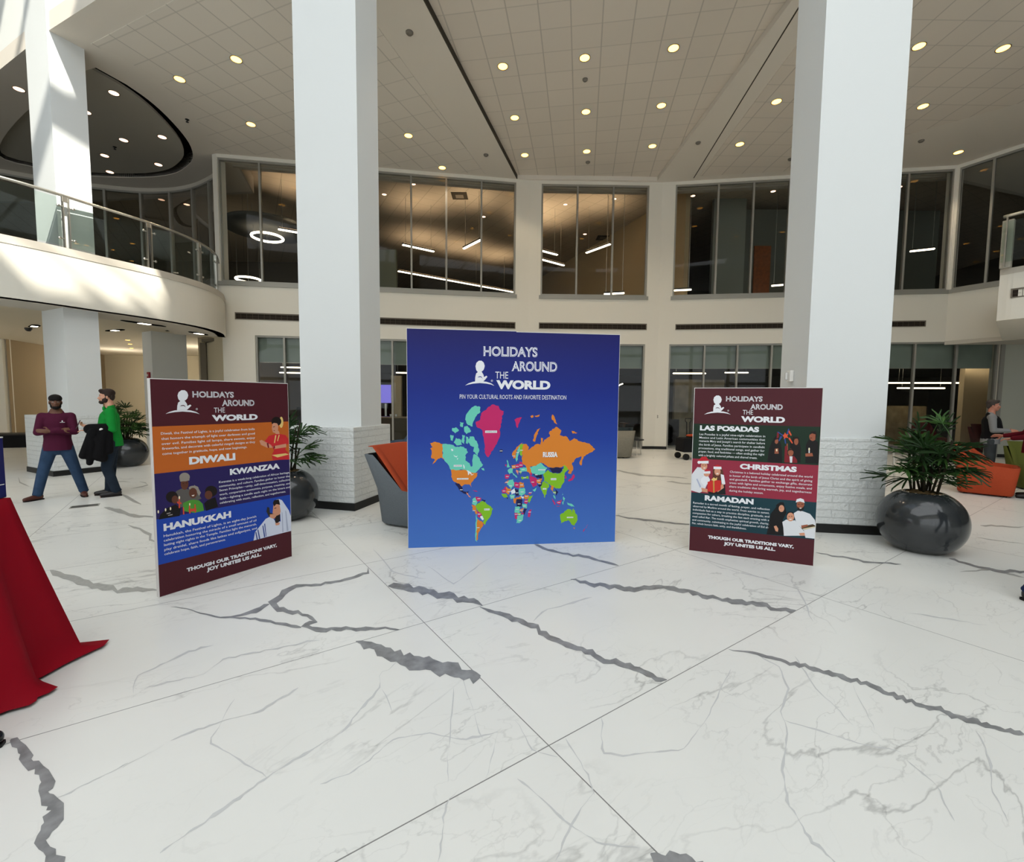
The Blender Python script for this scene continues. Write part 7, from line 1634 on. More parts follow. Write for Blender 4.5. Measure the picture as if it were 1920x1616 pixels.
tag(t, 'black security camera dome under the balcony at the far left', 'camera dome')
mb = MB()
mb.lathe([(0.09, 0), (0.09, -0.03), (0.075, -0.07), (0.04, -0.1), (1e-6, -0.105)], mat('black dome', (16, 16, 18), 0.12, 0.5), 16)
mb.build('dome', t, smooth=True)

# ------------------------------------------------------------- railing
RL = offset(CURVE, 0.13)
cum = [0.0]
for i in range(1, len(RL)):
    cum.append(cum[-1] + (RL[i] - RL[i - 1]).length)


def at_len(s):
    for i in range(1, len(RL)):
        if s <= cum[i] or i == len(RL) - 1:
            k = (s - cum[i - 1]) / max(cum[i] - cum[i - 1], 1e-6)
            return RL[i - 1].lerp(RL[i], k), (RL[i] - RL[i - 1]).normalized()


def s_at_y(y):
    for i in range(1, len(RL)):
        if RL[i].y >= y:
            k = (y - RL[i - 1].y) / (RL[i].y - RL[i - 1].y)
            return cum[i - 1] + k * (cum[i] - cum[i - 1])
    return cum[-1]


t = empty('balcony_railing', (0, 0, 0))
tag(t, 'glass balcony railing with steel handrail on the curved white balcony', 'railing')
mb = MB()
mb.tube([(p.x, p.y, 5.72) for p in RL], 0.032, STEEL, 10)
mb.build('handrail', t, smooth=True)
posts = [s_at_y(6.2), s_at_y(8.0), s_at_y(9.58), s_at_y(10.95), s_at_y(12.3), s_at_y(13.3)]
ends = [0.1] + posts + [cum[-1] - 0.05]
for s in posts:
    p, d = at_len(s)
    M = Matrix.Translation((p.x, p.y, 0)) @ Matrix.Rotation(math.atan2(d.y, d.x), 4, 'Z')
    pm = MB()
    for q in (-0.045, 0.045):
        pm.box(q - 0.009, q + 0.009, -0.03, 0.03, 4.65, 5.70, STEEL)
    pm.box(-0.06, 0.06, -0.02, 0.02, 5.60, 5.70, STEEL)
    po = pm.build('post', t, matrix=M)
    c = MB()
    for z in (4.86, 5.5):
        for q in (-1, 1):
            c.tube([(q * 0.05, 0, z), (q * 0.13, 0, z)], 0.016, STEEL, 8)
            c.lathe([(1e-6, -0.012), (0.026, -0.012), (0.026, 0.012), (1e-6, 0.012)], STEEL, 12,
                    Matrix.Translation((q * 0.12, -0.012, z)) @ Matrix.Rotation(math.pi / 2, 4, 'X'))
    c.build('clamp', po, smooth=True)
for a, b in zip(ends[:-1], ends[1:]):
    g = MB()
    N = 8
    pts = [at_len(a + 0.07 + (b - a - 0.14) * i / N)[0] for i in range(N + 1)]
    for i in range(N):
        p, q = pts[i], pts[i + 1]
        g.add([(p.x, p.y, 4.72), (q.x, q.y, 4.72), (q.x, q.y, 5.66), (p.x, p.y, 5.66)], [(0, 1, 2, 3)], RAILGLASS)
    g.build('glass_panel', t)
# right balcony railing
t = empty('balcony_railing', (0, 0, 0))
tag(t, 'metal and glass railing on the balcony corner at the right edge', 'railing')
rr_ = offset(rc, -0.22)
mb = MB()
mb.tube([(p.x, p.y, 5.72) for p in rr_[1:]], 0.032, STEEL, 10)
mb.build('handrail', t, smooth=True)
for i in (2, 5, 9, 13):
    p = rr_[i]
    d = (rr_[i + 1] - rr_[i - 1]).normalized()
    M = Matrix.Translation((p.x, p.y, 0)) @ Matrix.Rotation(math.atan2(d.y, d.x), 4, 'Z')
    pm = MB()
    pm.box(-0.012, 0.012, -0.02, 0.02, 4.64, 5.70, STEEL)
    pm.build('post', t, matrix=M)
p = rr_[0]
mb = MB()
mb.box(-0.02, 0.16, -0.06, 0.06, 4.64, 5.66, mat('painted metal post', (176, 172, 160), 0.5, 0.3),
       Matrix.Translation((p.x + 0.14, p.y + .02, 0)) @ Matrix.Rotation(-1.0, 4, 'Z'))
mb.build('end_post', t, bevel=0.01)
g = MB()
for i in range(1, len(rr_) - 1):
    p, q = rr_[i], rr_[i + 1]
    g.add([(p.x, p.y, 4.74), (q.x, q.y, 4.74), (q.x, q.y, 5.6), (p.x, p.y, 5.6)], [(0, 1, 2, 3)], RAILGLASS)
g.build('glass_panel', t)
# dark screen behind the balcony glass at the far left
t = empty('display_screen', (-10.45, 8.8, 4.6), math.radians(48))
tag(t, 'dark rounded screen standing behind the balcony glass at the left edge', 'screen')
mb = MB()
mb.box(-0.5, 0.5, -0.03, 0.03, 0.45, 1.05, mat('dark screen', (30, 32, 34), 0.25, 0.5))
mb.build('panel', t, bevel=0.06)
mb = MB()
mb.box(-0.05, 0.05, -0.02, 0.02, 0, 0.35, STEEL)
mb.box(-0.3, 0.3, -0.2, 0.2, 0, 0.02, STEEL)
mb.build('stand', t)

# ------------------------------------------------------------- small wall devices
M = Matrix.Translation((4.692, 5.65, 0)) @ Matrix.Rotation(math.radians(-9), 4, 'Z')
t = empty('fire_alarm')
t.matrix_world = M @ Matrix.Translation((-0.963, 0.46, 2.02)) @ Matrix.Rotation(-math.pi / 2, 4, 'Z')
tag(t, 'white fire alarm strobe on the side of the right column', 'fire alarm')
wp = mat('white plastic', (232, 230, 224), 0.4, 0.4)
mb = MB()
mb.box(-0.055, 0.055, -0.05, 0, -0.075, 0.075, wp)
mb.build('housing', t, bevel=0.01)
mb = MB()
mb.box(-0.04, 0.0, -0.085, -0.05, -0.05, 0.05, mat('clear strobe', (214, 214, 210), 0.15, 0.6))
mb.build('strobe', t, bevel=0.012)
t = empty('wall_outlet')
t.matrix_world = frame_at(P1, P2)[0] @ Matrix.Translation((4.55, 0, 1.13))
tag(t, 'small dark wall plate on the pier between the map and the right poster', 'wall outlet')
mb = MB()
mb.box(-0.04, 0.04, -0.012, -0.001, -0.06, 0.06, mat('bronze plate', (86, 76, 60), 0.4, 0.4))
mb.build('plate', t, bevel=0.004)
mb = MB()
mb.box(-0.018, 0.018, -0.016, -0.012, 0.01, 0.04, BLACK)
mb.box(-0.018, 0.018, -0.016, -0.012, -0.04, -0.01, BLACK)
mb.build('socket', t)
t = empty('fire_alarm')
t.matrix_world = Mc @ Matrix.Translation((-0.22, 0, 2.33))
tag(t, 'small red fire alarm above the top left corner of the left poster', 'fire alarm')
mb = MB()
mb.box(-0.075, 0.075, -0.05, 0, -0.12, 0.12, mat('alarm red', (150, 20, 34), 0.4, 0.4))
mb.build('housing', t, bevel=0.01)
mb = MB()
mb.ell((0, -0.06, 0.02), (0.035, 0.03, 0.035), wp)
mb.build('strobe', t, smooth=True)
t = empty('floor_box', (-6.47, 6.82, 0), math.radians(37))
tag(t, 'flat grey floor outlet cover in the marble below the two men', 'floor outlet')
mb = MB()
mb.box(-0.15, 0.15, -0.08, 0.08, 0.0, 0.004, mat('floor box metal', (84, 82, 78), 0.4, 0.4, metal=0.5))
mb.build('cover', t)
mb = MB()
for a, b, c, d in ((-0.16, 0.16, -0.095, -0.08), (-0.16, 0.16, 0.08, 0.095), (-0.165, -0.15, -0.095, 0.095), (0.15, 0.165, -0.095, 0.095)):
    mb.box(a, b, c, d, 0.0, 0.006, STEEL)
mb.build('rim', t)

# ================================================================= printed boards
_fc = bpy.data.curves.new('lettering', 'FONT')
_fo = bpy.data.objects.new('lettering', _fc)
_cache = {}


def glyphs(s, off):
    key = (s, off)
    if key not in _cache:
        _fc.body = s
        _fc.offset = off
        _fc.resolution_u = 2 if len(s) > 24 else 4
        me = _fo.to_mesh()
        vs = [tuple(v.co[:2]) for v in me.vertices]
        fs = [tuple(p.vertices) for p in me.polygons]
        _fo.to_mesh_clear()
        _cache[key] = (vs, fs)
    return _cache[key]


def text(mb, s, u, v, w, h, y, m, off=0.0):
    """lettering fitted to width w, with capitals h tall on the baseline v"""
    vs, fs = glyphs(s, off)
    if not vs:
        return
    x0 = min(p[0] for p in vs)
    x1 = max(p[0] for p in vs)
    k = w / (x1 - x0)
    q = h / (0.682 + 2 * off)
    mb.add([(u + (p[0] - x0) * k, y, v + (p[1] + off) * q) for p in vs], fs, m)


def pm(name, rgb, **k):
    return mat('print ' + name, rgb, 0.55, 0.25, **k)


WHITE = pm('white', (226, 228, 232))
FOAM = mat('foam board edge', (214, 212, 208), 0.7, 0.2)
MAROON = pm('maroon', (74, 26, 34))
PC = dict(orange=(190, 98, 34), indigo=(40, 30, 86), royal=(30, 68, 166), forest=(22, 44, 30), crimson=(142, 42, 62), teal=(18, 54, 64),
          gold=(226, 196, 120), hair=(28, 20, 18), skin=(206, 146, 116), red=(200, 44, 48), darkred=(122, 26, 36), brow=(40, 24, 20), pattern=(92, 88, 84),
          brown=(96, 56, 40), headwrap=(146, 138, 128), teeth=(226, 214, 204), green=(76, 146, 52), dark=(20, 16, 18), stripe=(168, 162, 156), candle=(206, 74, 52),
          flame=(250, 238, 200), tallit=(206, 212, 228), beard=(30, 24, 24), horn=(44, 42, 40), stripeblue=(46, 70, 140), fold=(168, 176, 198), skin2=(150, 86, 62),
          shirt=(214, 216, 220), star=(216, 84, 50), santa=(186, 34, 44), white=(232, 232, 232), brownhair=(92, 52, 40), black=(24, 22, 26), gift=(196, 44, 40),
          goldd=(190, 146, 66), hairblk=(18, 16, 18), book=(74, 58, 36), page=(214, 202, 168))
MC = dict(o=(212, 126, 40), t=(104, 200, 178), m=(190, 34, 100), n=(22, 24, 72), g=(126, 184, 34), w=(222, 232, 236), s=(222, 140, 110))


def board_gradient():
    m = bpy.data.materials.new('print blue gradient')
    m.use_nodes = True
    nt = m.node_tree
    b = nt.nodes['Principled BSDF']
    b.inputs['Roughness'].default_value = 0.5
    b.inputs['Specular IOR Level'].default_value = 0.25
    tc = nt.nodes.new('ShaderNodeTexCoord')
    sp = nt.nodes.new('ShaderNodeSeparateXYZ')
    nt.links.new(tc.outputs['Object'], sp.inputs[0])
    z = math_node(nt, 'DIVIDE', sp.outputs[2], 2.43)
    r = nt.nodes.new('ShaderNodeValToRGB')
    cr = r.color_ramp
    cr.elements[0].position = 0.0
    cr.elements[0].color = srgb(66, 112, 188)
    cr.elements[1].position = 1.0
    cr.elements[1].color = srgb(20, 20, 90)
    for p, c in ((0.25, (52, 92, 174)), (0.5, (26, 58, 150)), (0.72, (14, 38, 128))):
        e = cr.elements.new(p)
        e.color = srgb(*c)
    nt.links.new(z, r.inputs[0])
    nt.links.new(r.outputs[0], b.inputs['Base Color'])
    MATS['grad'] = m
    return m


def rough_edge(poly, amp, rnd):
    """coastline: break the long edges of an outline"""
    out = []
    for i, p in enumerate(poly):
        q = poly[(i + 1) % len(poly)]
        out.append(p)
        L = math.hypot(q[0] - p[0], q[1] - p[1])
        n = min(int(L / 0.016), 6)
        for k in range(1, n):
            t = k / n
            a = rnd.uniform(-1, 1) * amp
            out.append((p[0] + (q[0] - p[0]) * t - (q[1] - p[1]) / L * a, p[1] + (q[1] - p[1]) * t + (q[0] - p[0]) / L * a))
    return out


def logo(t, L, y, ground):
    mb = MB()
    mb.flat(L['a'], y, WHITE)
    mb.flat(L['b'], y, WHITE)
    mb.flat(L['c'], y - 0.0003, ground)
    return mb.build('emblem', t)


def title(t, rows, y, ground, name='title_lettering', styles='itxm'):
    mb = MB()
    for s, u, v, w, h, st in rows:
        if st not in styles:
            continue
        if st == 'i':
            text(mb, s, u, v, w, h, y, WHITE, 0.030)
            text(mb, s, u + 0.025 * h, v + 0.055 * h, w - 0.05 * h, h * 0.89, y - 0.0003, ground, -0.030)
        elif st == 't':
            text(mb, s, u, v, w, h, y, WHITE, 0.0)
        elif st == 'x':
            text(mb, s, u, v, w, h, y, WHITE, 0.055)
        elif st == 'm':
            text(mb, s, u, v, w, h, y, WHITE, 0.0)
        else:
            text(mb, s, u, v, w, h, y, WHITE, 0.006)
    return mb.build(name, t)


# ---- world map board: two tall foam panels side by side
ang = math.atan2(5.292 - 4.995, 1.229 + 1.151)
t = empty('map_board', (-1.151, 4.995, 0), ang)
tag(t, 'large blue world map board headed Holidays Around the World, standing in the middle', 'map board')
GRAD = board_gradient()
for x0, x1, h in ((0.0, 1.2, 2.432), (1.2, 2.40, 2.424)):
    mb = MB()
    mb.box(x0, x1, 0, 0.05, 0, h, FOAM)
    p = mb.build('panel', t)
    mb = MB()
    mb.box(x0 + (0.004 if x0 < 1 else 0), x1 - (0.004 if x1 > 2 else 0), -0.001, 0.0, 0.004, h - 0.006, GRAD)
    mb.build('print', p)
mb = MB()
rnd = random.Random(3)
mm = {k: pm('map ' + k, c) for k, c in MC.items()}
for i, (k, poly) in enumerate(PRINT_map):
    mb.flat(rough_edge(poly, 0.0065, rnd), -0.0016 - 0.00002 * (i % 9) - (0.0006 if k == 'w' else 0), mm[k])
mb.build('world_map', t)
mb = MB()
for s, u, v, w, h, b in PRINT_lab:
    if b:
        mb.flat([(u - w / 2, v - h / 2), (u + w / 2, v - h / 2), (u + w / 2, v + h / 2), (u - w / 2, v + h / 2)], -0.0026, WHITE)
        text(mb, s, u - w * 0.45, v - h * 0.30, w * 0.9, h * 0.6, -0.003, pm('label grey', (150, 160, 160)), 0.02)
    else:
        text(mb, s, u - w / 2 + 0.003, v - h / 2 - 0.003, w, h, -0.0026, pm('label shadow', (96, 52, 20)), 0.045)
        text(mb, s, u - w / 2, v - h / 2, w, h, -0.003, WHITE, 0.045)
mb.build('country_names', t)
INKB = pm('navy ink', (20, 44, 140))
for q in PRINT_mt:
    title(t, [q], -0.0024, INKB, 'title_word' if q[5] != 'm' else 'caption')
logo(t, PRINT_mlogo, -0.0024, INKB)
mb = MB()
mb.prism([(0.5, 0.05), (0.55, 0.05), (0.55, 0.6), (0.5, 0.6)], 0, 1.2, FOAM)
mb.prism([(1.85, 0.05), (1.9, 0.05), (1.9, 0.6), (1.85, 0.6)], 0, 1.2, FOAM)
mb.build('rear_support', t)


_la = next(i for i, q in enumerate(PRINT_lart) if q[0] == 'pattern')
_lb = next(i for i, q in enumerate(PRINT_lart) if q[0] == 'tallit')
_ra = next(i for i, q in enumerate(PRINT_rart) if q[0] == 'shirt' and i > 28)
_rb = next(i for i, q in enumerate(PRINT_rart) if q[0] == 'hairblk')
ART_GROUP = {'l': lambda i: 0 if i < _la else 1 if i < _lb else 2, 'r': lambda i: 0 if i < _ra else 1 if i < _rb else 2}


def poster(loc, ang, label, pre, rows, bands, art, lg):
    t = empty('holiday_poster', (*loc, 0), ang)
    tag(t, label, 'poster', 'holiday posters standing on the floor')
    mb = MB()
    mb.box(0, 1.19, 0, 0.04, 0, 1.815, FOAM)
    mb.build('foam_board', t, bevel=0.003)
    mb = MB()
    mb.box(0.006, 1.184, -0.001, 0, 0.006, 1.809, MAROON)
    edges = [(1.424, 1.038), (1.038, 0.661), (0.661, 0.277)]
    for (k, _), (a, b) in zip(bands, edges):
        mb.flat([(0.006, b), (1.184, b), (1.184, a), (0.006, a)], -0.0015, pm(k, PC[k]))
    mb.build('print', t)
    for nm in range(3):
        mb = MB()
        for i, (k, poly) in enumerate(art):
            if ART_GROUP[pre](i) == nm:
                mb.flat([(min(max(p[0], 0.006), 1.184), p[1]) for p in poly], -0.0018 - 0.00001 * i, pm(k, PC[k]))
        mb.build('portrait', t)
    for q in rows[:5]:
        title(t, [q], -0.0026, MAROON, 'title_word')
    for q in rows[5:8]:
        title(t, [q], -0.0026, MAROON, 'heading')
    for q in rows[8:10]:
        title(t, [q], -0.0026, MAROON, 'motto_line')
    para = [q for q in rows if q[5] == 'b']
    for a, b in ((1.5, 1.04), (1.04, 0.665), (0.665, 0.2)):
        title(t, [q for q in para if b < q[2] <= a], -0.0026, MAROON, 'paragraph', 'b')
    logo(t, lg, -0.0024, MAROON)
    mb = MB()
    mb.prism([(0.5, 0.04), (0.54, 0.04), (0.54, 0.45), (0.5, 0.45)], 0, 1.0, FOAM)
    mb.build('rear_support', t)
    return t


poster((-2.919, 3.681), math.atan2(1.008, 0.611), 'maroon poster with Diwali, Kwanzaa and Hanukkah panels, left of the map board', 'l',
       PRINT_lt, PRINT_lbands, PRINT_lart, PRINT_llogo)
poster((1.989, 5.006), math.atan2(-0.465, 1.097), 'maroon poster with Las Posadas, Christmas and Ramadan panels, right of the map board', 'r',
       PRINT_rt, PRINT_rbands, PRINT_rart, PRINT_rlogo)

# ================================================================= planters
POT = mat('glossy charcoal planter', (44, 47, 49), 0.14, 0.45, coat=0.25)
SOIL = mat('dry moss', (92, 76, 50), 0.95, 0.1, noise=0.3, nscale=25, bump=0.9, bscale=30)
CANE = mat('dark palm cane', (40, 36, 22), 0.8, 0.2, noise=0.25, nscale=20)
LEAF = mat('palm leaf', (48, 80, 30), 0.5, 0.25, noise=0.35, nscale=5)
LEAF_D = mat('dark palm leaf', (30, 56, 22), 0.5, 0.25, noise=0.35, nscale=5)


def frond(mb, hub, dirv, n, L, m, rnd, droop, spread=2.5):
    """one fan leaf: n strap leaflets spreading from its hub"""
    d = Vector(dirv).normalized()
    side = d.cross(Vector((0, 0, 1)))
    if side.length < 0.1:
        side = Vector((1, 0, 0))
    side.normalize()
    up = side.cross(d).normalized()
    for i in range(n):
        a = (i / (n - 1) - 0.5) * spread
        l = L * (1 - 0.22 * abs(a)) * rnd.uniform(0.85, 1.1)
        w = 0.0145 * rnd.uniform(0.85, 1.25) * (L / 0.34) ** 0.5
        t = (d * math.cos(a) + side * math.sin(a) + up * rnd.uniform(-0.18, 0.22)).normalized()
        nrm = (up - t * up.dot(t)).normalized()
        s = t.cross(nrm)
        vs = []
        for k, (f, ww) in enumerate(((0.03, 0.25), (0.3, 0.85), (0.65, 1.0), (0.92, 0.75), (1.0, 0.2))):
            c = Vector(hub) + t * (l * f) + Vector((0, 0, -droop * l * f * f * rnd.uniform(0.7, 1.2)))
            vs += [c - s * w * ww + nrm * 0.006 * ww, c - nrm * 0.004, c + s * w * ww + nrm * 0.006 * ww]
        fs = []
        for k in range(4):
            o = 3 * k
            fs += [(o, o + 1, o + 4, o + 3), (o + 1, o + 2, o + 5, o + 4)]
        mb.add(vs, fs, m)


def potted_palm(loc, seed, label, height=0.86, n_stems=12, n_fronds=58, spread=0.5, keep=None):
    rnd = random.Random(seed)
    t = empty('potted_palm', (*loc, 0), rnd.uniform(0, 6))
    rot = Matrix.Rotation(t.rotation_euler.z, 3, 'Z')
    tag(t, label, 'potted plant', 'lady palms in round charcoal planters')
    mb = MB()
    prof = [(0.20, 0.0), (0.22, 0.004)]
    for i in range(1, 22):
        a = -1.05 + (1.05 + 1.13) * i / 21
        prof.append((0.41 * math.cos(a) ** 0.86, 0.325 + 0.37 * math.sin(a)))
    prof += [(prof[-1][0] - 0.03, prof[-1][1] + 0.004), (prof[-1][0] - 0.05, prof[-1][1] - 0.05)]
    ztop = max(p[1] for p in prof)
    prof += [(1e-6, ztop - 0.05)]
    mb.lathe(prof, POT, 56)
    mb.build('planter', t, smooth=True)
    mb = MB()
    rs = 0.175
    vs, fs = [(0, 0, ztop - 0.0)], []
    for ring in range(1, 7):
        for j in range(28):
            q = 2 * math.pi * j / 28
            r = rs * ring / 6
            vs.append((r * math.cos(q), r * math.sin(q), ztop - 0.01 + rnd.uniform(-0.012, 0.022) - (0.02 if ring == 6 else 0)))
    for j in range(28):
        fs.append((0, 1 + j, 1 + (j + 1) % 28))
        for ring in range(5):
            a, b = 1 + ring * 28, 1 + (ring + 1) * 28
            fs.append((a + j, b + j, b + (j + 1) % 28, a + (j + 1) % 28))
    mb.add(vs, fs, SOIL)
    mb.build('soil', t)
    stems = []
    for i in range(n_stems):
        q = rnd.uniform(0, 6.28)
        r = 0.13 * math.sqrt(rnd.random())
        b = Vector((r * math.cos(q), r * math.sin(q), ztop - 0.03))
        h = height * rnd.uniform(0.35, 0.80)
        tip = b + Vector((r * math.cos(q) * 0.9 + rnd.uniform(-.08, .08), r * math.sin(q) * 0.9 + rnd.uniform(-.08, .08), h))
        mid = b.lerp(tip, 0.5) + Vector((rnd.uniform(-.02, .02), rnd.uniform(-.02, .02), 0))
        mb = MB()
        mb.tube([b, mid, tip], [0.013, 0.012, 0.010], CANE, 7)
        mb.build('stem', t, smooth=True)
        stems.append((b, tip))
    for i in range(n_fronds):
        b, tip = stems[i % n_stems]
        f = 0.22 + 0.78 * ((i // n_stems + rnd.random()) / math.ceil(n_fronds / n_stems))
        p0 = b.lerp(tip, min(f, 1.0))
        q = rnd.uniform(0, 6.28)
        if rnd.random() < 0.5:
            q = math.atan2(p0.y, p0.x) + rnd.uniform(-0.9, 0.9)
        e = rnd.uniform(-0.25, 1.25) * (0.3 + 0.7 * f) + 0.1
        d = Vector((math.cos(q) * math.cos(e), math.sin(q) * math.cos(e), math.sin(e)))
        pl = rnd.uniform(0.10, 0.22) * spread / 0.5
        hub = p0 + d * pl + Vector((0, 0, 0.03))
        if keep:
            for _ in range(40):
                wp_ = rot @ (hub + d * 0.33) + Vector((*loc, 0))
                if (wp_ - Vector((*keep[0], wp_.z))).dot(Vector((*keep[1], 0))) > 0.02:
                    break
                q = rnd.uniform(0, 6.28)
                d = Vector((math.cos(q) * math.cos(e), math.sin(q) * math.cos(e), math.sin(e)))
                hub = p0 + d * pl + Vector((0, 0, 0.03))
        m = LEAF if rnd.random() < 0.5 else LEAF_D
        mb = MB()
        mb.tube([p0, p0.lerp(hub, 0.5) + Vector((0, 0, 0.02)), hub], 0.004, m, 5)
        fd = (d + Vector((0, 0, rnd.uniform(-0.35, 0.1)))).normalized()
        frond(mb, hub, fd, rnd.randint(7, 10), rnd.uniform(0.21, 0.31), m, rnd, rnd.uniform(0.05, 0.35))
        mb.build('frond', t)
    return t


potted_palm((4.68, 5.13), 11, 'lady palm in a round glossy planter, right of the right poster', n_fronds=66, keep=((4.692, 5.64), (-0.156, -0.988)))
potted_palm((-3.12, 6.26), 5, 'lady palm in a round glossy planter, half hidden behind the left poster', keep=((-2.324, 6.66), (-0.245, -0.97)))
potted_palm((-9.24, 10.9), 23, 'lady palm in a round glossy planter, behind the man in green', keep=((-9.03, 10.16), (0.46, 0.888)))


# ================================================================= seating
def lounge_chair(loc, rz, outer, inner, label, w=0.86, d=0.80, hb=0.86, ha=0.47, seat=0.40, group='low upholstered lounge chairs', name='lounge_chair', lean=0.16):
    """tub chair facing -y: tapered shell, tall leaning back that drops to low arms, seat inside"""
    t = empty(name, (*loc, 0), rz)
    tag(t, label, 'chair' if name == 'lounge_chair' else 'sofa', group)
    N = 48

    def rr(u, k, sx, sy, cy=0.0):
        q = 2 * math.pi * u / N
        c, s = math.cos(q), math.sin(q)
        e = 2 / 7.0
        return (sx * math.copysign(abs(c) ** e, c), cy + sy * math.copysign(abs(s) ** e, s))

    def hgt(yn):
        if yn > 0.62:
            return hb
        if yn > 0.1:
            f = (yn - 0.1) / 0.52
            return ha + (hb - ha) * f ** 1.3
        return ha - 0.03 * (0.1 - yn)
    rings = []
    for z, s in ((0.03, 0.84), (0.05, 0.87)):
        rings.append([(*rr(u, 0, w / 2 * s, d / 2 * s), z) for u in range(N)])
    top = []
    for f in (0.5, 1.0):
        r = []
        for u in range(N):
            x, y = rr(u, 0, w / 2 * (0.87 + 0.13 * f), d / 2 * (0.87 + 0.13 * f))
            h = hgt(y / (d / 2))
            r.append((x, y + lean * max(0, f * h - 0.4) * (1 if y > 0 else 0), 0.05 + (h - 0.05) * f))
        rings.append(r)
        top = r
    inn = []
    for u in range(N):
        x, y, z = top[u]
        up_ = 0.10 * max(0.0, (z - ha) / (hb - ha))
        inn.append((x * 0.80, y * 0.80 if y < 0 else y - 0.10, z - 0.005 + up_))
    low = [(p[0] * 0.97, min(p[1], d * 0.30), seat - 0.02) for p in inn]
    mb = MB()
    vs = [p for r in rings for p in r]
    fs = []
    for i in range(len(rings) - 1):
        for u in range(N):
            fs.append((i * N + u, i * N + (u + 1) % N, (i + 1) * N + (u + 1) % N, (i + 1) * N + u))
    fs.append(tuple(reversed(range(N))))
    k = len(rings) * N
    vs += [(p[0] * 0.93, p[1] * 0.93 if p[1] < 0 else p[1] - 0.035, p[2] + 0.004) for p in top]
    for u in range(N):
        fs.append((k - N + u, k - N + (u + 1) % N, k + (u + 1) % N, k + u))
    mb.add(vs, fs, outer)
    mb.build('shell', t, smooth=True, bevel=0.0)
    mb = MB()
    vs = [(p[0] * 0.93, p[1] * 0.93 if p[1] < 0 else p[1] - 0.035, p[2] + 0.005 + 0.10 * max(0.0, (p[2] - ha) / (hb - ha))) for p in top] + inn + low
    fs = []
    for i in range(2):
        for u in range(N):
            fs.append((i * N + u, i * N + (u + 1) % N, (i + 1) * N + (u + 1) % N, (i + 1) * N + u))
    fs.append(tuple(2 * N + u for u in range(N)))
    mb.add(vs, fs, inner)
    mb.build('lining', t, smooth=True)
    mb = MB()
    vs = [(x * .97, y * .97 - 0.01, seat + dz) for dz, s in ((-0.03, 1), (0.035, 1), (0.05, 0.9)) for (x, y) in [(p[0] * s, p[1] * s) for p in low]]
    fs = []
    for i in range(2):
        for u in range(N):
            fs.append((i * N + u, i * N + (u + 1) % N, (i + 1) * N + (u + 1) % N, (i + 1) * N + u))
    fs.append(tuple(2 * N + u for u in range(N)))
    mb.add(vs, fs, inner)
    mb.build('seat_cushion', t, smooth=True)
    mb = MB()
    for sx in (-1, 1):
        for sy in (-1, 1):
            mb.lathe([(0.03, 0), (0.03, 0.035)], BLACK, 10, Matrix.Translation((sx * w * 0.3, sy * d * 0.3, 0)))
    mb.build('foot', t)
    return t


OR = mat('orange upholstery', (166, 67, 37), 0.8, 0.2, noise=0.05, nscale=60, bump=0.15, bscale=300)
GR = mat('slate grey upholstery', (98, 104, 108), 0.8, 0.2, noise=0.06, nscale=60, bump=0.15, bscale=300)
BLU = mat('steel blue upholstery', (64, 84, 108), 0.8, 0.2, noise=0.05, nscale=60)
OLV = mat('olive green upholstery', (80, 86, 34), 0.8, 0.2, noise=0.05, nscale=60)
TWD = mat('grey woven upholstery', (126, 122, 110), 0.85, 0.15, noise=0.25, nscale=90)
DUS = mat('dusty blue upholstery', (104, 116, 118), 0.8, 0.2, noise=0.05, nscale=60)
WINE = mat('wine red upholstery', (88, 26, 30), 0.8, 0.2, noise=0.05, nscale=60)
lounge_chair((-1.22, 6.12), math.radians(66), GR, OR, 'grey shelled lounge chair with orange seat, tucked behind the map board', w=0.92, d=0.95, hb=0.93, ha=0.50, lean=0.34)
lounge_chair((8.85, 8.44), math.radians(44), OR, OR, 'all orange lounge chair near the right edge behind the palm', w=0.85, d=0.84, hb=0.78, ha=0.56, lean=0.22)
lounge_chair((10.42, 8.92), math.radians(-25), OLV, OLV, 'olive green lounge chair behind the orange one at the right edge', w=0.85, d=0.8, hb=0.80)
lounge_chair((-3.05, 13.1), math.radians(-80), BLU, BLU, 'steel blue lounge chair by the window left of the map board', w=0.95, d=0.9, hb=0.85)
lounge_chair((2.75, 13.5), math.radians(180), TWD, DUS, 'grey sofa with a patterned base, behind the right edge of the map board', w=1.7, d=0.9, hb=0.80, group='sofas', name='sofa', lean=-0.1)
lounge_chair((16.9, 15.6), math.radians(-20), WINE, WINE, 'dark red sofa behind the glass left of the man in the vest', w=1.7, d=0.9, hb=0.85, group='sofas', name='sofa')
lounge_chair((15.0, 16.3), math.radians(20), mat('red brown upholstery', (96, 42, 34), 0.8, 0.2), WINE, 'red brown lounge chair behind the glass, above the right palm', w=0.9, hb=0.85)

# small tables
BT = mat('black table top', (30, 29, 30), 0.35, 0.4)
WLEG = mat('pale metal leg', (196, 192, 182), 0.4, 0.4)


def side_table(x, y, r, h, label, legm=WLEG):
    t = empty('side_table', (x, y, 0), 0.4)
    tag(t, label, 'table', 'small round side tables')
    mb = MB()
    mb.lathe([(1e-6, h - 0.025), (r, h - 0.025), (r, h), (1e-6, h)], BT, 32)
    mb.build('table_top', t)
    for k in range(3):
        q = k * 2.094
        mb = MB()
        mb.tube([(r * 0.5 * math.cos(q), r * 0.5 * math.sin(q), h - 0.025), (r * 0.85 * math.cos(q), r * 0.85 * math.sin(q), 0)], 0.012, legm, 8)
        mb.build('leg', t)


side_table(3.85, 14.1, 0.24, 0.48, 'small black topped table beside the grey sofa')
side_table(7.95, 9.6, 0.33, 0.78, 'round black table half hidden by the right palm')

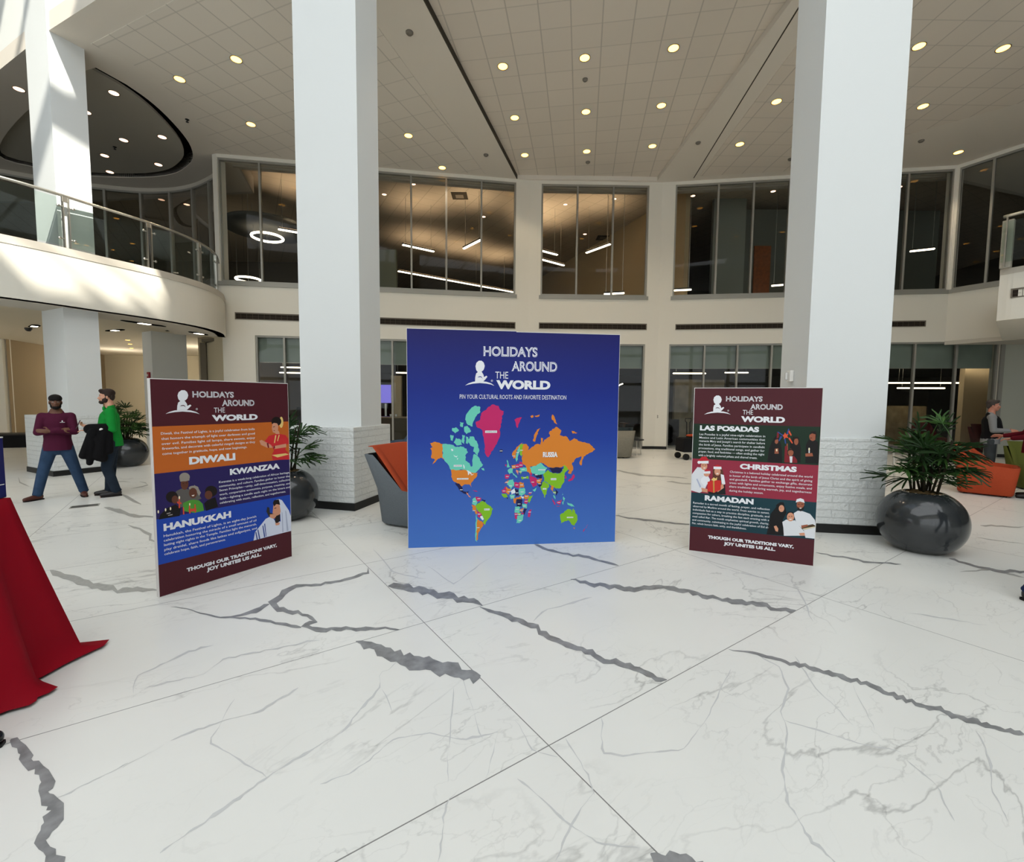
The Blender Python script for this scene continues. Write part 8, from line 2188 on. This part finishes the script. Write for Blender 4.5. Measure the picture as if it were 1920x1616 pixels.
# table and chair shapes seen in the room right of the map board
t = empty('meeting_table', (3.9, 19.2, 0))
tag(t, 'brown table with dark chairs behind the glass right of the map board', 'table')
mb = MB()
mb.box(-0.9, 0.9, -0.45, 0.45, 0.71, 0.75, mat('walnut', (96, 66, 40), 0.5, 0.3, noise=0.2, nscale=6))
mb.build('table_top', t)
for sx in (-0.75, 0.75):
    mb = MB()
    mb.box(sx - 0.06, sx + 0.06, -0.3, 0.3, 0, 0.71, mat('walnut', (96, 66, 40)))
    mb.build('leg', t)


def office_chair(x, y, rz, label, m):
    t = empty('office_chair', (x, y, 0), rz)
    tag(t, label, 'chair', 'dark office chairs')
    mb = MB()
    mb.box(-0.24, 0.24, -0.24, 0.24, 0.44, 0.5, m)
    mb.build('seat', t, bevel=0.03)
    mb = MB()
    mb.box(-0.23, 0.23, 0.2, 0.26, 0.55, 1.05, m, Matrix.Rotation(0.1, 4, 'X'))
    mb.build('backrest', t, bevel=0.04)
    mb = MB()
    mb.lathe([(0.03, 0.08), (0.03, 0.44)], BLACK, 10)
    for k in range(5):
        q = k * 1.2566
        mb.tube([(0, 0, 0.1), (0.3 * math.cos(q), 0.3 * math.sin(q), 0.03)], 0.018, BLACK, 6)
    mb.build('base', t)


BLKF = mat('black chair fabric', (22, 22, 24), 0.8, 0.2)
office_chair(4.1, 18.3, 2.8, 'dark office chair at the brown table right of the map board', BLKF)
office_chair(-7.6, 17.6, 0.5, 'dark office chair behind the glass above the middle palm', BLKF)
office_chair(-19.3, 15.6, -1.9, 'dark office chair beside the low black bench at the far left', BLKF)
# low dark bench at the far left
t = empty('bench', (-16.4, 14.6, 0), math.radians(24))
tag(t, 'low long black bench against the far left wall', 'bench')
mb = MB()
mb.box(-3.2, 1.1, -0.35, 0.35, 0.40, 0.45, mat('bench top', (52, 48, 42), 0.5, 0.3))
mb.build('bench_top', t)
for a, b in ((-3.1, -1.2), (-1.1, 1.0)):
    mb = MB()
    mb.box(a, b, -0.30, 0.30, 0, 0.40, BLKF)
    mb.build('drawer', t, bevel=0.01)

# television in the room left of the map board
t = empty('television', (-5.55, 20.0, 0))
tag(t, 'television with a violet screen, glimpsed left of the map board', 'television')
mb = MB()
mb.box(-0.75, 0.75, 0, 0.06, 1.45, 2.3, BLACK)
mb.build('case', t, bevel=0.01)
mb = MB()
mb.box(-0.72, 0.72, -0.004, 0, 1.48, 2.27, mat('violet screen', (110, 100, 190), 0.3, 0.4, emit=(118, 108, 214), estr=0.9))
mb.build('screen', t)
mb = MB()
mb.box(-0.04, 0.04, 0.02, 0.06, 0, 1.5, STEEL)
mb.box(-0.4, 0.4, -0.15, 0.25, 0, 0.03, STEEL)
mb.build('stand', t)
# counter with cups behind the glass
t = empty('counter', (-4.35, 17.3, 0))
tag(t, 'dark counter behind the glass right of the left column', 'counter')
mb = MB()
mb.box(-0.9, 1.5, -0.3, 0.3, 0, 0.95, ROOMDARK)
mb.build('cabinet', t)
mb = MB()
mb.box(-0.95, 1.55, -0.34, 0.34, 0.95, 0.99, mat('counter top', (150, 130, 100), 0.4, 0.4))
mb.build('worktop', t)
for k, x in enumerate((-4.55, -4.35)):
    t = empty('cup', (x, 17.1, 0.99))
    tag(t, 'small white cup on the dark counter, %s' % ('left one', 'right one')[k], 'cup', 'white cups on the counter')
    mb = MB()
    mb.lathe([(0.035, 0), (0.045, 0.1), (0.04, 0.1), (0.03, 0.01), (1e-6, 0.01)], wp, 16)
    mb.build('body', t, smooth=True)
# black cabinet speaker behind the glass
t = empty('speaker_box', (6.05, 17.2, 0))
tag(t, 'tall black box standing behind the glass left of the right poster', 'speaker')
mb = MB()
mb.box(-0.19, 0.19, -0.2, 0.2, 0.02, 0.98, BLKF)
mb.build('cabinet', t, bevel=0.01)
mb = MB()
mb.box(-0.16, 0.16, -0.206, -0.2, 0.06, 0.94, DARKGAP)
mb.build('grille', t)
t = empty('speaker_box', (-8.9 + 0.6, 18.4, 0))
tag(t, 'dark standing box behind the glass between left poster and left column', 'speaker')
mb = MB()
mb.box(-0.3, 0.3, -0.2, 0.2, 0, 1.3, BLKF)
mb.build('cabinet', t, bevel=0.01)

# folding wagon beside the right poster
t = empty('wagon', (5.25, 13.15, 0), math.radians(8))
tag(t, 'black folding wagon with orange bags on top, left of the right poster', 'wagon')
mb = MB()
mb.box(-0.42, 0.42, -0.25, 0.25, 0.22, 0.62, BLKF)
mb.build('basket', t, bevel=0.02)
for sx in (-0.34, 0.34):
    for sy in (-0.24, 0.24):
        mb = MB()
        mb.lathe([(1e-6, -0.03), (0.09, -0.03), (0.09, 0.03), (1e-6, 0.03)], BLACK, 16, Matrix.Translation((sx, sy, 0.09)) @ Matrix.Rotation(math.pi / 2, 4, 'X'))
        mb.build('wheel', t)
mb = MB()
mb.tube([(-0.06, 0.26, 0.5), (-0.06, 0.30, 1.05), (-0.1, 0.31, 1.08), (-0.1, 0.31, 1.16), (0.08, 0.31, 1.16), (0.08, 0.31, 1.08), (0.04, 0.30, 1.05), (0.04, 0.26, 0.5)], 0.014, BLACK, 6)
mb.build('handle', t, smooth=True)
t = empty('bag', (5.35, 13.15, 0.635))
tag(t, 'orange and white bag lying on the black wagon', 'bag')
mb = MB()
mb.ell((-0.06, 0, 0.04), (0.26, 0.18, 0.05), OR)
mb.build('body', t, smooth=True)
mb = MB()
mb.ell((0.2, -0.02, 0.03), (0.14, 0.16, 0.04), wp)
mb.build('flap', t, smooth=True)

# ================================================================= red cloth table at the left
RED = mat('red tablecloth', (142, 3, 25), 0.75, 0.15, bump=0.08, bscale=200)
TX, TY, TZ = -2.915, 2.620, 1.07           # corner of the table top
t = empty('cloth_table', (TX, TY, 0), math.radians(8))
tag(t, 'high table at the left edge under the red cloth', 'table')
mb = MB()
mb.box(-1.8, -0.03, -0.85, -0.03, TZ - 0.04, TZ - 0.004, wp)
mb.build('table_top', t)
for x in (-1.7, -0.12):
    for y in (-0.76, -0.12):
        mb = MB()
        mb.tube([(x, y, 0), (x, y, TZ - 0.04)], 0.02, STEEL, 8)
        mb.build('leg', t)
t = empty('tablecloth', (TX, TY, 0), math.radians(8))
tag(t, 'long red tablecloth hanging in folds to the floor at the left edge', 'tablecloth')
# outline of the top edge, walked once round, and the flared hem
N = 160
per = [((-1.83, 0.0), (0.0, 0.0)), ((0.0, 0.0), (0.0, -0.88)), ((0.0, -0.88), (-1.83, -0.88)), ((-1.83, -0.88), (-1.83, 0.0))]
lens = [1.83, 0.88, 1.83, 0.88]
tot = sum(lens)
mb = MB()
rings = 13
vs, fs = [], []
for k in range(rings):
    f = k / (rings - 1)
    for i in range(N):
        s = tot * i / N
        e = 0
        while s > lens[e]:
            s -= lens[e]
            e += 1
        (ax, ay), (bx, by) = per[e]
        q = s / lens[e]
        x, y = ax + (bx - ax) * q, ay + (by - ay) * q
        nx, ny = (0, 1) if e == 0 else (1, 0) if e == 1 else (0, -1) if e == 2 else (-1, 0)
        # corner blending of the outward direction
        dc = [(math.hypot(x - cx_, y - cy_), sx, sy) for cx_, cy_, sx, sy in ((0, 0, 1, 1), (0, -0.88, 1, -1), (-1.83, -0.88, -1, -1), (-1.83, 0, -1, 1))]
        dm, sx, sy = min(dc)
        b = max(0, 1 - dm / 0.22)
        nx, ny = nx * (1 - b) + sx * 0.75 * b, ny * (1 - b) + sy * 0.75 * b
        th = i * 2 * math.pi / N
        fold = math.sin(th * 13 + 0.9) * 0.65 + math.sin(th * 21 + 2.0) * 0.35
        fold = math.copysign(abs(fold) ** 0.7, fold)
        fl_ = 0.20 * f + (0.06 * b) * f ** 1.2 + fold * 0.10 * f
        if k == rings - 1:
            fl_ += 0.045 + 0.03 * math.sin(i * 1.7) + (0.05 if b > 0.75 else 0)
        z = TZ + 0.006 - (TZ + 0.0) * min(1, f * 1.04) ** 1.0
        z = max(z, 0.006 + (0.012 if k == rings - 1 else 0))
        if k == 0:
            z = TZ + 0.004
        vs.append((x + nx * fl_, y + ny * fl_, z))
for k in range(rings - 1):
    for i in range(N):
        fs.append((k * N + i, (k + 1) * N + i, (k + 1) * N + (i + 1) % N, k * N + (i + 1) % N))
fs.append(tuple(range(N)))
mb.add(vs, fs, RED)
mb.build('cloth', t, smooth=True)
# dark blue box on the table
t = empty('display_box', (TX - 0.014, TY - 0.006, TZ + 0.008), math.radians(8))
tag(t, 'dark blue printed box with a white top, on the red cloth', 'box')
mb = MB()
gb = mat('print box blue', (20, 26, 88), 0.45, 0.3)
mb.box(-0.55, 0, -0.42, 0, 0, 0.345, gb)
mb.build('body', t, bevel=0.004)
mb = MB()
mb.box(-0.55, 0, -0.42, 0, 0.345, 0.352, wp)
mb.build('lid', t)
mb = MB()
mb.box(0.0, 0.0015, -0.30, -0.012, 0.075, 0.080, wp)
mb.build('print', t)

# ================================================================= people
def V(*a):
    return Vector(a)


def hand(mb, wrist, d, palm_n, m, curl=0.6, s=1.0):
    """palm, four unequal bent fingers and a thumb off the side of the palm"""
    d = Vector(d).normalized()
    n = Vector(palm_n)
    n = (n - d * n.dot(d)).normalized()
    side = d.cross(n)
    w = Vector(wrist)
    R = Matrix((side, n, d)).transposed()
    mb.ell(w + d * 0.045 * s, (0.040 * s, 0.017 * s, 0.052 * s), m, R)
    for i, (o, L) in enumerate(((-0.029, 0.066), (-0.010, 0.078), (0.010, 0.073), (0.028, 0.056))):
        a = w + d * 0.085 * s + side * o * s
        ang = curl * (0.5 + 0.08 * i)
        d1 = (d * math.cos(ang) + n * math.sin(ang)).normalized()
        d2 = (d * math.cos(ang * 2.3) + n * math.sin(ang * 2.3)).normalized()
        b = a + d1 * L * 0.55 * s
        c = b + d2 * L * 0.45 * s
        mb.cone(a, b, 0.0095 * s, 0.009 * s, m, 8)
        mb.cone(b, c, 0.009 * s, 0.0078 * s, m, 8)
    a = w + d * 0.02 * s - side * 0.032 * s
    b = a + (d * 0.55 - side * 0.75 + n * 0.35).normalized() * 0.042 * s
    c = b + (d * 0.9 - side * 0.1 + n * 0.35).normalized() * 0.032 * s
    mb.cone(a, b, 0.013 * s, 0.011 * s, m, 8)
    mb.cone(b, c, 0.011 * s, 0.009 * s, m, 8)


def person(loc, rz, label, P, skin, shirt, trousers, shoes, hair, beard=None, scale=1.0, hat=False, sleeve=1.0, vest=None, face=True, group=None, extra=None, grey=None):
    """standing figure facing -y; P holds the joints of the pose"""
    t = empty('person', (*loc, 0), rz)
    t.scale = (scale,) * 3
    tag(t, label, 'person', group)
    J = P
    nk, hd = V(*J['neck']), V(*J['head'])
    yaw = J.get('yaw', 0.0)
    H = Matrix.Translation(hd) @ Matrix.Rotation(yaw, 4, 'Z') @ Matrix.Rotation(J.get('nod', 0.0), 4, 'X')
    R3 = H.to_3x3()
    X = MATS['tmp'] if 'tmp' in MATS else mat('tmp', (200, 200, 200))
    hp = lambda *a: H @ Vector(a)
    b = MB()
    # head: cranium, jaw, brow, nose, ears, lips
    b.ell(hp(0, 0.012, 0.035), (0.074, 0.094, 0.088), X, R3)
    b.ell(hp(0, -0.022, -0.035), (0.060, 0.070, 0.082), X, R3)
    b.ell(hp(0, -0.055, -0.090), (0.032, 0.030, 0.026), X, R3)
    b.ell(hp(0, -0.072, 0.022), (0.050, 0.018, 0.012), X, R3)
    b.cone(hp(0, -0.084, 0.008), hp(0, -0.104, -0.030), 0.009, 0.0135, X, 10)
    for s in (-1, 1):
        b.ell(hp(s * 0.016, -0.092, -0.034), (0.010, 0.010, 0.008), X, R3)
        b.ell(hp(s * 0.077, 0.012, -0.010), (0.010, 0.018, 0.032), X, R3)
        b.ell(hp(s * 0.040, -0.062, -0.020), (0.022, 0.02, 0.02), X, R3)
    b.ell(hp(0, -0.089, -0.056), (0.024, 0.010, 0.006), X, R3)
    b.ell(hp(0, -0.088, -0.066), (0.020, 0.010, 0.007), X, R3)
    b.cone(hp(0, 0.02, -0.05), nk, 0.056, 0.062, X)
    ch, pv = V(*J['chest']), V(*J['pelvis'])
    b.cone(nk, ch, 0.07, 0.13, X, flat=(1.25, 0.8))
    b.cone(ch, pv, 0.13, 0.13, X, flat=(1.15, 0.8))
    for s in ('l', 'r'):
        sh, el, wr = (V(*J[k + s]) for k in ('sh', 'el', 'wr'))
        b.cone(ch.lerp(sh, 0.3) + V(0, 0, 0.05), sh, 0.07, 0.052, X)
        b.cone(sh, el, 0.050, 0.040, X)
        b.cone(el, wr, 0.041, 0.027, X)
        hd_ = V(*J['hd' + s]) if 'hd' + s in J else (wr - el)
        hand(b, wr + (wr - el).normalized() * 0.012, hd_, J.get('hn' + s, (0, 0, -1)), X, J.get('curl' + s, 0.5))
        hi, kn, an = (V(*J[k + s]) for k in ('hip', 'kn', 'an'))
        b.cone(pv.lerp(hi, 0.5), hi, 0.09, 0.088, X)
        b.cone(hi, kn, 0.084, 0.055, X)
        b.cone(kn, an, 0.055, 0.036, X)
        toe = V(*J['toe' + s])
        b.cone(an + V(0, 0, -0.03), an.lerp(toe, 0.85) + V(0, 0, -0.03), 0.032, 0.024, X)
    body = b.remesh('body', t, 0.0075, 5, skin)
    # shirt
    c = MB()
    up = J.get('belly', 0.145)
    c.cone(nk + V(0, 0.005, -0.03), ch, 0.078, 0.148, X, flat=(1.3, 0.86))
    c.cone(ch, V(*J['waist']), 0.150, up, X, flat=(1.18, 0.92))
    c.cone(V(*J['waist']), pv + V(0, 0, -0.03), up, 0.166, X, flat=(1.14, 0.94))
    c.cone(pv + V(0, 0, -0.03), pv + V(0, 0, -0.16), 0.166, 0.174, X, flat=(1.16, 0.92))
    for s in ('l', 'r'):
        sh, el, wr = (V(*J[k + s]) for k in ('sh', 'el', 'wr'))
        c.cone(ch.lerp(sh, 0.3) + V(0, 0, 0.05), sh, 0.09, 0.070, X)
        if J.get('sleeve' + s, sleeve) > 0.95:
            c.cone(sh, el, 0.071, 0.057, X)
            c.cone(el, el.lerp(wr, 0.93), 0.057, 0.041, X)
        else:
            q = J.get('sleeve' + s, sleeve)
            c.cone(sh, el, 0.072, 0.062, X)
            c.cone(el, el.lerp(wr, q), 0.062, 0.054, X)
    so = c.remesh('shirt', t, 0.009, 5, shirt)
    hem = J.get('hem', 0.84)
    for v in so.data.vertices:
        if v.co.z < hem:
            v.co.z = hem + 0.02 * (v.co.z - hem)
    if vest:
        c = MB()
        c.cone(nk + V(0, 0.01, -0.055), ch, 0.088, 0.166, X, flat=(1.25, 0.90))
        c.cone(ch, V(*J['waist']), 0.167, up + 0.022, X, flat=(1.18, 0.94))
        c.cone(V(*J['waist']), pv + V(0, 0, 0.02), up + 0.022, 0.168, X, flat=(1.15, 0.92))
        c.remesh('vest', t, 0.010, 5, vest)
    # trousers
    c = MB()
    c.cone(pv + V(0, 0, 0.06), pv + V(0, 0, -0.06), 0.140, 0.142, X, flat=(1.16, 0.86))
    for s in ('l', 'r'):
        hi, kn, an = (V(*J[k + s]) for k in ('hip', 'kn', 'an'))
        c.cone(pv.lerp(hi, 0.6) + V(0, 0, -0.03), hi + V(0, 0, -0.05), 0.112, 0.106, X)
        c.cone(hi, kn, 0.103, 0.077, X)
        c.cone(kn, an + V(0, 0, 0.02), 0.078, 0.066, X)
        c.ell(an + V(0, 0.004, 0.015), (0.071, 0.075, 0.035), X)
    c.remesh('trousers', t, 0.010, 5, trousers)
    for s in ('l', 'r'):
        an, toe = V(*J['an' + s]), V(*J['toe' + s])
        d = (toe - an)
        d.z = 0
        d.normalize()
        c = MB()
        heel = an - d * 0.03
        L = 0.205
        z = 0.045
        c.cone(V(heel.x, heel.y, z), V(heel.x, heel.y, z) + d * L * 0.5, 0.045, 0.047, X, flat=(1, 1))
        c.cone(V(heel.x, heel.y, z) + d * L * 0.45, V(heel.x, heel.y, z * 0.85) + d * L, 0.047, 0.032, X)
        c.cone(V(heel.x, heel.y, 0.06), V(an.x, an.y, 0.09), 0.046, 0.050, X)
        sh = c.remesh('shoe', t, 0.007, 4, shoes)
        zz = min(v.co.z for v in sh.data.vertices)
        for v in sh.data.vertices:
            v.co.z = max(v.co.z - zz * 0, 0.004)
        so_ = MB()
        pts = []
        nrm = V(-d.y, d.x, 0)
        for f, wd in ((-0.045, 0.028), (-0.03, 0.042), (0.05, 0.045), (0.12, 0.047), (0.19, 0.038), (0.225, 0.02)):
            pts.append((V(heel.x, heel.y, 0) + d * f, wd))
        poly = [(p + nrm * w_).to_2d()[:] for p, w_ in pts] + [(p - nrm * w_).to_2d()[:] for p, w_ in reversed(pts)]
        so_.prism(poly, 0.0, 0.018, mat('shoe sole', (30, 24, 22), 0.7, 0.2))
        so_.build('sole', sh)
    # hair / cap
    c = MB()
    if hat:
        c.ell(hp(0, 0.012, 0.062), (0.088, 0.106, 0.074), X, R3)
        c.ell(hp(0, -0.045, 0.048), (0.074, 0.055, 0.030), X, R3)
        c.ell(hp(0, 0.072, 0.01), (0.070, 0.036, 0.06), X, R3)
    else:
        c.ell(hp(0, 0.020, 0.062), (0.082, 0.100, 0.074), X, R3)
        c.ell(hp(0, 0.066, 0.005), (0.070, 0.045, 0.075), X, R3)
        c.ell(hp(0, -0.055, 0.093), (0.058, 0.042, 0.036), X, R3)
        for s in (-1, 1):
            c.ell(hp(s * 0.070, 0.02, 0.03), (0.014, 0.04, 0.05), X, R3)
    c.remesh('cap' if hat else 'hair', t, 0.006, 3, hair)
    if beard:
        c = MB()
        c.ell(hp(0, -0.062, -0.092), (0.048, 0.040, 0.034), X, R3)
        for s in (-1, 1):
            c.ell(hp(s * 0.050, -0.018, -0.062), (0.020, 0.040, 0.042), X, R3)
            c.ell(hp(s * 0.064, 0.002, -0.025), (0.012, 0.022, 0.034), X, R3)
        c.ell(hp(0, -0.090, -0.044), (0.030, 0.010, 0.007), X, R3)
        c.remesh('beard', t, 0.006, 3, beard)
    if face:
        ew, ei = mat('eye white', (206, 200, 194), 0.3, 0.4), mat('eye dark', (26, 20, 18), 0.3, 0.4)
        for s in (-1, 1):
            e = MB()
            e.ell(hp(s * 0.030, -0.078, 0.003), (0.013, 0.008, 0.007), ew, R3)
            e.ell(hp(s * 0.030, -0.0835, 0.003), (0.006, 0.005, 0.006), ei, R3)
            e.build('eye', t, smooth=True)
            e = MB()
            e.cone(hp(s * 0.016, -0.088, 0.022), hp(s * 0.044, -0.080, 0.026), 0.0045, 0.0035, X, 8)
            o = e.build('eyebrow', t, smooth=True)
            o.data.materials.clear()
            o.data.materials.append(beard or hair)
        e = MB()
        e.cone(hp(-0.022, -0.094, -0.061), hp(0.022, -0.094, -0.061), 0.0028, 0.0028, mat('lip', (120, 66, 56), 0.5, 0.3), 8)
        e.build('mouth', t, smooth=True)
    return t


SK_D = mat('deep brown skin', (104, 68, 50), 0.5, 0.35)
SK_L = mat('light skin', (202, 150, 124), 0.5, 0.35)
SK_T = mat('tanned skin', (178, 118, 96), 0.5, 0.35)
JEANS = mat('blue jeans', (46, 66, 92), 0.85, 0.15, noise=0.2, nscale=7, bump=0.1, bscale=60)
DKJ = mat('dark navy jeans', (32, 42, 54), 0.85, 0.15, noise=0.2, nscale=7, bump=0.1, bscale=60)
HAIRB = mat('black hair', (18, 15, 14), 0.75, 0.2)
HAIRD = mat('dark brown hair', (46, 33, 28), 0.7, 0.25)
HAIRG = mat('greying hair', (62, 54, 50), 0.7, 0.25)


def stand(**k):
    J = dict(neck=(0, 0.01, 1.50), head=(0, -0.01, 1.655), chest=(0, 0, 1.30), waist=(0, -0.005, 1.08), pelvis=(0, 0, 0.95),
             shl=(0.19, 0.01, 1.415), shr=(-0.19, 0.01, 1.415), ell=(0.24, 0.02, 1.12), elr=(-0.24, 0.02, 1.12),
             wrl=(0.23, -0.08, 0.87), wrr=(-0.23, -0.08, 0.87),
             hipl=(0.095, 0, 0.90), hipr=(-0.095, 0, 0.90), knl=(0.11, -0.02, 0.49), knr=(-0.11, -0.02, 0.49),
             anl=(0.115, 0.02, 0.085), anr=(-0.115, 0.02, 0.085), toel=(0.15, -0.18, 0.03), toer=(-0.15, -0.18, 0.03))
    J.update(k)
    return J


# man with folded arms, legs apart
J1 = stand(shl=(0.175, 0.01, 1.41), shr=(-0.175, 0.01, 1.41), ell=(0.225, -0.09, 1.15), elr=(-0.225, -0.09, 1.15),
           wrl=(-0.055, -0.225, 1.17), wrr=(0.07, -0.175, 1.19), hdl=(-0.9, -0.15, 0.12), hnl=(0.1, 0.9, -0.2), hdr=(0.8, 0.4, 0.1), hnr=(0, 0.6, -0.6), curll=0.35, curlr=0.8,
           hipl=(0.095, 0, 0.88), hipr=(-0.095, 0, 0.88), knl=(0.20, -0.01, 0.48), knr=(-0.20, -0.01, 0.48),
           anl=(0.285, 0.03, 0.085), anr=(-0.285, 0.02, 0.085), toel=(0.33, -0.17, 0.03), toer=(-0.44, -0.11, 0.03), yaw=0.12, waist=(0, -0.01, 1.06), belly=0.150)
man1 = person((-7.36, 7.36), math.radians(38), 'bearded man in a maroon pullover with folded arms and blue jeans, far left', J1, SK_D,
              mat('maroon pullover', (76, 24, 48), 0.85, 0.15, bump=0.1, bscale=80), JEANS, mat('brown leather shoe', (78, 38, 28), 0.4, 0.4), HAIRB, HAIRB, scale=0.945, hat=True)
mb = MB()
mb.ell((0.085, -0.142, 1.335), (0.010, 0.006, 0.012), WHITE)
mb.box(0.055, 0.115, -0.150, -0.140, 1.312, 1.318, WHITE)
mb.build('chest_emblem', man1)

# man in the green shirt, in profile, with a phone and a jacket over his arm
J2 = stand(ell=(0.235, 0.03, 1.13), elr=(-0.22, 0.0, 1.13), wrl=(0.16, -0.24, 1.11), wrr=(-0.06, -0.25, 1.16), hdl=(-0.3, -0.9, 0.1), hnl=(0, 0.2, -1), hdr=(0.1, -0.95, 0.3), hnr=(0.4, 0.2, 0.8),
           curlr=0.9, knl=(0.11, -0.07, 0.49), knr=(-0.11, -0.03, 0.49), anl=(0.11, 0.03, 0.085), anr=(-0.11, -0.06, 0.085), toel=(0.14, -0.18, 0.03), toer=(-0.13, -0.27, 0.03),
           waist=(0, -0.03, 1.08), belly=0.165, slevel=0.3, sleevel=0.35, sleever=0.35, head=(0, -0.035, 1.66), neck=(0, 0.0, 1.50), chest=(0, -0.01, 1.30))
man2 = person((-6.72, 7.62), math.radians(-52), 'bearded man in a green shirt and dark jeans seen from the side, holding a phone', J2, SK_L,
              mat('bright green shirt', (14, 132, 48), 0.8, 0.2, noise=0.08, nscale=8, bump=0.15, bscale=25), DKJ, mat('black shoe leather', (30, 26, 26), 0.4, 0.4), HAIRD, HAIRD, scale=1.0)
mb = MB()
for s in (-1, 1):
    mb.box(s * 0.02 - 0.05, s * 0.02 + 0.05, -0.085, -0.05, 1.435, 1.50, mat('bright green shirt', (14, 132, 48)), Matrix.Rotation(0.05 * s, 4, 'Y'))
mb.build('collar', man2, bevel=0.015)
Mw = Matrix.Translation((-6.72, 7.62, 0)) @ Matrix.Rotation(math.radians(-52), 4, 'Z')
t = empty('phone')
t.matrix_world = Mw @ Matrix.Translation((-0.055, -0.40, 1.205)) @ Matrix.Rotation(math.radians(68), 4, 'X')
tag(t, 'dark phone held by the man in the green shirt', 'phone')
mb = MB()
mb.box(-0.036, 0.036, -0.075, 0.075, -0.004, 0.004, mat('phone case', (70, 40, 52), 0.4, 0.4))
mb.build('case', t, bevel=0.004)
mb = MB()
mb.box(-0.033, 0.033, -0.071, 0.071, 0.004, 0.0045, mat('phone glass', (14, 14, 18), 0.1, 0.5))
mb.build('screen', t)
t = empty('jacket')
t.matrix_world = Mw
tag(t, 'black jacket draped over the arm of the man in green', 'jacket')
mb = MB()
X = MATS['tmp']
mb.cone((0.20, -0.02, 1.14), (0.16, -0.24, 1.135), 0.085, 0.085, X)
mb.cone((0.25, -0.20, 1.08), (0.25, -0.33, 0.72), 0.075, 0.06, X)
mb.cone((0.26, -0.08, 1.08), (0.26, -0.14, 0.70), 0.07, 0.085, X)
mb.cone((0.245, -0.02, 1.06), (0.25, -0.02, 0.78), 0.06, 0.06, X)
mb.cone((0.26, -0.22, 0.95), (0.26, -0.26, 0.60), 0.07, 0.045, X)
mb.cone((0.255, -0.14, 0.98), (0.26, -0.10, 0.66), 0.075, 0.065, X)
mb.remesh('body', t, 0.010, 4, mat('black jacket cloth', (14, 13, 15), 0.9, 0.15, bump=0.3, bscale=30))
mb = MB()
mb.ell((0.295, -0.10, 1.13), (0.012, 0.024, 0.024), wp)
mb.build('badge', t, smooth=True)

# man in the black vest, right
J3 = stand(ell=(0.23, -0.02, 1.13), elr=(-0.23, -0.02, 1.13), wrl=(0.10, -0.26, 1.13), wrr=(-0.08, -0.27, 1.13), hdl=(-0.4, -0.9, 0.0), hdr=(0.3, -0.9, 0.0), hnl=(-0.5, 0.1, -0.5), hnr=(0.5, 0.1, -0.5),
           belly=0.158, waist=(0, -0.03, 1.08))
person((10.22, 9.72), math.radians(48), 'man in a black vest over a grey hoodie, facing right behind the orange chair', J3, SK_T,
       mat('grey hoodie', (128, 128, 128), 0.9, 0.1, bump=0.1, bscale=60), mat('charcoal jeans', (56, 60, 62), 0.85, 0.15, noise=0.2, nscale=7), mat('black shoe leather', (30, 26, 26)), HAIRG, None,
       scale=0.985, vest=mat('black vest cloth', (16, 16, 18), 0.85, 0.15, bump=0.25, bscale=22))
# person in the dark red sweater, cut by the right edge
J4 = stand(ell=(0.22, -0.06, 1.15), elr=(-0.24, -0.12, 1.18), wrl=(0.16, -0.28, 1.10), wrr=(-0.12, -0.40, 1.13), hdr=(0.1, -1, 0), hnr=(0.6, 0, -0.4))
person((9.22, 8.02), math.radians(-138), 'person in a dark red sweater and black trousers, cut off by the right edge', J4, SK_T,
       mat('dark red sweater', (84, 16, 26), 0.9, 0.1, bump=0.1, bscale=60), mat('black trousers', (20, 20, 22), 0.85, 0.15), mat('black shoe leather', (30, 26, 26)), HAIRD, None, scale=0.96)
# person whose jeans just enter at the lower right
J5 = stand(hipl=(0.1, 0.0, 0.9), anr=(-0.47, 0.0, 0.085), knr=(-0.26, -0.04, 0.50), toer=(-0.47, -0.20, 0.03), anl=(0.06, 0.02, 0.085), toel=(0.08, -0.18, 0.03), knl=(0.08, -0.02, 0.49))
person((4.87, 3.74), 0.0, 'person in dark blue jeans at the lower right edge, only a cuff and shoe showing', J5, SK_T,
       mat('black sweater', (24, 24, 28), 0.9, 0.1), mat('dark indigo jeans', (26, 38, 72), 0.85, 0.15, noise=0.2, nscale=7), mat('black shoe leather', (30, 26, 26)), HAIRD, None)
# black shoe at the left edge, below the red cloth
t = empty('shoe', (-2.46, 2.03, 0), math.radians(58))
tag(t, 'glossy black shoe toe at the left edge below the red cloth', 'shoe')
mb = MB()
mb.cone((-0.2, 0, 0.05), (-0.06, 0, 0.05), 0.045, 0.05, MATS['tmp'])
mb.cone((-0.1, 0, 0.05), (0.03, 0, 0.042), 0.05, 0.036, MATS['tmp'])
mb.cone((-0.19, 0, 0.05), (-0.18, 0, 0.12), 0.045, 0.05, MATS['tmp'])
o = mb.remesh('upper', t, 0.006, 3, mat('patent black', (12, 12, 13), 0.15, 0.5))
for v in o.data.vertices:
    v.co.z = max(v.co.z, 0.006)
mb = MB()
mb.prism([(-0.245, -0.03), (-0.2, -0.05), (-0.05, -0.052), (0.05, -0.03), (0.068, 0), (0.05, 0.03), (-0.05, 0.052), (-0.2, 0.05), (-0.245, 0.03)], 0, 0.016, BLACK)
mb.build('sole', t)
bpy.data.objects.remove(_fo)
bpy.data.curves.remove(_fc)
